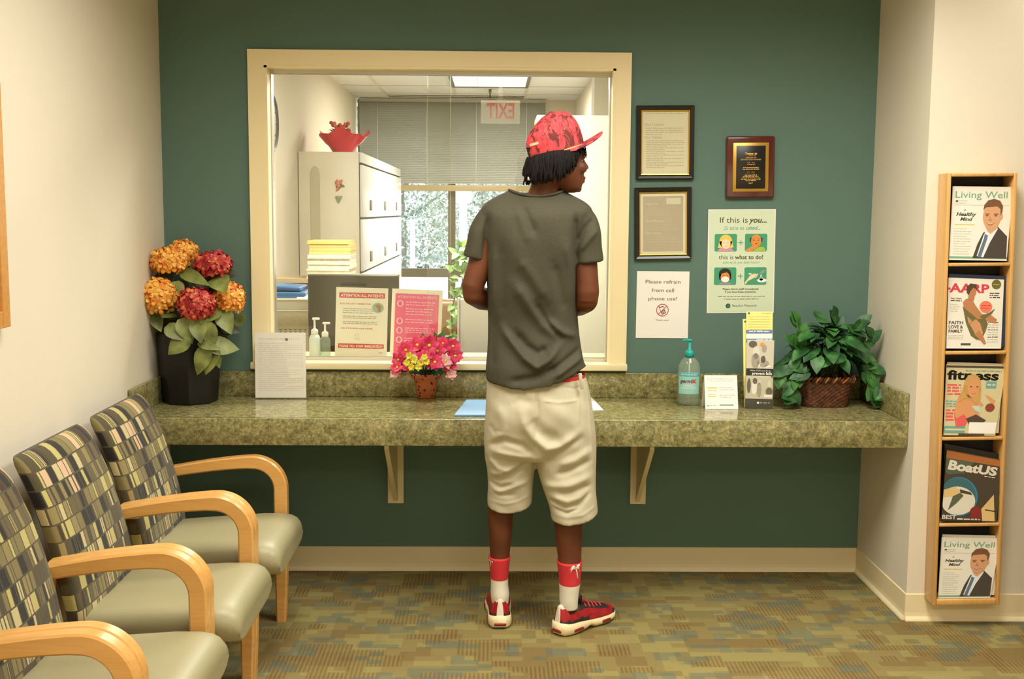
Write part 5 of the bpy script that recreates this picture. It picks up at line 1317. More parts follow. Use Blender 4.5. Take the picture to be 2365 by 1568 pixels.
def aarp(p):
    p.text('AARP', 0.02, 0.80, 0, w=0.72, h=0.12, bold=0.035)
    p.rect(0.0, 0.86, 0.04, 0.83, 0); p.disc(0.865, 0.925, 0.085, 0.07, 1, 1); p.words(0.80, 0.93, 0.92, 0.014, 2, 2, 1)
    for k in range(3): p.words(0.75, 0.94, 0.79 - 0.03 * k, 0.018, 3, 1, 0.9, k)
    p.text('Fast Easy', 0.05, 0.70, 3, w=0.2, h=0.022, bold=0.02); p.words(0.05, 0.25, 0.67, 0.02, 3, 1, 1)
    for k in range(5): p.words(0.04, 0.22, 0.62 - 0.025 * k, 0.012, 8, 1, 0.8, k)
    for s_, zz_ in (('FAITH', 0.345), ('LOVE &', 0.285), ('FAMILY', 0.225)): p.text(s_, 0.03, zz_, 3, w=0.26, h=0.043, bold=0.03)
    for k in range(3): p.words(0.03, 0.3, 0.18 - 0.024 * k, 0.012, 8, 1, 1, k)
    p.rect(0.26, 0.045, 0.44, 0.075, 3)
    # seated figure hugging the knees, in a patterned dress
    p.poly([(0.27, 0.66), (0.33, 0.71), (0.44, 0.70), (0.50, 0.62), (0.62, 0.50), (0.80, 0.48), (0.90, 0.42), (0.88, 0.36), (0.70, 0.40), (0.55, 0.42), (0.48, 0.46), (0.38, 0.40), (0.31, 0.50)], 4, 2)
    p.poly([(0.27, 0.60), (0.36, 0.54), (0.46, 0.48), (0.55, 0.42), (0.68, 0.44), (0.74, 0.36), (0.70, 0.24), (0.62, 0.12), (0.54, 0.13), (0.44, 0.18), (0.34, 0.36)], 5, 3)
    p.poly([(0.40, 0.36), (0.52, 0.42), (0.60, 0.36), (0.66, 0.22), (0.60, 0.14), (0.52, 0.20)], 6, 4); p.poly([(0.36, 0.46), (0.44, 0.40), (0.42, 0.32), (0.38, 0.38)], 6, 4)
    p.poly([(0.58, 0.46), (0.76, 0.52), (0.86, 0.58), (0.80, 0.50), (0.66, 0.42)], 5, 4)
    p.poly([(0.50, 0.20), (0.60, 0.13), (0.68, 0.06), (0.72, 0.08), (0.66, 0.18), (0.58, 0.26)], 4, 5)
    p.poly([(0.36, 0.70), (0.37, 0.78), (0.48, 0.78), (0.47, 0.69)], 4, 5); p.disc(0.43, 0.82, 0.075, 0.085, 4, 6)
    p.poly([(0.33, 0.80), (0.33, 0.88), (0.40, 0.93), (0.50, 0.91), (0.52, 0.84), (0.45, 0.87), (0.40, 0.82), (0.37, 0.76)], 7, 7)
    p.disc(0.69, 0.60, 0.115, 0.085, 9, 3); p.words(0.61, 0.77, 0.61, 0.022, 0, 4, 1); p.words(0.60, 0.76, 0.575, 0.014, 0, 4, 1)
    for k in range(9): p.words(0.74, 0.93, 0.37 - 0.035 * k, 0.016, 3 if k % 3 == 0 else 8, 1, 0.9, k)
    p.rect(0.30, 0.0, 0.98, 0.022, 10)


AR = [ink('aarp_red', (214, 62, 82)), ink('badge_olive', (110, 104, 44)), ink('badge_light', (200, 186, 120)), ink('aarp_dark', (84, 74, 66)), ink('aarp_skin', (188, 128, 84)), ink('aarp_dress', (112, 104, 62)), ink('aarp_dress_tan', (206, 150, 104)), ink('aarp_hair', (84, 64, 46)), I_LGREY, ink('aarp_orange', (236, 124, 92)), I_WHITE]


def fitness(p):
    p.rect(0, 0.955, 1, 0.985, 6); p.text('fitness', 0.02, 0.79, 1, w=0.88, h=0.125, bold=0.035); p.text('fitness', 0.02, 0.79, 1, w=0.88, h=0.125, bold=0.035)
    p.words(0.33, 0.94, 0.905, 0.022, 3, 1, 1)
    for k in range(4): p.words(0.03, 0.27, 0.70 - 0.043 * k, 0.034, 2, 1, 1, k)
    for k in range(3): p.words(0.02, 0.22, 0.47 - 0.035 * k, 0.026, 3, 1, 1, k)
    for k in range(4): p.words(0.02, 0.22, 0.34 - 0.045 * k, 0.036, 2, 1, 1, k)
    p.rect(0.70, 0.67, 0.88, 0.77, 3); p.words(0.72, 0.86, 0.71, 0.03, 7, 2, 1)
    p.rect(0.0, 0.03, 0.40, 0.13, 3, 1); p.rect(0.02, 0.07, 0.40, 0.095, 0, 2)
    # long fair hair, coral top, dark trousers
    p.poly([(0.20, 0.46), (0.24, 0.56), (0.38, 0.62), (0.56, 0.54), (0.70, 0.44), (0.60, 0.36), (0.66, 0.28), (0.30, 0.20), (0.18, 0.22)], 4, 2)
    p.poly([(0.16, 0.36), (0.22, 0.24), (0.36, 0.30), (0.44, 0.22), (0.40, 0.14), (0.22, 0.12)], 2, 3); p.poly([(0.40, 0.24), (0.58, 0.30), (0.78, 0.22), (0.70, 0.16), (0.48, 0.14)], 6, 4)
    p.poly([(0.48, 0.42), (0.64, 0.42), (0.66, 0.32), (0.55, 0.36)], 7, 4)
    p.disc(0.46, 0.70, 0.15, 0.17, 5, 5); p.poly([(0.31, 0.70), (0.26, 0.55), (0.24, 0.46), (0.36, 0.53), (0.44, 0.52), (0.56, 0.44), (0.63, 0.52), (0.62, 0.68)], 5, 5)
    p.disc(0.49, 0.67, 0.105, 0.135, 4, 6)
    for cx in (0.44, 0.55): p.disc(cx, 0.69, 0.018, 0.010, 6, 7)
    p.poly([(0.45, 0.605), (0.50, 0.595), (0.55, 0.61), (0.50, 0.58)], 2, 7)
    p.poly([(0.70, 0.58), (0.86, 0.44), (0.90, 0.50), (0.78, 0.56)], 4, 3); p.disc(0.82, 0.40, 0.085, 0.06, 8, 4)
    p.rect(0.47, 0.03, 0.985, 0.19, 9, 5); p.rect(0.28, 0.005, 0.78, 0.03, 6, 6)


FI = [ink('fit_cream', (222, 212, 168)), ink('fit_black', (34, 32, 30)), ink('fit_coral', (232, 96, 92)), ink('fit_teal', (116, 168, 156)), ink('fit_skin', (222, 156, 104)), ink('fit_hair', (206, 160, 92)), ink('fit_brown', (84, 64, 54)), ink('fit_pale', (196, 216, 196)), ink('fit_plum', (146, 64, 48)), I_WHITE]


def boatus(p):
    p.rect(0.0, 0.885, 1.0, 0.985, 3); p.rect(0, 0, 1, 0.885, 0)
    p.poly([(0.0, 0.885), (0.5, 0.885), (0.33, 0.70), (0.05, 0.66), (0.0, 0.7)], 4, 2)
    p.text('BoatUS', 0.04, 0.735, 1, w=0.88, h=0.125, bold=0.045, shear=0.12, layer=3)
    p.words(0.70, 0.9, 0.695, 0.016, 1, 3, 1); 
    p.disc(0.285, 0.36, 0.335, 0.285, 2, 4, n=36); p.disc(0.27, 0.36, 0.315, 0.27, 5, 5, n=36); p.disc(0.27, 0.30, 0.31, 0.205, 1, 6, n=30); p.poly([(0.0, 0.44), (0.20, 0.50), (0.34, 0.42), (0.24, 0.36), (0.0, 0.34)], 6, 7)
    p.poly([(0.10, 0.16), (0.17, 0.36), (0.30, 0.42), (0.36, 0.38), (0.24, 0.26)], 7, 8); p.poly([(0.28, 0.47), (0.48, 0.44), (0.52, 0.40), (0.30, 0.42)], 0, 8)
    p.poly([(0.70, 0.20), (0.90, 0.44), (0.965, 0.02), (0.74, 0.02)], 6, 4); p.poly([(0.78, 0.20), (0.98, 0.18), (0.97, 0.165), (0.76, 0.185)], 8, 5)
    p.disc(0.60, 0.16, 0.10, 0.075, 9, 8); p.rect(0.52, 0.05, 0.70, 0.14, 9, 7)
    p.text('BEST', 0.01, 0.035, 1, w=0.25, h=0.055, bold=0.02, layer=9); p.words(0.28, 0.70, 0.03, 0.024, 1, 9, 1); p.rect(0, 0, 0.73, 0.02, 8, 9)


BO = [ink('boat_olive', (72, 62, 46)), ink('boat_white', (224, 218, 200)), ink('boat_blue', (52, 122, 160)), ink('boat_orange', (176, 106, 50)), ink('boat_green', (84, 96, 76)), ink('boat_teal', (60, 104, 112)), ink('boat_sand', (222, 190, 128)), ink('boat_shark', (92, 96, 76)), ink('boat_dark', (44, 38, 32)), ink('boat_red', (138, 40, 36))]
magazine('white magazine with a smiling suited person, in the top pocket of the rack', (2201, 430), (2340, 431.5), (2325, 602.5), (2192, 600), -0.066, -0.083, CWH, living_well, LW)
magazine('dark blue magazine behind the seated figure cover, second pocket from the top', (2192, 632), (2333, 638), (2328, 800), (2189, 800), -0.058, -0.073, ('cover_navy', (48, 62, 92), 0.35))
magazine('magazine with red title and a seated figure hugging the knees, second pocket from the top', (2191, 641), (2319, 645.6), (2312, 805), (2185.5, 804.5), -0.068, -0.083, CWH, aarp, AR)
magazine('pale magazine behind the fair-haired cover, middle pocket', (2188, 836), (2318, 840), (2306, 1000), (2183, 1000), -0.058, -0.073, CWH)
magazine('magazine with black title and a fair-haired figure, middle pocket of the rack', (2186, 841), (2324.5, 844), (2298.5, 1006.5), (2179.5, 1005), -0.068, -0.083, ('cover_cream', (214, 204, 160), 0.3), fitness, FI)
magazine('black magazine behind the orange-banded one, fourth pocket from the top', (2182, 1024), (2318, 1050), (2308, 1200), (2178, 1198), -0.058, -0.073, ('cover_black', (30, 28, 28), 0.35))
magazine('dark magazine with an orange band and a round blue picture, fourth pocket', (2187, 1037.6), (2316.7, 1062), (2301, 1206.5), (2173.6, 1203.5), -0.068, -0.083, ('cover_olive', (72, 62, 46), 0.3), boatus, BO)
magazine('pale magazine behind the suited person cover, bottom pocket', (2177, 1234), (2308, 1237), (2296, 1374), (2171, 1374), -0.058, -0.073, CWH)
magazine('white magazine with a smiling suited person, in the bottom pocket of the rack', (2175.5, 1241), (2311, 1243), (2287, 1380.5), (2167, 1382), -0.068, -0.083, CWH, living_well, LW)

# ------------------------------------------------------------------ waiting room chairs
M_SEAT = pm('olive_vinyl', (156, 148, 112), 0.42, spec=0.4, bump=0.05, bscale=420)


def m_tweed():
    k = N('patchwork_fabric')
    c = k.n('ShaderNodeTexCoord').outputs['Object']; sp_ = k.n('ShaderNodeSeparateXYZ', {'Vector': c})
    cv = k.n('ShaderNodeCombineXYZ', {'X': sp_.outputs['Y'], 'Y': sp_.outputs['Z'], 'Z': 0.0}).outputs[0]
    def bricks(wd, ht, sq, sqf, off, loc):
        v = k.n('ShaderNodeMapping', {'Vector': cv, 'Location': loc}).outputs[0]
        return k.n('ShaderNodeTexBrick', {'Vector': v, 'Color1': (0, 0, 0, 1), 'Color2': (1, 1, 1, 1), 'Mortar': (0.5, 0.5, 0.5, 1), 'Scale': 1.0, 'Mortar Size': 0.0022, 'Mortar Smooth': 0.1, 'Brick Width': wd, 'Row Height': ht}, offset=off, offset_frequency=2, squash=sq, squash_frequency=sqf)
    A = bricks(0.036, 0.047, 0.62, 3, 0.37, (0.01, 0.0, 0))
    B = bricks(0.016, 0.047, 1.6, 2, 0.37, (0.003, 0.0, 0))
    pal = [(0.0, (34, 30, 24)), (0.20, (74, 64, 40)), (0.34, (118, 106, 66)), (0.46, (176, 164, 98)), (0.57, (94, 82, 52)), (0.66, (186, 170, 122)), (0.76, (198, 166, 130)), (0.84, (132, 118, 72)), (0.92, (62, 44, 30))]
    ca = k.ramp(A.outputs['Color'], pal, 'CONSTANT'); cb = k.ramp(B.outputs['Color'], pal, 'CONSTANT')
    sel = k.n('ShaderNodeMath', {0: k.n('ShaderNodeMath', {0: A.outputs['Color'], 1: 7.31}, operation='MULTIPLY').outputs[0]}, operation='FRACT').outputs[0]
    sel = k.n('ShaderNodeMath', {0: sel, 1: 0.62}, operation='GREATER_THAN').outputs[0]
    col = k.mix(sel, ca, cb)
    mort = k.n('ShaderNodeMath', {0: A.outputs['Fac'], 1: k.n('ShaderNodeMath', {0: B.outputs['Fac'], 1: sel}, operation='MULTIPLY').outputs[0]}, operation='MAXIMUM').outputs[0]
    col = k.mix(mort, col, lin((74, 68, 46)))
    k.set('Base Color', col); k.set('Roughness', 0.8); k.set('Specular IOR Level', 0.2); k.set('Sheen Weight', 0.15)
    k.bump(k.noise(c, 500, 2), 0.2, 0.002)
    return k.m


M_TWEED = m_tweed()
CHW = 0.57


def make_chair(label, loc, rz):
    t = thing('waiting_room_chair', label, 'chair', loc, (0, 0, rz), 'waiting room chairs')
    # seat: rounded cushion, higher at the front
    b = MB(); rings = []
    prof = [(0.17, 0.345, 0.385), (0.19, 0.322, 0.398), (0.26, 0.318, 0.405), (0.40, 0.316, 0.416), (0.52, 0.316, 0.424), (0.585, 0.317, 0.424), (0.615, 0.317, 0.420), (0.634, 0.3175, 0.411), (0.645, 0.319, 0.398), (0.6495, 0.321, 0.384), (0.651, 0.325, 0.370)]
    hw = 0.236; K = 14
    for x, z0, z1 in prof:
        ring_ = []
        edge = 0.012 if x < 0.6 else 0.012 + (x - 0.6) * 0.25
        for j in range(K + 1):
            u_ = -1 + 2 * j / K; y = (hw - edge * 0.6) * math.copysign(abs(u_) ** 0.8, u_); dr = 0.024 * abs(u_) ** 8
            ring_.append((x, y, z1 - dr + 0.006 * (1 - u_ * u_)))
        for j in range(K + 1):
            u_ = 1 - 2 * j / K; y = (hw - 0.004 - edge * 0.6) * math.copysign(abs(u_) ** 0.8, u_)
            ring_.append((x, y, z0 + 0.02 * abs(u_) ** 8))
        rings.append(ring_)
    b.loft(rings); b.s[-1] = b.s[-2] = False; b.build('seat', M_SEAT, t)
    # backrest
    b = MB(); rings = []; hb = 0.243
    cl = [(0.215, 0.33), (0.205, 0.42), (0.185, 0.52), (0.160, 0.62), (0.128, 0.72), (0.098, 0.79), (0.086, 0.815), (0.077, 0.832), (0.071, 0.841), (0.067, 0.844)]
    th = [0.020, 0.026, 0.028, 0.028, 0.028, 0.027, 0.025, 0.019, 0.011, 0.003]
    for (x, z), d in zip(cl, th):
        ring_ = []; hh_ = hb - (0.028 - d) * 0.55
        for j in range(48):
            a = 2 * PI * j / 48; c_, s_ = math.cos(a), math.sin(a)
            k_ = (abs(c_ / d) ** 3.2 + abs(s_ / hh_) ** 14) ** (-1 / 14) if False else 1
            cx_ = math.copysign(abs(c_) ** 0.55, c_) * d; sy_ = math.copysign(abs(s_) ** 0.22, s_) * hh_
            bulge = 0.010 * (1 - (sy_ / hh_) ** 2) if c_ > 0 else 0
            ring_.append((x + cx_ + bulge, sy_, z - cx_ * 0.28))
        rings.append(ring_)
    b.loft(rings); b.build('backrest', M_TWEED, t)
    # bentwood arm and front leg in one piece, rear leg
    for s_ in (-1, 1):
        yc = s_ * (CHW / 2 - 0.0215)
        cen = [(0.17, 0.556), (0.24, 0.568), (0.32, 0.580), (0.39, 0.588), (0.445, 0.592)]
        R_ = 0.098; cx_, cz_ = 0.468, 0.494
        cen += [(cx_ + R_ * math.sin(q * PI / 64), cz_ + R_ * math.cos(q * PI / 64)) for q in range(0, 33)]
        cen += [(0.566, 0.42), (0.566, 0.30), (0.564, 0.15), (0.561, 0.0)]
        n = len(cen); rings = []
        for i, (x, z) in enumerate(cen):
            x0, z0 = cen[max(i - 1, 0)]; x1, z1 = cen[min(i + 1, n - 1)]
            l = math.hypot(x1 - x0, z1 - z0); nx, nz = -(z1 - z0) / l, (x1 - x0) / l
            if i == n - 1: nx, nz = 1.0, 0.0
            h_ = 0.019 + 0.005 * min(1, i / 5) if i < n - 4 else (0.024, 0.024, 0.021, 0.017)[i - n + 4]
            if i == n - 1: nx = 1.0
            w_ = 0.021; c = 0.005
            rings.append([(x + nx * p, yc + q, z + nz * p) for p, q in ((h_, -w_ + c), (h_, w_ - c), (h_ - c, w_), (-h_ + c, w_), (-h_, w_ - c), (-h_, -w_ + c), (-h_ + c, -w_), (h_ - c, -w_))])
        b = MB(); b.loft(rings, smooth=False)
        for i, f in enumerate(b.f): b.s[i] = False
        b.build('arm', M_MAPLE, t)
        b = MB(); b.loft([[(x - w_, yc - 0.018, z), (x + w_, yc - 0.018, z), (x + w_, yc + 0.018, z), (x - w_, yc + 0.018, z)] for x, z, w_ in ((0.095, 0.0, 0.016), (0.135, 0.30, 0.021), (0.155, 0.545, 0.019))], smooth=False)
        b.build('rear_leg', M_MAPLE, t, bevel=0.004)
    b = MB(); b.box(0.13, 0.55, -0.2, 0.2, 0.292, 0.3155); b.box(0.122, 0.142, -0.2645, 0.2645, 0.25, 0.29); b.box(0.5475, 0.5675, -0.2645, 0.2645, 0.262, 0.302)
    b.build('seat_rail', M_MAPLE, t)
    return t


ch = [make_chair('farthest of the row of patterned chairs on the left, next to the counter', (XL, -0.56 - CHW / 2, 0), 0)]
for i, lb in ((1, 'middle one of the patterned chairs on the left wall, second from the counter'), (2, 'patterned chair third from the counter, its back cut by the photo edge'), (3, 'nearest patterned chair of the left row, only an arm showing at the bottom left')):
    c = copy_tree(ch[0]); c.location = (XL, -0.56 - CHW * (i + 0.5), 0); c['label'] = lb; ch.append(c)
c = copy_tree(ch[0]); lg = at(2357, 1475, Z=0)
c.location = (lg.x + 0.012 + CHW / 2, lg.y + 0.085, 0); c.rotation_euler = (0, 0, -PI / 2); c['label'] = 'chair against the right wall, only its wooden leg showing'


# ------------------------------------------------------------------ the person at the counter
PO = Vector((0.14, -0.66, 0.0))
per = thing('person', 'person seen from behind in red cap, grey T-shirt and cream shorts, standing at the counter', 'person', PO)
SKIN = N('brown_skin'); _v = SKIN.coord()
SKIN.set('Base Color', SKIN.ramp(SKIN.noise(_v, 9, 3), [(0.3, (88, 47, 27)), (0.7, (108, 61, 35))])); SKIN.set('Roughness', 0.55); SKIN.set('Specular IOR Level', 0.3)
SHIRT = N('heather_jersey'); _v = SHIRT.coord()
SHIRT.set('Base Color', SHIRT.mix(0.5, SHIRT.ramp(SHIRT.noise(_v, 650, 2), [(0.3, (54, 52, 42)), (0.7, (96, 92, 74))]), lin((76, 72, 58)))); SHIRT.set('Roughness', 0.9); SHIRT.set('Specular IOR Level', 0.15)
SHORT = N('cream_twill'); _v = SHORT.coord()
SHORT.set('Base Color', SHORT.ramp(SHORT.noise(_v, 7, 4), [(0.3, (184, 175, 147)), (0.7, (198, 190, 163))])); SHORT.set('Roughness', 0.85); SHORT.set('Specular IOR Level', 0.15)
SHORT.bump(SHORT.noise(_v, 600, 2), 0.15, 0.001)


def remeshed(mb, name, voxel, mat, parent, iters=4, post=None):
    tmp = mb.build('tmp_solid', mat)
    r = tmp.modifiers.new('r', 'REMESH'); r.mode = 'VOXEL'; r.voxel_size = voxel; r.use_smooth_shade = True
    s_ = tmp.modifiers.new('s', 'SMOOTH'); s_.iterations = iters; s_.factor = 0.5
    dg = bpy.context.evaluated_depsgraph_get()
    me = bpy.data.meshes.new_from_object(tmp.evaluated_get(dg))
    old = tmp.data; bpy.data.objects.remove(tmp); bpy.data.meshes.remove(old)
    if post:
        n = len(me.vertices); co = np.empty(n * 3); no = np.empty(n * 3)
        me.vertices.foreach_get('co', co); me.vertices.foreach_get('normal', no)
        co = post(co.reshape(-1, 3), no.reshape(-1, 3)); me.vertices.foreach_set('co', co.ravel())
    me.polygons.foreach_set('use_smooth', [True] * len(me.polygons))
    if not me.materials: me.materials.append(mat)
    me.name = name; me.update()
    ob = bpy.data.objects.new(name, me); COL.objects.link(ob); ob.parent = parent
    return ob


def L(px, py, Y): return at(px, py, Y=Y) - PO


def oval(c, rx, ry, n=28, e=2.2, ax=None):
    """closed oval ring; ax = (side, front) unit vectors, level by default"""
    sx, sy = ax or (Vector((1, 0, 0)), Vector((0, 1, 0)))
    out = []
    for j in range(n):
        a = 2 * PI * j / n; c_, s_ = math.cos(a), math.sin(a)
        out.append(Vector(c) + sx * (rx * math.copysign(abs(c_) ** (2 / e), c_)) + sy * (ry * math.copysign(abs(s_) ** (2 / e), s_)))
    return out


def pring(pl, pr, py, Y, ry, e=2.2, n=28):
    a, c = L(pl, py, Y), L(pr, py, Y)
    return oval((a + c) / 2, (c.x - a.x) / 2, ry, n, e)


def limb(b, pts, rad, n=18, flat=1.0): b.tube(pts, rad, n, flat=flat)


def smooth_rings(rings, k=4):
    """Catmull-Rom between rings"""
    out = []; m = len(rings)
    for i in range(m - 1):
        r0, r1, r2, r3 = rings[max(i - 1, 0)], rings[i], rings[i + 1], rings[min(i + 2, m - 1)]
        for q in range(k):
            t = q / k
            out.append([0.5 * ((2 * p1) + (p2 - p0) * t + (2 * p0 - 5 * p1 + 4 * p2 - p3) * t * t + (3 * p1 - p0 - 3 * p2 + p3) * t ** 3) for p0, p1, p2, p3 in zip(r0, r1, r2, r3)])
    return out + [rings[-1]]


def strokes(lst, Y):
    """folds: polylines in x,z with a height and a width"""
    return [([(q.x, q.z) for q in (L(px, py, Y) for px, py in pts)], amp, wid) for pts, amp, wid in lst]


def fold_field(st, x, z):
    d = np.zeros_like(x)
    for pts, amp, wid in st:
        best = np.full_like(x, 1e9); fade = np.ones_like(x)
        n = len(pts) - 1
        for i in range(n):
            (x0, z0), (x1, z1) = pts[i], pts[i + 1]
            dx, dz = x1 - x0, z1 - z0; l2 = dx * dx + dz * dz
            t = np.clip(((x - x0) * dx + (z - z0) * dz) / l2, 0, 1)
            dd = np.hypot(x - x0 - t * dx, z - z0 - t * dz)
            T = (i + t) / n; fd = np.clip(np.minimum(T, 1 - T) * 5 + 0.35, 0, 1)
            k = dd < best; best = np.where(k, dd, best); fade = np.where(k, fd, fade)
        d += amp * fade * np.exp(-(best / wid) ** 2)
    return d


# ---------------- body: one continuous skin
YB = -0.645
body = MB()
# trunk
body.loft(smooth_rings([pring(1150, 1332, 990, -0.63, 0.080), pring(1150, 1332, 930, -0.63, 0.082), pring(1160, 1322, 860, -0.63, 0.072), pring(1164, 1306, 760, YB, 0.066), pring(1160, 1304, 640, YB, 0.070), pring(1152, 1316, 560, YB, 0.074), pring(1146, 1332, 500, YB, 0.062), pring(1160, 1316, 472, YB, 0.048), pring(1205, 1295, 452, -0.655, 0.045)]))
# neck and head: face looks to the right and a little away
HY = -0.665; HYAW = 0.16
cH, sH = math.cos(HYAW), math.sin(HYAW)
FX, SX = Vector((cH, sH, 0)), Vector((-sH, cH, 0))
body.loft(smooth_rings([oval(L(1252, 462, -0.655), 0.062, 0.055), oval(L(1256, 440, -0.66), 0.052, 0.052), oval(L(1263, 420, HY), 0.050, 0.050), oval(L(1274, 395, HY), 0.05, 0.05)]))
HC = L(1285, 380, HY)
PXM = (L(1385, 380, HY).x - L(1285, 380, HY).x) / 100


def hp(px, py, s_=0.0):
    """a point of the head from the profile: along the face, up, and sideways (negative = towards the camera)"""
    q = L(1285, py, HY)
    return Vector((HC.x, HC.y, q.z)) + FX * ((px - 1285) * PXM) + SX * s_


prof = [(445, 1302, 1328, 0.018), (441, 1296, 1338, 0.032), (435, 1288, 1344, 0.042), (426, 1276, 1346, 0.050), (416, 1262, 1348, 0.057), (405, 1248, 1349, 0.063), (392, 1236, 1349, 0.067), (378, 1228, 1347, 0.070), (362, 1223, 1348, 0.073), (345, 1222, 1346, 0.075), (322, 1226, 1338, 0.074), (300, 1238, 1324, 0.064), (284, 1254, 1306, 0.044), (277, 1268, 1294, 0.02)]
rings = []
for py, xb, xf, w in prof:
    c = (hp(xb, py) + hp(xf, py)) / 2; rings.append(oval(c, (xf - xb) / 2 * PXM, w, 32, 2.15, (FX, SX)))
body.loft(smooth_rings(rings, 3))
# nose, lips, chin, brow, cheek, ear
body.tube([hp(1346, 366), hp(1350, 376), hp(1354, 384), hp(1356.5, 390)], [0.006, 0.0085, 0.0105, 0.0115], 12)
for s_ in (-1, 1):
    body.ball(hp(1350.5, 393, s_ * 0.010), (0.009, 0.008, 0.007), 0, 12, 8)
    body.ball(hp(1337, 388, s_ * 0.036), (0.020, 0.018, 0.022), 0, 12, 8)
    body.ball(hp(1344, 362, s_ * 0.028), (0.009, 0.020, 0.008), 0, 12, 8)
    body.ball(hp(1276, 386, s_ * 0.070), (0.016, 0.008, 0.026), 0, 12, 8)
body.ball(hp(1349, 410), (0.0095, 0.021, 0.0062), 0, 14, 8); body.ball(hp(1347.5, 418.5), (0.009, 0.018, 0.0068), 0, 14, 8)
body.ball(hp(1338, 436), (0.012, 0.018, 0.012), 0, 12, 8)
# arms
SHL, SHR = L(1136, 500, YB), L(1346, 502, YB)
ELL, ELR = L(1091, 682, -0.675), L(1356, 696, -0.675)
WRL, WRR = Vector((0.055, -0.395, 1.145)) - PO, Vector((0.235, -0.400, 1.125)) - PO
limb(body, [SHL, SHL.lerp(ELL, 0.3), SHL.lerp(ELL, 0.65), ELL + Vector((0, 0, 0.03)), ELL], [0.042, 0.0425, 0.0425, 0.040, 0.033])
limb(body, [SHR, SHR.lerp(ELR, 0.3), SHR.lerp(ELR, 0.65), ELR + Vector((0, 0, 0.03)), ELR], [0.040, 0.042, 0.043, 0.042, 0.038])
for E, Wr, k in ((ELL, WRL, 0), (ELR, WRR, 1)):
    body.ball(E, (0.034 + 0.004 * k, 0.034, 0.034), 0, 14, 10)
    limb(body, [E, E.lerp(Wr, 0.25), E.lerp(Wr, 0.6), Wr], [0.034 + 0.004 * k, 0.042, 0.034, 0.025])
# hands: palm and five fingers each, loosely closed in front of the belly
for Wr, side in ((WRL, 1), (WRR, -1)):
    d = (Vector((0.145, -0.345, 1.115)) - PO - Wr); d.z = -0.01; d.normalize()   # towards the other hand
    across = d.cross(Vector((0, 0, 1))).normalized(); up = across.cross(d)
    if up.z < 0: up = -up
    palm = Wr + d * 0.048
    body.loft(smooth_rings([oval(Wr - d * 0.008, 0.024, 0.020, 16, 2.3, (up, across)), oval(Wr + d * 0.02, 0.030, 0.016, 16, 2.6, (up, across)), oval(Wr + d * 0.055, 0.039, 0.0145, 16, 2.8, (up, across)), oval(Wr + d * 0.088, 0.038, 0.012, 16, 2.8, (up, across))], 3))
    back = Vector((0, -1, 0)); pd = across if across.dot(back) > 0 else -across          # palms face the body
    for i, (u0, ln_) in enumerate(((0.029, 0.068), (0.010, 0.076), (-0.010, 0.071), (-0.028, 0.056))):
        k0 = Wr + d * 0.084 + up * u0; cur = (0.35, 0.45, 0.5, 0.6)[i]
        k1 = k0 + (d * math.cos(cur) + pd * math.sin(cur)) * ln_ * 0.46
        k2 = k1 + (d * math.cos(cur + 0.75) + pd * math.sin(cur + 0.75)) * ln_ * 0.32
        k3 = k2 + (d * math.cos(cur + 1.25) + pd * math.sin(cur + 1.25)) * ln_ * 0.24
        body.tube([k0 - d * 0.012, k0, k0.lerp(k1, 0.5), k1, k2, k3], [0.009, 0.0092, 0.0085, 0.0088, 0.0078, 0.006], 10)
    t0 = Wr + d * 0.022 + up * 0.022
    t1 = t0 + (up * 0.75 + d * 0.55 + pd * 0.35).normalized() * 0.036; t2 = t1 + (up * 0.35 + d * 0.9 + pd * 0.3).normalized() * 0.030; t3 = t2 + (d * 0.95 + pd * 0.4).normalized() * 0.022
    body.tube([t0 - up * 0.01, t0, t1, t2, t3], [0.013, 0.0125, 0.0105, 0.0095, 0.007], 10)
# legs: (pxL, pxR, py, Y)
for rows in ([(1140, 1240, 960, -0.625), (1136, 1228, 1040, -0.62), (1131, 1208, 1110, -0.615), (1127, 1192, 1150, -0.612), (1126.5, 1186, 1176, -0.61), (1128, 1184, 1205, -0.613), (1129, 1182, 1235, -0.615), (1132, 1177, 1280, -0.615), (1135, 1172, 1325, -0.615), (1136, 1171, 1355, -0.615), (1137, 1172, 1390, -0.61)],
             [(1246, 1346, 960, -0.635), (1254, 1352, 1040, -0.64), (1264, 1352, 1110, -0.65), (1275, 1347, 1165, -0.66), (1278, 1344, 1200, -0.667), (1282, 1344.5, 1230, -0.67), (1284, 1343.5, 1255, -0.673), (1289, 1342, 1290, -0.68), (1293, 1338, 1330, -0.685), (1295, 1334, 1362, -0.69), (1295, 1333, 1400, -0.69)]):
    body.loft(smooth_rings([pring(a, c, py, Y, (L(c, py, Y).x - L(a, py, Y).x) * (0.56 if py < 1300 else 0.66)) for a, c, py, Y in rows], 3))
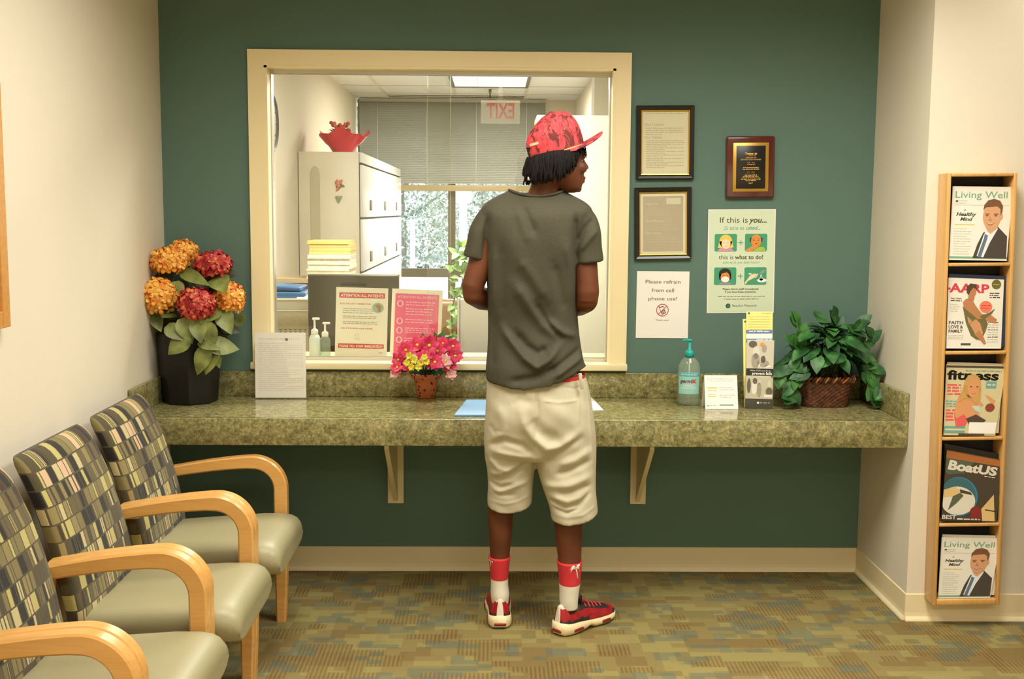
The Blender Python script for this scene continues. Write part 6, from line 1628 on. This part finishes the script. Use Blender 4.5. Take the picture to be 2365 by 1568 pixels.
# feet inside the shoes
LH, LT = at(1155, 1452, Z=0), None
AL, AR_ = L(1154, 1385, -0.612), L(1314, 1395, -0.69)
LDIR = Vector((-0.03, 1.0, 0)).normalized()
rh, rt_ = at(1286, 1466, Z=0), at(1388, 1428, Z=0)
RDIR = (rt_ - rh); RDIR.z = 0; RDIR.normalize()
for A_, D_ in ((AL, LDIR), (AR_, RDIR)):
    side = Vector((D_.y, -D_.x, 0)); f0 = Vector((A_.x, A_.y, 0))
    body.loft(smooth_rings([oval(f0 - D_ * 0.045 + Vector((0, 0, 0.056)), 0.020, 0.016, 16, 2.2, (side, Vector((0, 0, 1)))), oval(f0 - D_ * 0.02 + Vector((0, 0, 0.062)), 0.026, 0.024, 16, 2.2, (side, Vector((0, 0, 1)))), oval(f0 + D_ * 0.04 + Vector((0, 0, 0.066)), 0.028, 0.026, 16, 2.2, (side, Vector((0, 0, 1)))), oval(f0 + D_ * 0.11 + Vector((0, 0, 0.055)), 0.031, 0.016, 16, 2.2, (side, Vector((0, 0, 1)))), oval(f0 + D_ * 0.17 + Vector((0, 0, 0.05)), 0.028, 0.010, 16, 2.2, (side, Vector((0, 0, 1))))], 3))
bd = remeshed(body, 'body', 0.0045, SKIN.m, per, 3)
for s_ in (-1, 1):
    b = MB(); b.ball(hp(1337.5, 371, s_ * 0.033), (0.0075, 0.009, 0.005), 0, 14, 10); b.ball(hp(1341.6, 371, s_ * 0.0345), (0.0032, 0.0036, 0.0036), 1, 10, 8)
    b.build('eye', [pm('eye_white', (150, 130, 112), 0.3), pm('eye_dark', (34, 22, 16), 0.2)], per)

# ---------------- T-shirt
sh = MB()
hem_pts = [(1116, 884), (1150, 893), (1195, 901), (1240, 902), (1280, 890), (1315, 872), (1357, 850)]
hx = [L(px, py, -0.74).x for px, py in hem_pts]; hz = [L(px, py, -0.74).z for px, py in hem_pts]
def hemring(pl, pr, py, Y, ry, e=2.5):
    r = pring(pl, pr, py, Y, ry, e, 40)
    for q in r: q.z = float(np.interp(q.x, hx, hz)) + 0.0
    return r
def tor(pl, pr, py, ry, Y=YB, e=2.5): return pring(pl, pr, py, Y, ry, e, 40)
base_rings = [hemring(1122, 1354, 890, YB, 0.122), None, tor(1122, 1351, 845, 0.120), tor(1126, 1342, 800, 0.112), tor(1127, 1336, 750, 0.108), tor(1126, 1333, 700, 0.106), tor(1124, 1332, 650, 0.107), tor(1121, 1332, 600, 0.110), tor(1116, 1340, 550, 0.114), tor(1110, 1360, 505, 0.108), tor(1110, 1368, 484, 0.092), tor(1126, 1352, 466, 0.076), tor(1152, 1324, 451, 0.064, -0.65), tor(1178, 1300, 439, 0.056, -0.655)]
for r_, dip in ((base_rings[-1], 0.020), (base_rings[-2], 0.010)):
    xm = sum(q.x for q in r_) / len(r_); hx_ = max(q.x for q in r_) - xm
    for q in r_: q.z -= dip * max(0, 1 - ((q.x - xm) / hx_) ** 2)
r0, r2 = base_rings[0], base_rings[2]
base_rings[1] = [p.lerp(q, 0.5) for p, q in zip(r0, r2)]
sh.loft(smooth_rings(base_rings, 4))
def sleeve(rows):
    rings = []
    n = len(rows); cs = [L((a + c) / 2, (py0 + py1) / 2, Y) for a, py0, c, py1, Y, ry in rows]
    for i, (a, py0, c, py1, Y, ry) in enumerate(rows):
        p, q = L(a, py0, Y), L(c, py1, Y); sx = (q - p); rx = sx.length / 2; sx.normalize()
        rings.append(oval((p + q) / 2, rx, ry, 28, 2.2, (sx, Vector((0, 1, 0)))))
    sh.loft(smooth_rings(rings, 4))
sleeve([(1130, 470, 1186, 528, YB, 0.060), (1106, 488, 1156, 545, YB, 0.064), (1085, 525, 1136, 560, -0.65, 0.064), (1077, 562, 1128, 580, -0.652, 0.060), (1069, 590, 1124, 604, -0.655, 0.056)])
sleeve([(1292, 528, 1348, 472, YB, 0.060), (1318, 550, 1374, 494, YB, 0.065), (1328, 565, 1387, 530, -0.65, 0.066), (1328, 588, 1390, 568, -0.652, 0.062), (1327, 610, 1395, 603, -0.655, 0.060)])
shs = strokes([(((1209, 480), (1222, 510), (1236, 540)), -0.005, 0.012), (((1196, 484), (1208, 520), (1222, 560)), 0.004, 0.014), (((1188, 655), (1222, 705), (1258, 752), (1300, 778)), 0.010, 0.022), (((1235, 700), (1262, 745), (1298, 782)), -0.008, 0.011), (((1268, 742), (1300, 768), (1334, 780)), 0.007, 0.012),
               (((1158, 758), (1182, 790), (1212, 826), (1240, 846), (1268, 828), (1290, 802)), 0.012, 0.014), (((1190, 770), (1215, 800), (1242, 818), (1266, 806)), -0.009, 0.016), (((1150, 742), (1138, 800), (1136, 850)), -0.006, 0.014), (((1282, 868), (1316, 846), (1350, 826)), 0.008, 0.010), (((1268, 858), (1305, 834), (1345, 806)), -0.006, 0.010),
               (((1142, 580), (1137, 650), (1136, 720)), 0.005, 0.012), (((1160, 560), (1158, 650), (1165, 730)), -0.004, 0.018), (((1280, 610), (1292, 660), (1304, 720)), -0.005, 0.016), (((1305, 560), (1318, 620), (1322, 700)), 0.004, 0.014), (((1336, 560), (1352, 530), (1372, 506)), -0.006, 0.010), (((1340, 580), (1362, 552), (1384, 530)), 0.005, 0.010), (((1128, 500), (1120, 550), (1122, 590)), -0.008, 0.010), (((1331, 500), (1330, 550), (1331, 600)), -0.008, 0.009),
               (((1200, 600), (1230, 640), (1260, 690)), 0.005, 0.02), (((1180, 880), (1230, 872), (1290, 850)), -0.006, 0.014)], -0.74)
def shirt_post(co, no):
    f = fold_field(shs, co[:, 0], co[:, 2]); back = np.clip(-no[:, 1] * 1.6 + 0.15, 0, 1)
    co = co.copy()
    # soft drape everywhere, shoulder blades and the hollow of the spine at the back
    wob = 0.003 * np.sin(co[:, 0] * 38 + co[:, 2] * 9) * np.sin(co[:, 2] * 17 + 1.0)
    sb = sum(0.010 * np.exp(-(((co[:, 0] - cx) / 0.055) ** 2 + ((co[:, 2] - 1.36) / 0.075) ** 2)) for cx in (-0.058, 0.118))
    sp_ = -0.010 * np.exp(-((co[:, 0] - 0.03) / 0.035) ** 2) * np.exp(-((co[:, 2] - 1.12) / 0.16) ** 2)
    low = -0.022 * np.exp(-((co[:, 2] - 1.10) / 0.10) ** 2)
    d = (1.7 * f + wob + sb + sp_ + low) * back
    co[:, 1] -= d
    return co
remeshed(sh, 't_shirt', 0.0052, SHIRT.m, per, 10, shirt_post)
# neck rib
b = MB(); top = base_rings[-1]; cm = sum(top, Vector()) / len(top)
cl = [cm + (q - cm) * 1.035 + Vector((0, 0, -0.001)) for q in top]
b.tube(cl + [cl[0], cl[1]], 0.0052, 8, 0, False); o = b.build('collar', SHIRT.m, per)

# ---------------- shorts
so = MB()
so.loft(smooth_rings([pring(1126, 1352, 868, -0.64, 0.104, 2.4, 40), pring(1124, 1360, 895, -0.64, 0.112, 2.4, 40), pring(1121, 1370, 950, -0.638, 0.122, 2.5, 40), pring(1118, 1376, 1000, -0.637, 0.122, 2.6, 40), pring(1119, 1377, 1040, -0.636, 0.112, 2.8, 40), pring(1124, 1372, 1056, -0.636, 0.09, 2.8, 40)], 4))
def legring(pl, pr, py, Y, ry, tl=0.0, tm=0.0, tr2=0.0):
    r = pring(pl, pr, py, Y, ry, 2.4, 32); x0, x1 = L(pl, py, Y).x, L(pr, py, Y).x
    for q in r:
        u_ = (q.x - x0) / (x1 - x0); q.z -= (tl * (1 - u_) + tr2 * u_ + tm * 4 * u_ * (1 - u_)) * 0.00152
    return r
so.loft(smooth_rings([legring(1124, 1240, 990, -0.632, 0.092), legring(1119, 1238, 1045, -0.628, 0.096), legring(1125, 1235, 1085, -0.622, 0.092), legring(1127, 1231, 1120, -0.617, 0.088), legring(1125.5, 1229.5, 1148, -0.614, 0.085, 2, 5, -1), legring(1126, 1228.5, 1164, -0.612, 0.084, 2, 12, -5)], 4))
so.loft(smooth_rings([legring(1246, 1374, 990, -0.64, 0.094), legring(1234, 1377, 1045, -0.646, 0.100), legring(1242, 1376, 1088, -0.652, 0.096), legring(1254, 1376, 1128, -0.658, 0.092), legring(1268, 1379, 1165, -0.664, 0.088, 3, 3, -4), legring(1273, 1380.5, 1192, -0.668, 0.086, 5, 12, -12)], 4))
sos = strokes([(((1205, 955), (1214, 985), (1232, 1010), (1262, 1036), (1297, 1031), (1338, 1000)), 0.013, 0.016), (((1255, 1068), (1280, 1052), (1304, 1036), (1340, 1014)), -0.010, 0.011), (((1228, 965), (1250, 1000), (1290, 1012)), -0.007, 0.022), (((1128, 1036), (1164, 1018), (1207, 1029), (1232, 1052)), -0.012, 0.012), (((1126, 1062), (1150, 1088), (1180, 1092)), 0.008, 0.010), (((1140, 1046), (1180, 1052), (1215, 1058)), 0.007, 0.010),
               (((1138, 1117), (1177, 1108), (1224, 1068)), -0.009, 0.010), (((1132, 1104), (1160, 1098), (1206, 1072)), 0.006, 0.009), (((1126, 1122), (1156, 1134), (1184, 1126)), -0.008, 0.008), (((1130, 1146), (1160, 1140), (1195, 1128), (1222, 1120)), 0.007, 0.010), (((1132, 1142), (1152, 1152), (1190, 1150)), -0.005, 0.006),
               (((1286, 1097), (1322, 1085), (1364, 1068)), -0.010, 0.010), (((1290, 1075), (1330, 1062), (1366, 1044)), 0.008, 0.013), (((1256, 1126), (1310, 1122), (1364, 1104)), 0.010, 0.014), (((1290, 1140), (1320, 1136), (1366, 1124)), -0.007, 0.009), (((1272, 1160), (1304, 1173), (1337, 1167), (1362, 1142)), -0.010, 0.008), (((1275, 1150), (1310, 1158), (1345, 1148)), 0.007, 0.010), (((1280, 1177), (1310, 1184), (1338, 1174)), -0.007, 0.006), (((1278, 1168), (1306, 1178), (1336, 1171)), 0.004, 0.006),
               (((1256, 925), (1290, 929), (1338, 926)), 0.003, 0.004), (((1338, 926), (1336, 980)), 0.0025, 0.004), (((1240, 905), (1242, 960), (1236, 1010), (1236, 1050)), -0.006, 0.007), (((1150, 940), (1165, 990), (1150, 1010)), 0.006, 0.018), (((1360, 900), (1367, 1000), (1372, 1100)), 0.003, 0.004), (((1130, 985), (1142, 1000), (1160, 998)), -0.006, 0.010), (((1300, 895), (1330, 900), (1350, 896)), -0.003, 0.004), (((1180, 935), (1200, 925), (1230, 930)), -0.004, 0.014)], -0.75)
sos += strokes([(((1128, 1166), (1166, 1171), (1196, 1166), (1228, 1152)), 0.0025, 0.0045), (((1275, 1188), (1310, 1194), (1345, 1188), (1380, 1170)), 0.0025, 0.0045)], -0.74)
def shorts_post(co, no):
    f = fold_field(sos, co[:, 0], co[:, 2]); back = np.clip(-no[:, 1] * 1.6 + 0.2, 0, 1)
    co = co.copy()
    bt = sum(0.012 * np.exp(-(((co[:, 0] - cx) / 0.06) ** 2 + ((co[:, 2] - 0.80) / 0.06) ** 2)) for cx in (-0.06, 0.085))
    wob = 0.002 * np.sin(co[:, 0] * 60 + co[:, 2] * 35) * np.sin(co[:, 2] * 48)
    co[:, 1] -= (f + bt + wob) * back
    return co
remeshed(so, 'shorts', 0.005, SHORT.m, per, 3, shorts_post)
b = MB(); b.loft([pring(1128, 1351, 884, -0.64, 0.106, 2.4, 40), pring(1128, 1351.5, 862, -0.64, 0.107, 2.4, 40)], 0, False, False); o = b.build('boxer_waistband', pm('boxer_red', (196, 52, 48), 0.7), per); o['label'] = 'red boxer waistband at the hip'
b = MB(); p0, p1 = L(1339, 862, -0.735), L(1345, 898, -0.742); b.rbox(-0.006, 0.006, -0.003, 0.003, -0.028, 0.028, 0.002, 2, T=Matrix.Translation((p0 + p1) / 2) @ Matrix.Rotation(-0.15, 4, 'Y')); b.build('belt_loop', SHORT.m, per)

# ---------------- socks
M_SR, M_SW = pm('sock_red', (206, 48, 54), 0.85), pm('sock_white', (232, 226, 208), 0.85, bump=0.08, bscale=700)
def sock(rows, split, palm):
    rings = smooth_rings([pring(a, c, py, Y, (L(c, py, Y).x - L(a, py, Y).x) * 0.69, 2.1, 32) for a, c, py, Y in rows], 4)
    b = MB(); b.loft(rings, 0)
    zs = L(1200, split, rows[3][3]).z
    for i, f in enumerate(b.f):
        b.m[i] = 0 if sum(b.v[k][2] for k in f) / len(f) > zs else 1
    o = b.build('sock', [M_SR, M_SW], per)
    # palm tree knitted in white
    pb = MB(); Y0 = rows[1][3]
    for line, r in palm:
        pts = []
        for px, py in line:
            i = min(range(len(rings)), key=lambda k: abs(rings[k][0].z - L(px, py, Y0 - 0.045).z)); R0 = rings[i]; cx = sum(q.x for q in R0) / 32; cy = sum(q.y for q in R0) / 32; rx = max(q.x for q in R0) - cx; ry = max(q.y for q in R0) - cy
            x = L(px, py, Y0 - 0.035).x; u_ = max(-0.985, min(0.985, (x - cx) / rx)); pts.append(Vector((cx + rx * u_ * 1.005, cy - ry * math.sqrt(1 - u_ * u_) * 1.005, L(px, py, Y0 - 0.045).z)))
        pb.tube(pts, r, 6)
    p = pb.build('palm_emblem', M_SW, o); p['label'] = 'small white palm tree'
    return o
palm_r = [(((1333, 1335), (1332, 1326), (1331, 1318), (1329, 1312)), [0.0032, 0.0027, 0.0023, 0.002])] + [(((1329, 1312), (mx_, my_), (ex, ey)), [0.0024, 0.0034, 0.001]) for mx_, my_, ex, ey in ((1322, 1307, 1315, 1313), (1321, 1310, 1316, 1320), (1324, 1305, 1318, 1307), (1336, 1306, 1341, 1309), (1335, 1310, 1338, 1320), (1333, 1305, 1339, 1304))]
sock([(1128.5, 1178.5, 1284, -0.615), (1130, 1177, 1300, -0.615), (1132, 1175, 1320, -0.615), (1133.5, 1173.5, 1338, -0.615), (1133.5, 1174, 1355, -0.614), (1133, 1176, 1372, -0.612), (1136, 1174, 1392, -0.61)], 1334, [(((1134, 1312), (1134, 1304), (1133, 1299)), [0.002, 0.0016, 0.0014]), (((1133, 1299), (1137, 1297), (1139, 1303)), [0.0014, 0.0018, 0.0006]), (((1133, 1299), (1131, 1297), (1130, 1302)), [0.0014, 0.0018, 0.0006])])
sock([(1286, 1344.5, 1294, -0.68), (1288, 1343.5, 1310, -0.682), (1290, 1341.5, 1328, -0.685), (1291, 1340, 1345, -0.688), (1292, 1337, 1365, -0.69), (1292, 1335, 1385, -0.69), (1295, 1334, 1402, -0.69)], 1346, palm_r)

# ---------------- running shoes
M_SHR, M_SHD, M_SHW, M_SHS = pm('shoe_red', (158, 22, 30), 0.5, var=0.15, vscale=30), pm('shoe_black', (38, 34, 32), 0.7), pm('shoe_white_mesh', (222, 208, 190), 0.6), pm('shoe_sole_white', (232, 214, 168), 0.5)
M_SHA = pm('sole_dark_red', (132, 34, 28), 0.3)
def shoe(heel, d, label):
    ang = math.atan2(d.y, d.x)
    t = bpy.data.objects.new('shoe', None); COL.objects.link(t); t.parent = per; t.location = Vector((heel.x, heel.y, 0)) - PO; t.rotation_euler = (0, 0, ang)
    # sole: x from heel to toe, a little waist, upswept toe
    def outl(x): return float(np.interp(x, [0, 0.012, 0.04, 0.09, 0.14, 0.19, 0.23, 0.265, 0.285, 0.296], [0.020, 0.034, 0.041, 0.040, 0.040, 0.046, 0.048, 0.042, 0.028, 0.008]))
    X = [0, 0.004, 0.012, 0.025, 0.04, 0.06, 0.09, 0.115, 0.14, 0.165, 0.19, 0.21, 0.23, 0.25, 0.265, 0.277, 0.286, 0.292, 0.296]
    b = MB(); rings = []
    for x in X:
        w = outl(x); zb = 0.002 + 0.018 * max(0, (x - 0.22) / 0.076) ** 2 + 0.012 * max(0, 1 - abs(x - 0.135) / 0.025) + 0.006 * max(0, 1 - x / 0.015)
        zt = float(np.interp(x, [0, 0.03, 0.09, 0.14, 0.2, 0.26, 0.296], [0.050, 0.044, 0.040, 0.034, 0.031, 0.031, 0.036]))
        rings.append([Vector((x, w * 0.86, zb)), Vector((x, w * 1.06, zb + 0.008)), Vector((x, w * 1.07, (zb + zt) / 2)), Vector((x, w, zt)), Vector((x, 0, zt)), Vector((x, -w, zt)), Vector((x, -w * 1.07, (zb + zt) / 2)), Vector((x, -w * 1.06, zb + 0.008)), Vector((x, -w * 0.86, zb)), Vector((x, 0, zb))])
    b.loft(rings, 0)
    b.build('sole', M_SHS, t)
    b = MB(); b.rbox(-0.0035, 0.01, -0.022, 0.022, 0.012, 0.024, 0.004, 2)
    for s_ in (-1, 1):
        for xa, xb in ((0.045, 0.095), (0.19, 0.235)): b.rbox(xa, xb, s_ * outl((xa + xb) / 2) * 1.06 - 0.004, s_ * outl((xa + xb) / 2) * 1.06 + 0.004, 0.011, 0.022, 0.0035, 2)
    b.build('air_window', M_SHA, t)
    # upper
    def top(x): return float(np.interp(x, [0, 0.02, 0.05, 0.085, 0.11, 0.15, 0.2, 0.25, 0.28, 0.292], [0.108, 0.110, 0.094, 0.088, 0.100, 0.088, 0.070, 0.058, 0.050, 0.042]))
    b = MB(); rings = []; K = 49
    XX = [0.001 + 0.291 * i / 69 for i in range(70)]
    for x in XX:
        w = max(min(outl(x) * 0.97, 0.008 + 0.030 * math.sqrt(max(0, x) / 0.03)), 0.006); zt = top(x); r = []
        for j in range(K):
            a = PI * j / (K - 1); c_, s_ = math.cos(a), math.sin(a)
            lean = 0.012 * (1 - s_) if x < 0.03 else 0
            r.append(Vector((x + (0.010 * s_ if x < 0.02 else 0) - 0.0, w * math.copysign(abs(c_) ** 0.75, c_) * (1 - 0.22 * s_), 0.033 + (zt - 0.033) * s_ ** 0.8)))
        rings.append(r)
    b.loft(rings, 0)
    for i, f in enumerate(b.f):
        if len(f) > 4: b.m[i] = 2 if i == len(b.f) - 2 else 0; continue
        c = sum((Vector(b.v[k]) for k in f), Vector()) / 4; x, y, z = c; h = (z - 0.033) / (top(x) - 0.033 + 1e-6)
        m = 0
        if x < 0.13 and z < 0.052 + 0.0 * x and z < 0.056 - 0.03 * x: m = 1
        if x > 0.09 and h > 0.72 and x < 0.25: m = 1
        if x > 0.255 and h < 0.5: m = 1
        if (x < 0.028 and z > 0.097): m = 2
        if x < 0.035 and z < 0.056 and abs(y) > 0.012: m = 1
        if 0.035 < x < 0.112 and z > 0.076: m = 1
        if x < 0.014 and abs(y) < 0.009: m = 2
        if 0.13 < x < 0.2 and 0.25 < h < 0.4: m = 3
        b.m[i] = m
    b.build('upper', [M_SHR, M_SHD, M_SHW, pm('shoe_deep_red', (140, 26, 30), 0.55)], t)
    b = MB()
    for k in range(5):
        x = 0.125 + 0.022 * k; zt = top(x); b.tube([(x, -0.026, zt - 0.012), (x + 0.004, -0.010, zt + 0.002), (x + 0.008, 0.010, zt + 0.002), (x + 0.012, 0.026, zt - 0.014)], 0.0028, 6)
    b.tube([(0.115, 0.0, 0.102), (0.105, -0.03, 0.11), (0.095, -0.036, 0.125), (0.11, -0.02, 0.118)], 0.0026, 6)
    b.build('laces', pm('lace_red', (224, 62, 58), 0.7), t)
    b = MB(); b.rbox(0.085, 0.135, -0.020, 0.020, 0.085, 0.135, 0.008, 3, T=TR(0, 0, 0) @ Matrix.Translation((0.11, 0, 0.11)) @ Matrix.Rotation(-0.5, 4, 'Y') @ Matrix.Scale(0.35, 4, (1, 0, 0)) @ Matrix.Translation((-0.11, 0, -0.11))); b.build('tongue', M_SHD, t)
    b = MB()
    for s_ in (-1, 1): b.add([(0.070, s_ * 0.0405, 0.054), (0.086, s_ * 0.0405, 0.052), (0.106, s_ * 0.0395, 0.060), (0.084, s_ * 0.0405, 0.0560)], [(0, 1, 2, 3)], 0, False)
    b.build('side_mark', M_SHD, t)
    return t
hl = at(1155, 1448, Z=0); shoe(Vector((AL.x + PO.x, AL.y + PO.y, 0)) - LDIR * 0.062, LDIR, '')
shoe(Vector((AR_.x + PO.x, AR_.y + PO.y, 0)) - RDIR * 0.062, RDIR, '')

# ---------------- cap
CO = hp(1280, 355); CT = 0.304
CAPM = Matrix.Translation(CO) @ Matrix.Rotation(HYAW, 4, 'Z') @ Matrix.Rotation(-CT, 4, 'Y')
CAPN = N('red_camouflage_cloth'); _v = CAPN.coord(scale=(1.7, 1.5, 0.75), rot=(0.1, 0.25, 0.1))
n1 = CAPN.noise(_v, 24, 4, 0.62, dist=0.7); n2 = CAPN.noise(_v, 60, 3)
CAPN.set('Base Color', CAPN.mix(CAPN.ramp(n1, [(0.52, (0, 0, 0)), (0.555, (235, 235, 235))]), CAPN.ramp(n2, [(0.3, (208, 46, 58)), (0.7, (226, 84, 84))]), lin((58, 32, 24)))); CAPN.set('Roughness', 0.8)
cap = bpy.data.objects.new('cap', None); COL.objects.link(cap); cap.parent = per; cap.matrix_local = CAPM
b = MB(); rings = []
for z, xb, xf, w in ((-0.004, -0.086, 0.107, 0.079), (0.015, -0.0875, 0.109, 0.080), (0.035, -0.0875, 0.110, 0.0805), (0.060, -0.084, 0.109, 0.079), (0.082, -0.071, 0.105, 0.073), (0.100, -0.051, 0.098, 0.064), (0.114, -0.033, 0.090, 0.053), (0.125, -0.014, 0.077, 0.039), (0.132, 0.001, 0.062, 0.024), (0.136, 0.014, 0.045, 0.010)):
    r = oval(((xb + xf) / 2, 0, z), (xf - xb) / 2, w, 60, 2.15)
    rings.append([q * (1 + 0.0) for q in r])
rings = smooth_rings(rings, 3)
for r in rings:   # six panel seams
    for j, q in enumerate(r):
        if j % 10 == 0: q.x *= 0.985; q.y *= 0.985
b.loft(rings, 0, False, True); b.build('crown', CAPN.m, cap)
b = MB(); b.ball((0.028, 0, 0.137), (0.008, 0.008, 0.004), 0, 12, 8); b.build('button', pm('cap_brown', (110, 52, 44), 0.8), cap)
b = MB(); G = []
for i in range(9):
    u_ = i / 8; row = []
    for j in range(25):
        a = -PI / 2 + PI * j / 24
        xr, yr = 0.0105 + 0.0965 * math.cos(a) * 0.985, 0.0785 * math.sin(a)
        xo, yo = 0.060 + 0.122 * max(0, math.cos(a)) ** 0.62, 0.080 * math.sin(a)
        x, y = xr * (1 - u_) + xo * u_, yr * (1 - u_) + yo * u_
        row.append((x, y, -0.002 + 0.024 * u_ * math.cos(a) - 0.008 * (abs(y) / 0.08) ** 2 * u_))
    G.append(row)
vs = [q for r in G for q in r]; k = len(vs); th_ = 0.004
fs = [(i * 25 + j, (i + 1) * 25 + j, (i + 1) * 25 + j + 1, i * 25 + j + 1) for i in range(8) for j in range(24)]
fs += [tuple(reversed([q + k for q in f])) for f in fs]
fs += [(8 * 25 + j, k + 8 * 25 + j, k + 8 * 25 + j + 1, 8 * 25 + j + 1) for j in range(24)] + [(j, j + 1, k + j + 1, k + j) for j in range(24)]
b.add([(x, y, z + th_) for x, y, z in vs] + vs, fs, 0, True); br = b.build('brim', CAPN.m, cap)
b = MB(); b.tube([(0.0105 + 0.0985 * math.cos(a), 0.0805 * math.sin(a), 0.003) for a in (-PI / 2 + 0.08 + (PI - 0.16) * j / 24 for j in range(25))], 0.0022, 6); b.build('piping', pm('cap_piping', (236, 196, 130), 0.7), cap)
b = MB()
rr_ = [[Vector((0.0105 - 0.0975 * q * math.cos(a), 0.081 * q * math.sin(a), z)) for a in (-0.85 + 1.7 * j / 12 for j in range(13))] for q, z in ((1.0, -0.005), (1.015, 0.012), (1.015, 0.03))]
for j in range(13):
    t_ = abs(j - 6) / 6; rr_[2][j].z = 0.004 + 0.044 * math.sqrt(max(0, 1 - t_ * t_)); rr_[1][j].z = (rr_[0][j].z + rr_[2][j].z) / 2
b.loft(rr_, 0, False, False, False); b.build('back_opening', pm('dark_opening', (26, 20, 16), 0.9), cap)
b = MB(); q_ = [Vector((0.0105 - 0.0995 * 1.012 * math.cos(a), 0.082 * 1.012 * math.sin(a), z)) for z in (0.047, 0.056) for a in (-0.85, -0.7, -0.55, -0.42)]
b.add(q_, [(0, 1, 5, 4), (1, 2, 6, 5), (2, 3, 7, 6)], 0, True); b.build('logo_patch', pm('cap_logo', (240, 214, 170), 0.7), cap)

# ---------------- hair: twisted locks falling from under the cap
HAIR = pm('black_hair', (17, 12, 9), 0.75, spec=0.25, var=0.3, vscale=60)
b = MB(); R_ = random.Random(4)
b.ball(hp(1266, 374), (0.064, 0.071, 0.066), 0, 24, 16)
b.ball(hp(1290, 362, -0.006), (0.074, 0.070, 0.040), 0, 24, 14)
def edge(px): return 366 - (px - 1233) * 0.27
def lock(p0, p1, r, sway=0.006):
    n_ = 7; pts = []
    ph = R_.uniform(0, 6.28)
    for i in range(n_):
        t = i / (n_ - 1); q = p0.lerp(p1, t); bow = math.sin(PI * t)
        pts.append(q + FX * (sway * 0.5 * math.sin(ph + 5 * t)) + SX * (-0.006 * bow if q.dot(SX) < HC.dot(SX) else 0.006 * bow))
    b.tube(pts, [r * (0.8, 1.0, 1.05, 1.0, 0.95, 0.8, 0.45)[i] * (1 + 0.12 * math.sin(9 * i + ph)) for i in range(n_)], 7)
for k in range(230):        # camera side and far side, from the back to the temple
    px = R_.uniform(1222, 1322)
    s_ = -1 if k % 3 else 1
    w = 0.070 * math.sqrt(max(0.05, 1 - ((px - 1276) / 74) ** 2)) + 0.006
    y1 = float(np.interp(px, [1215, 1235, 1262, 1285, 1300, 1312, 1325], [424, 426, 420, 417, 404, 392, 384])) + R_.uniform(-20, 5)
    lock(hp(px, edge(px) - 6, s_ * w), hp(px + R_.uniform(-5, 4) - (3 if px < 1245 else 0), y1, s_ * (w + R_.uniform(-0.004, 0.008))), R_.uniform(0.0024, 0.0042), 0.009)
for k in range(80):        # back of the head
    s_ = R_.uniform(-0.062, 0.062); px = 1226 - 6 * math.sqrt(max(0, 1 - (s_ / 0.075) ** 2))
    lock(hp(px + 4, 366 + R_.uniform(-4, 4), s_), hp(px - R_.uniform(-6, 8), R_.uniform(404, 429), s_ * 1.05), R_.uniform(0.0026, 0.0044), 0.009)
for k in range(60):        # fringe under the brim
    s_ = R_.uniform(-0.055, 0.055); px = 1338 + R_.uniform(-12, 10) - abs(s_) * 120
    lock(hp(px, edge(px) + 2, s_), hp(px + R_.uniform(2, 11), R_.uniform(350, 366), s_ * 1.05), R_.uniform(0.002, 0.0034), 0.006)
b.build('hair', HAIR, per)
b = MB(); q = hp(1219, 414, -0.03); b.lathe([(0.0075, -0.006), (0.008, 0.0), (0.0075, 0.006)], 12, T=Matrix.Translation(q)); b.build('hair_bead', pm('bead_white', (230, 226, 226), 0.3), per)
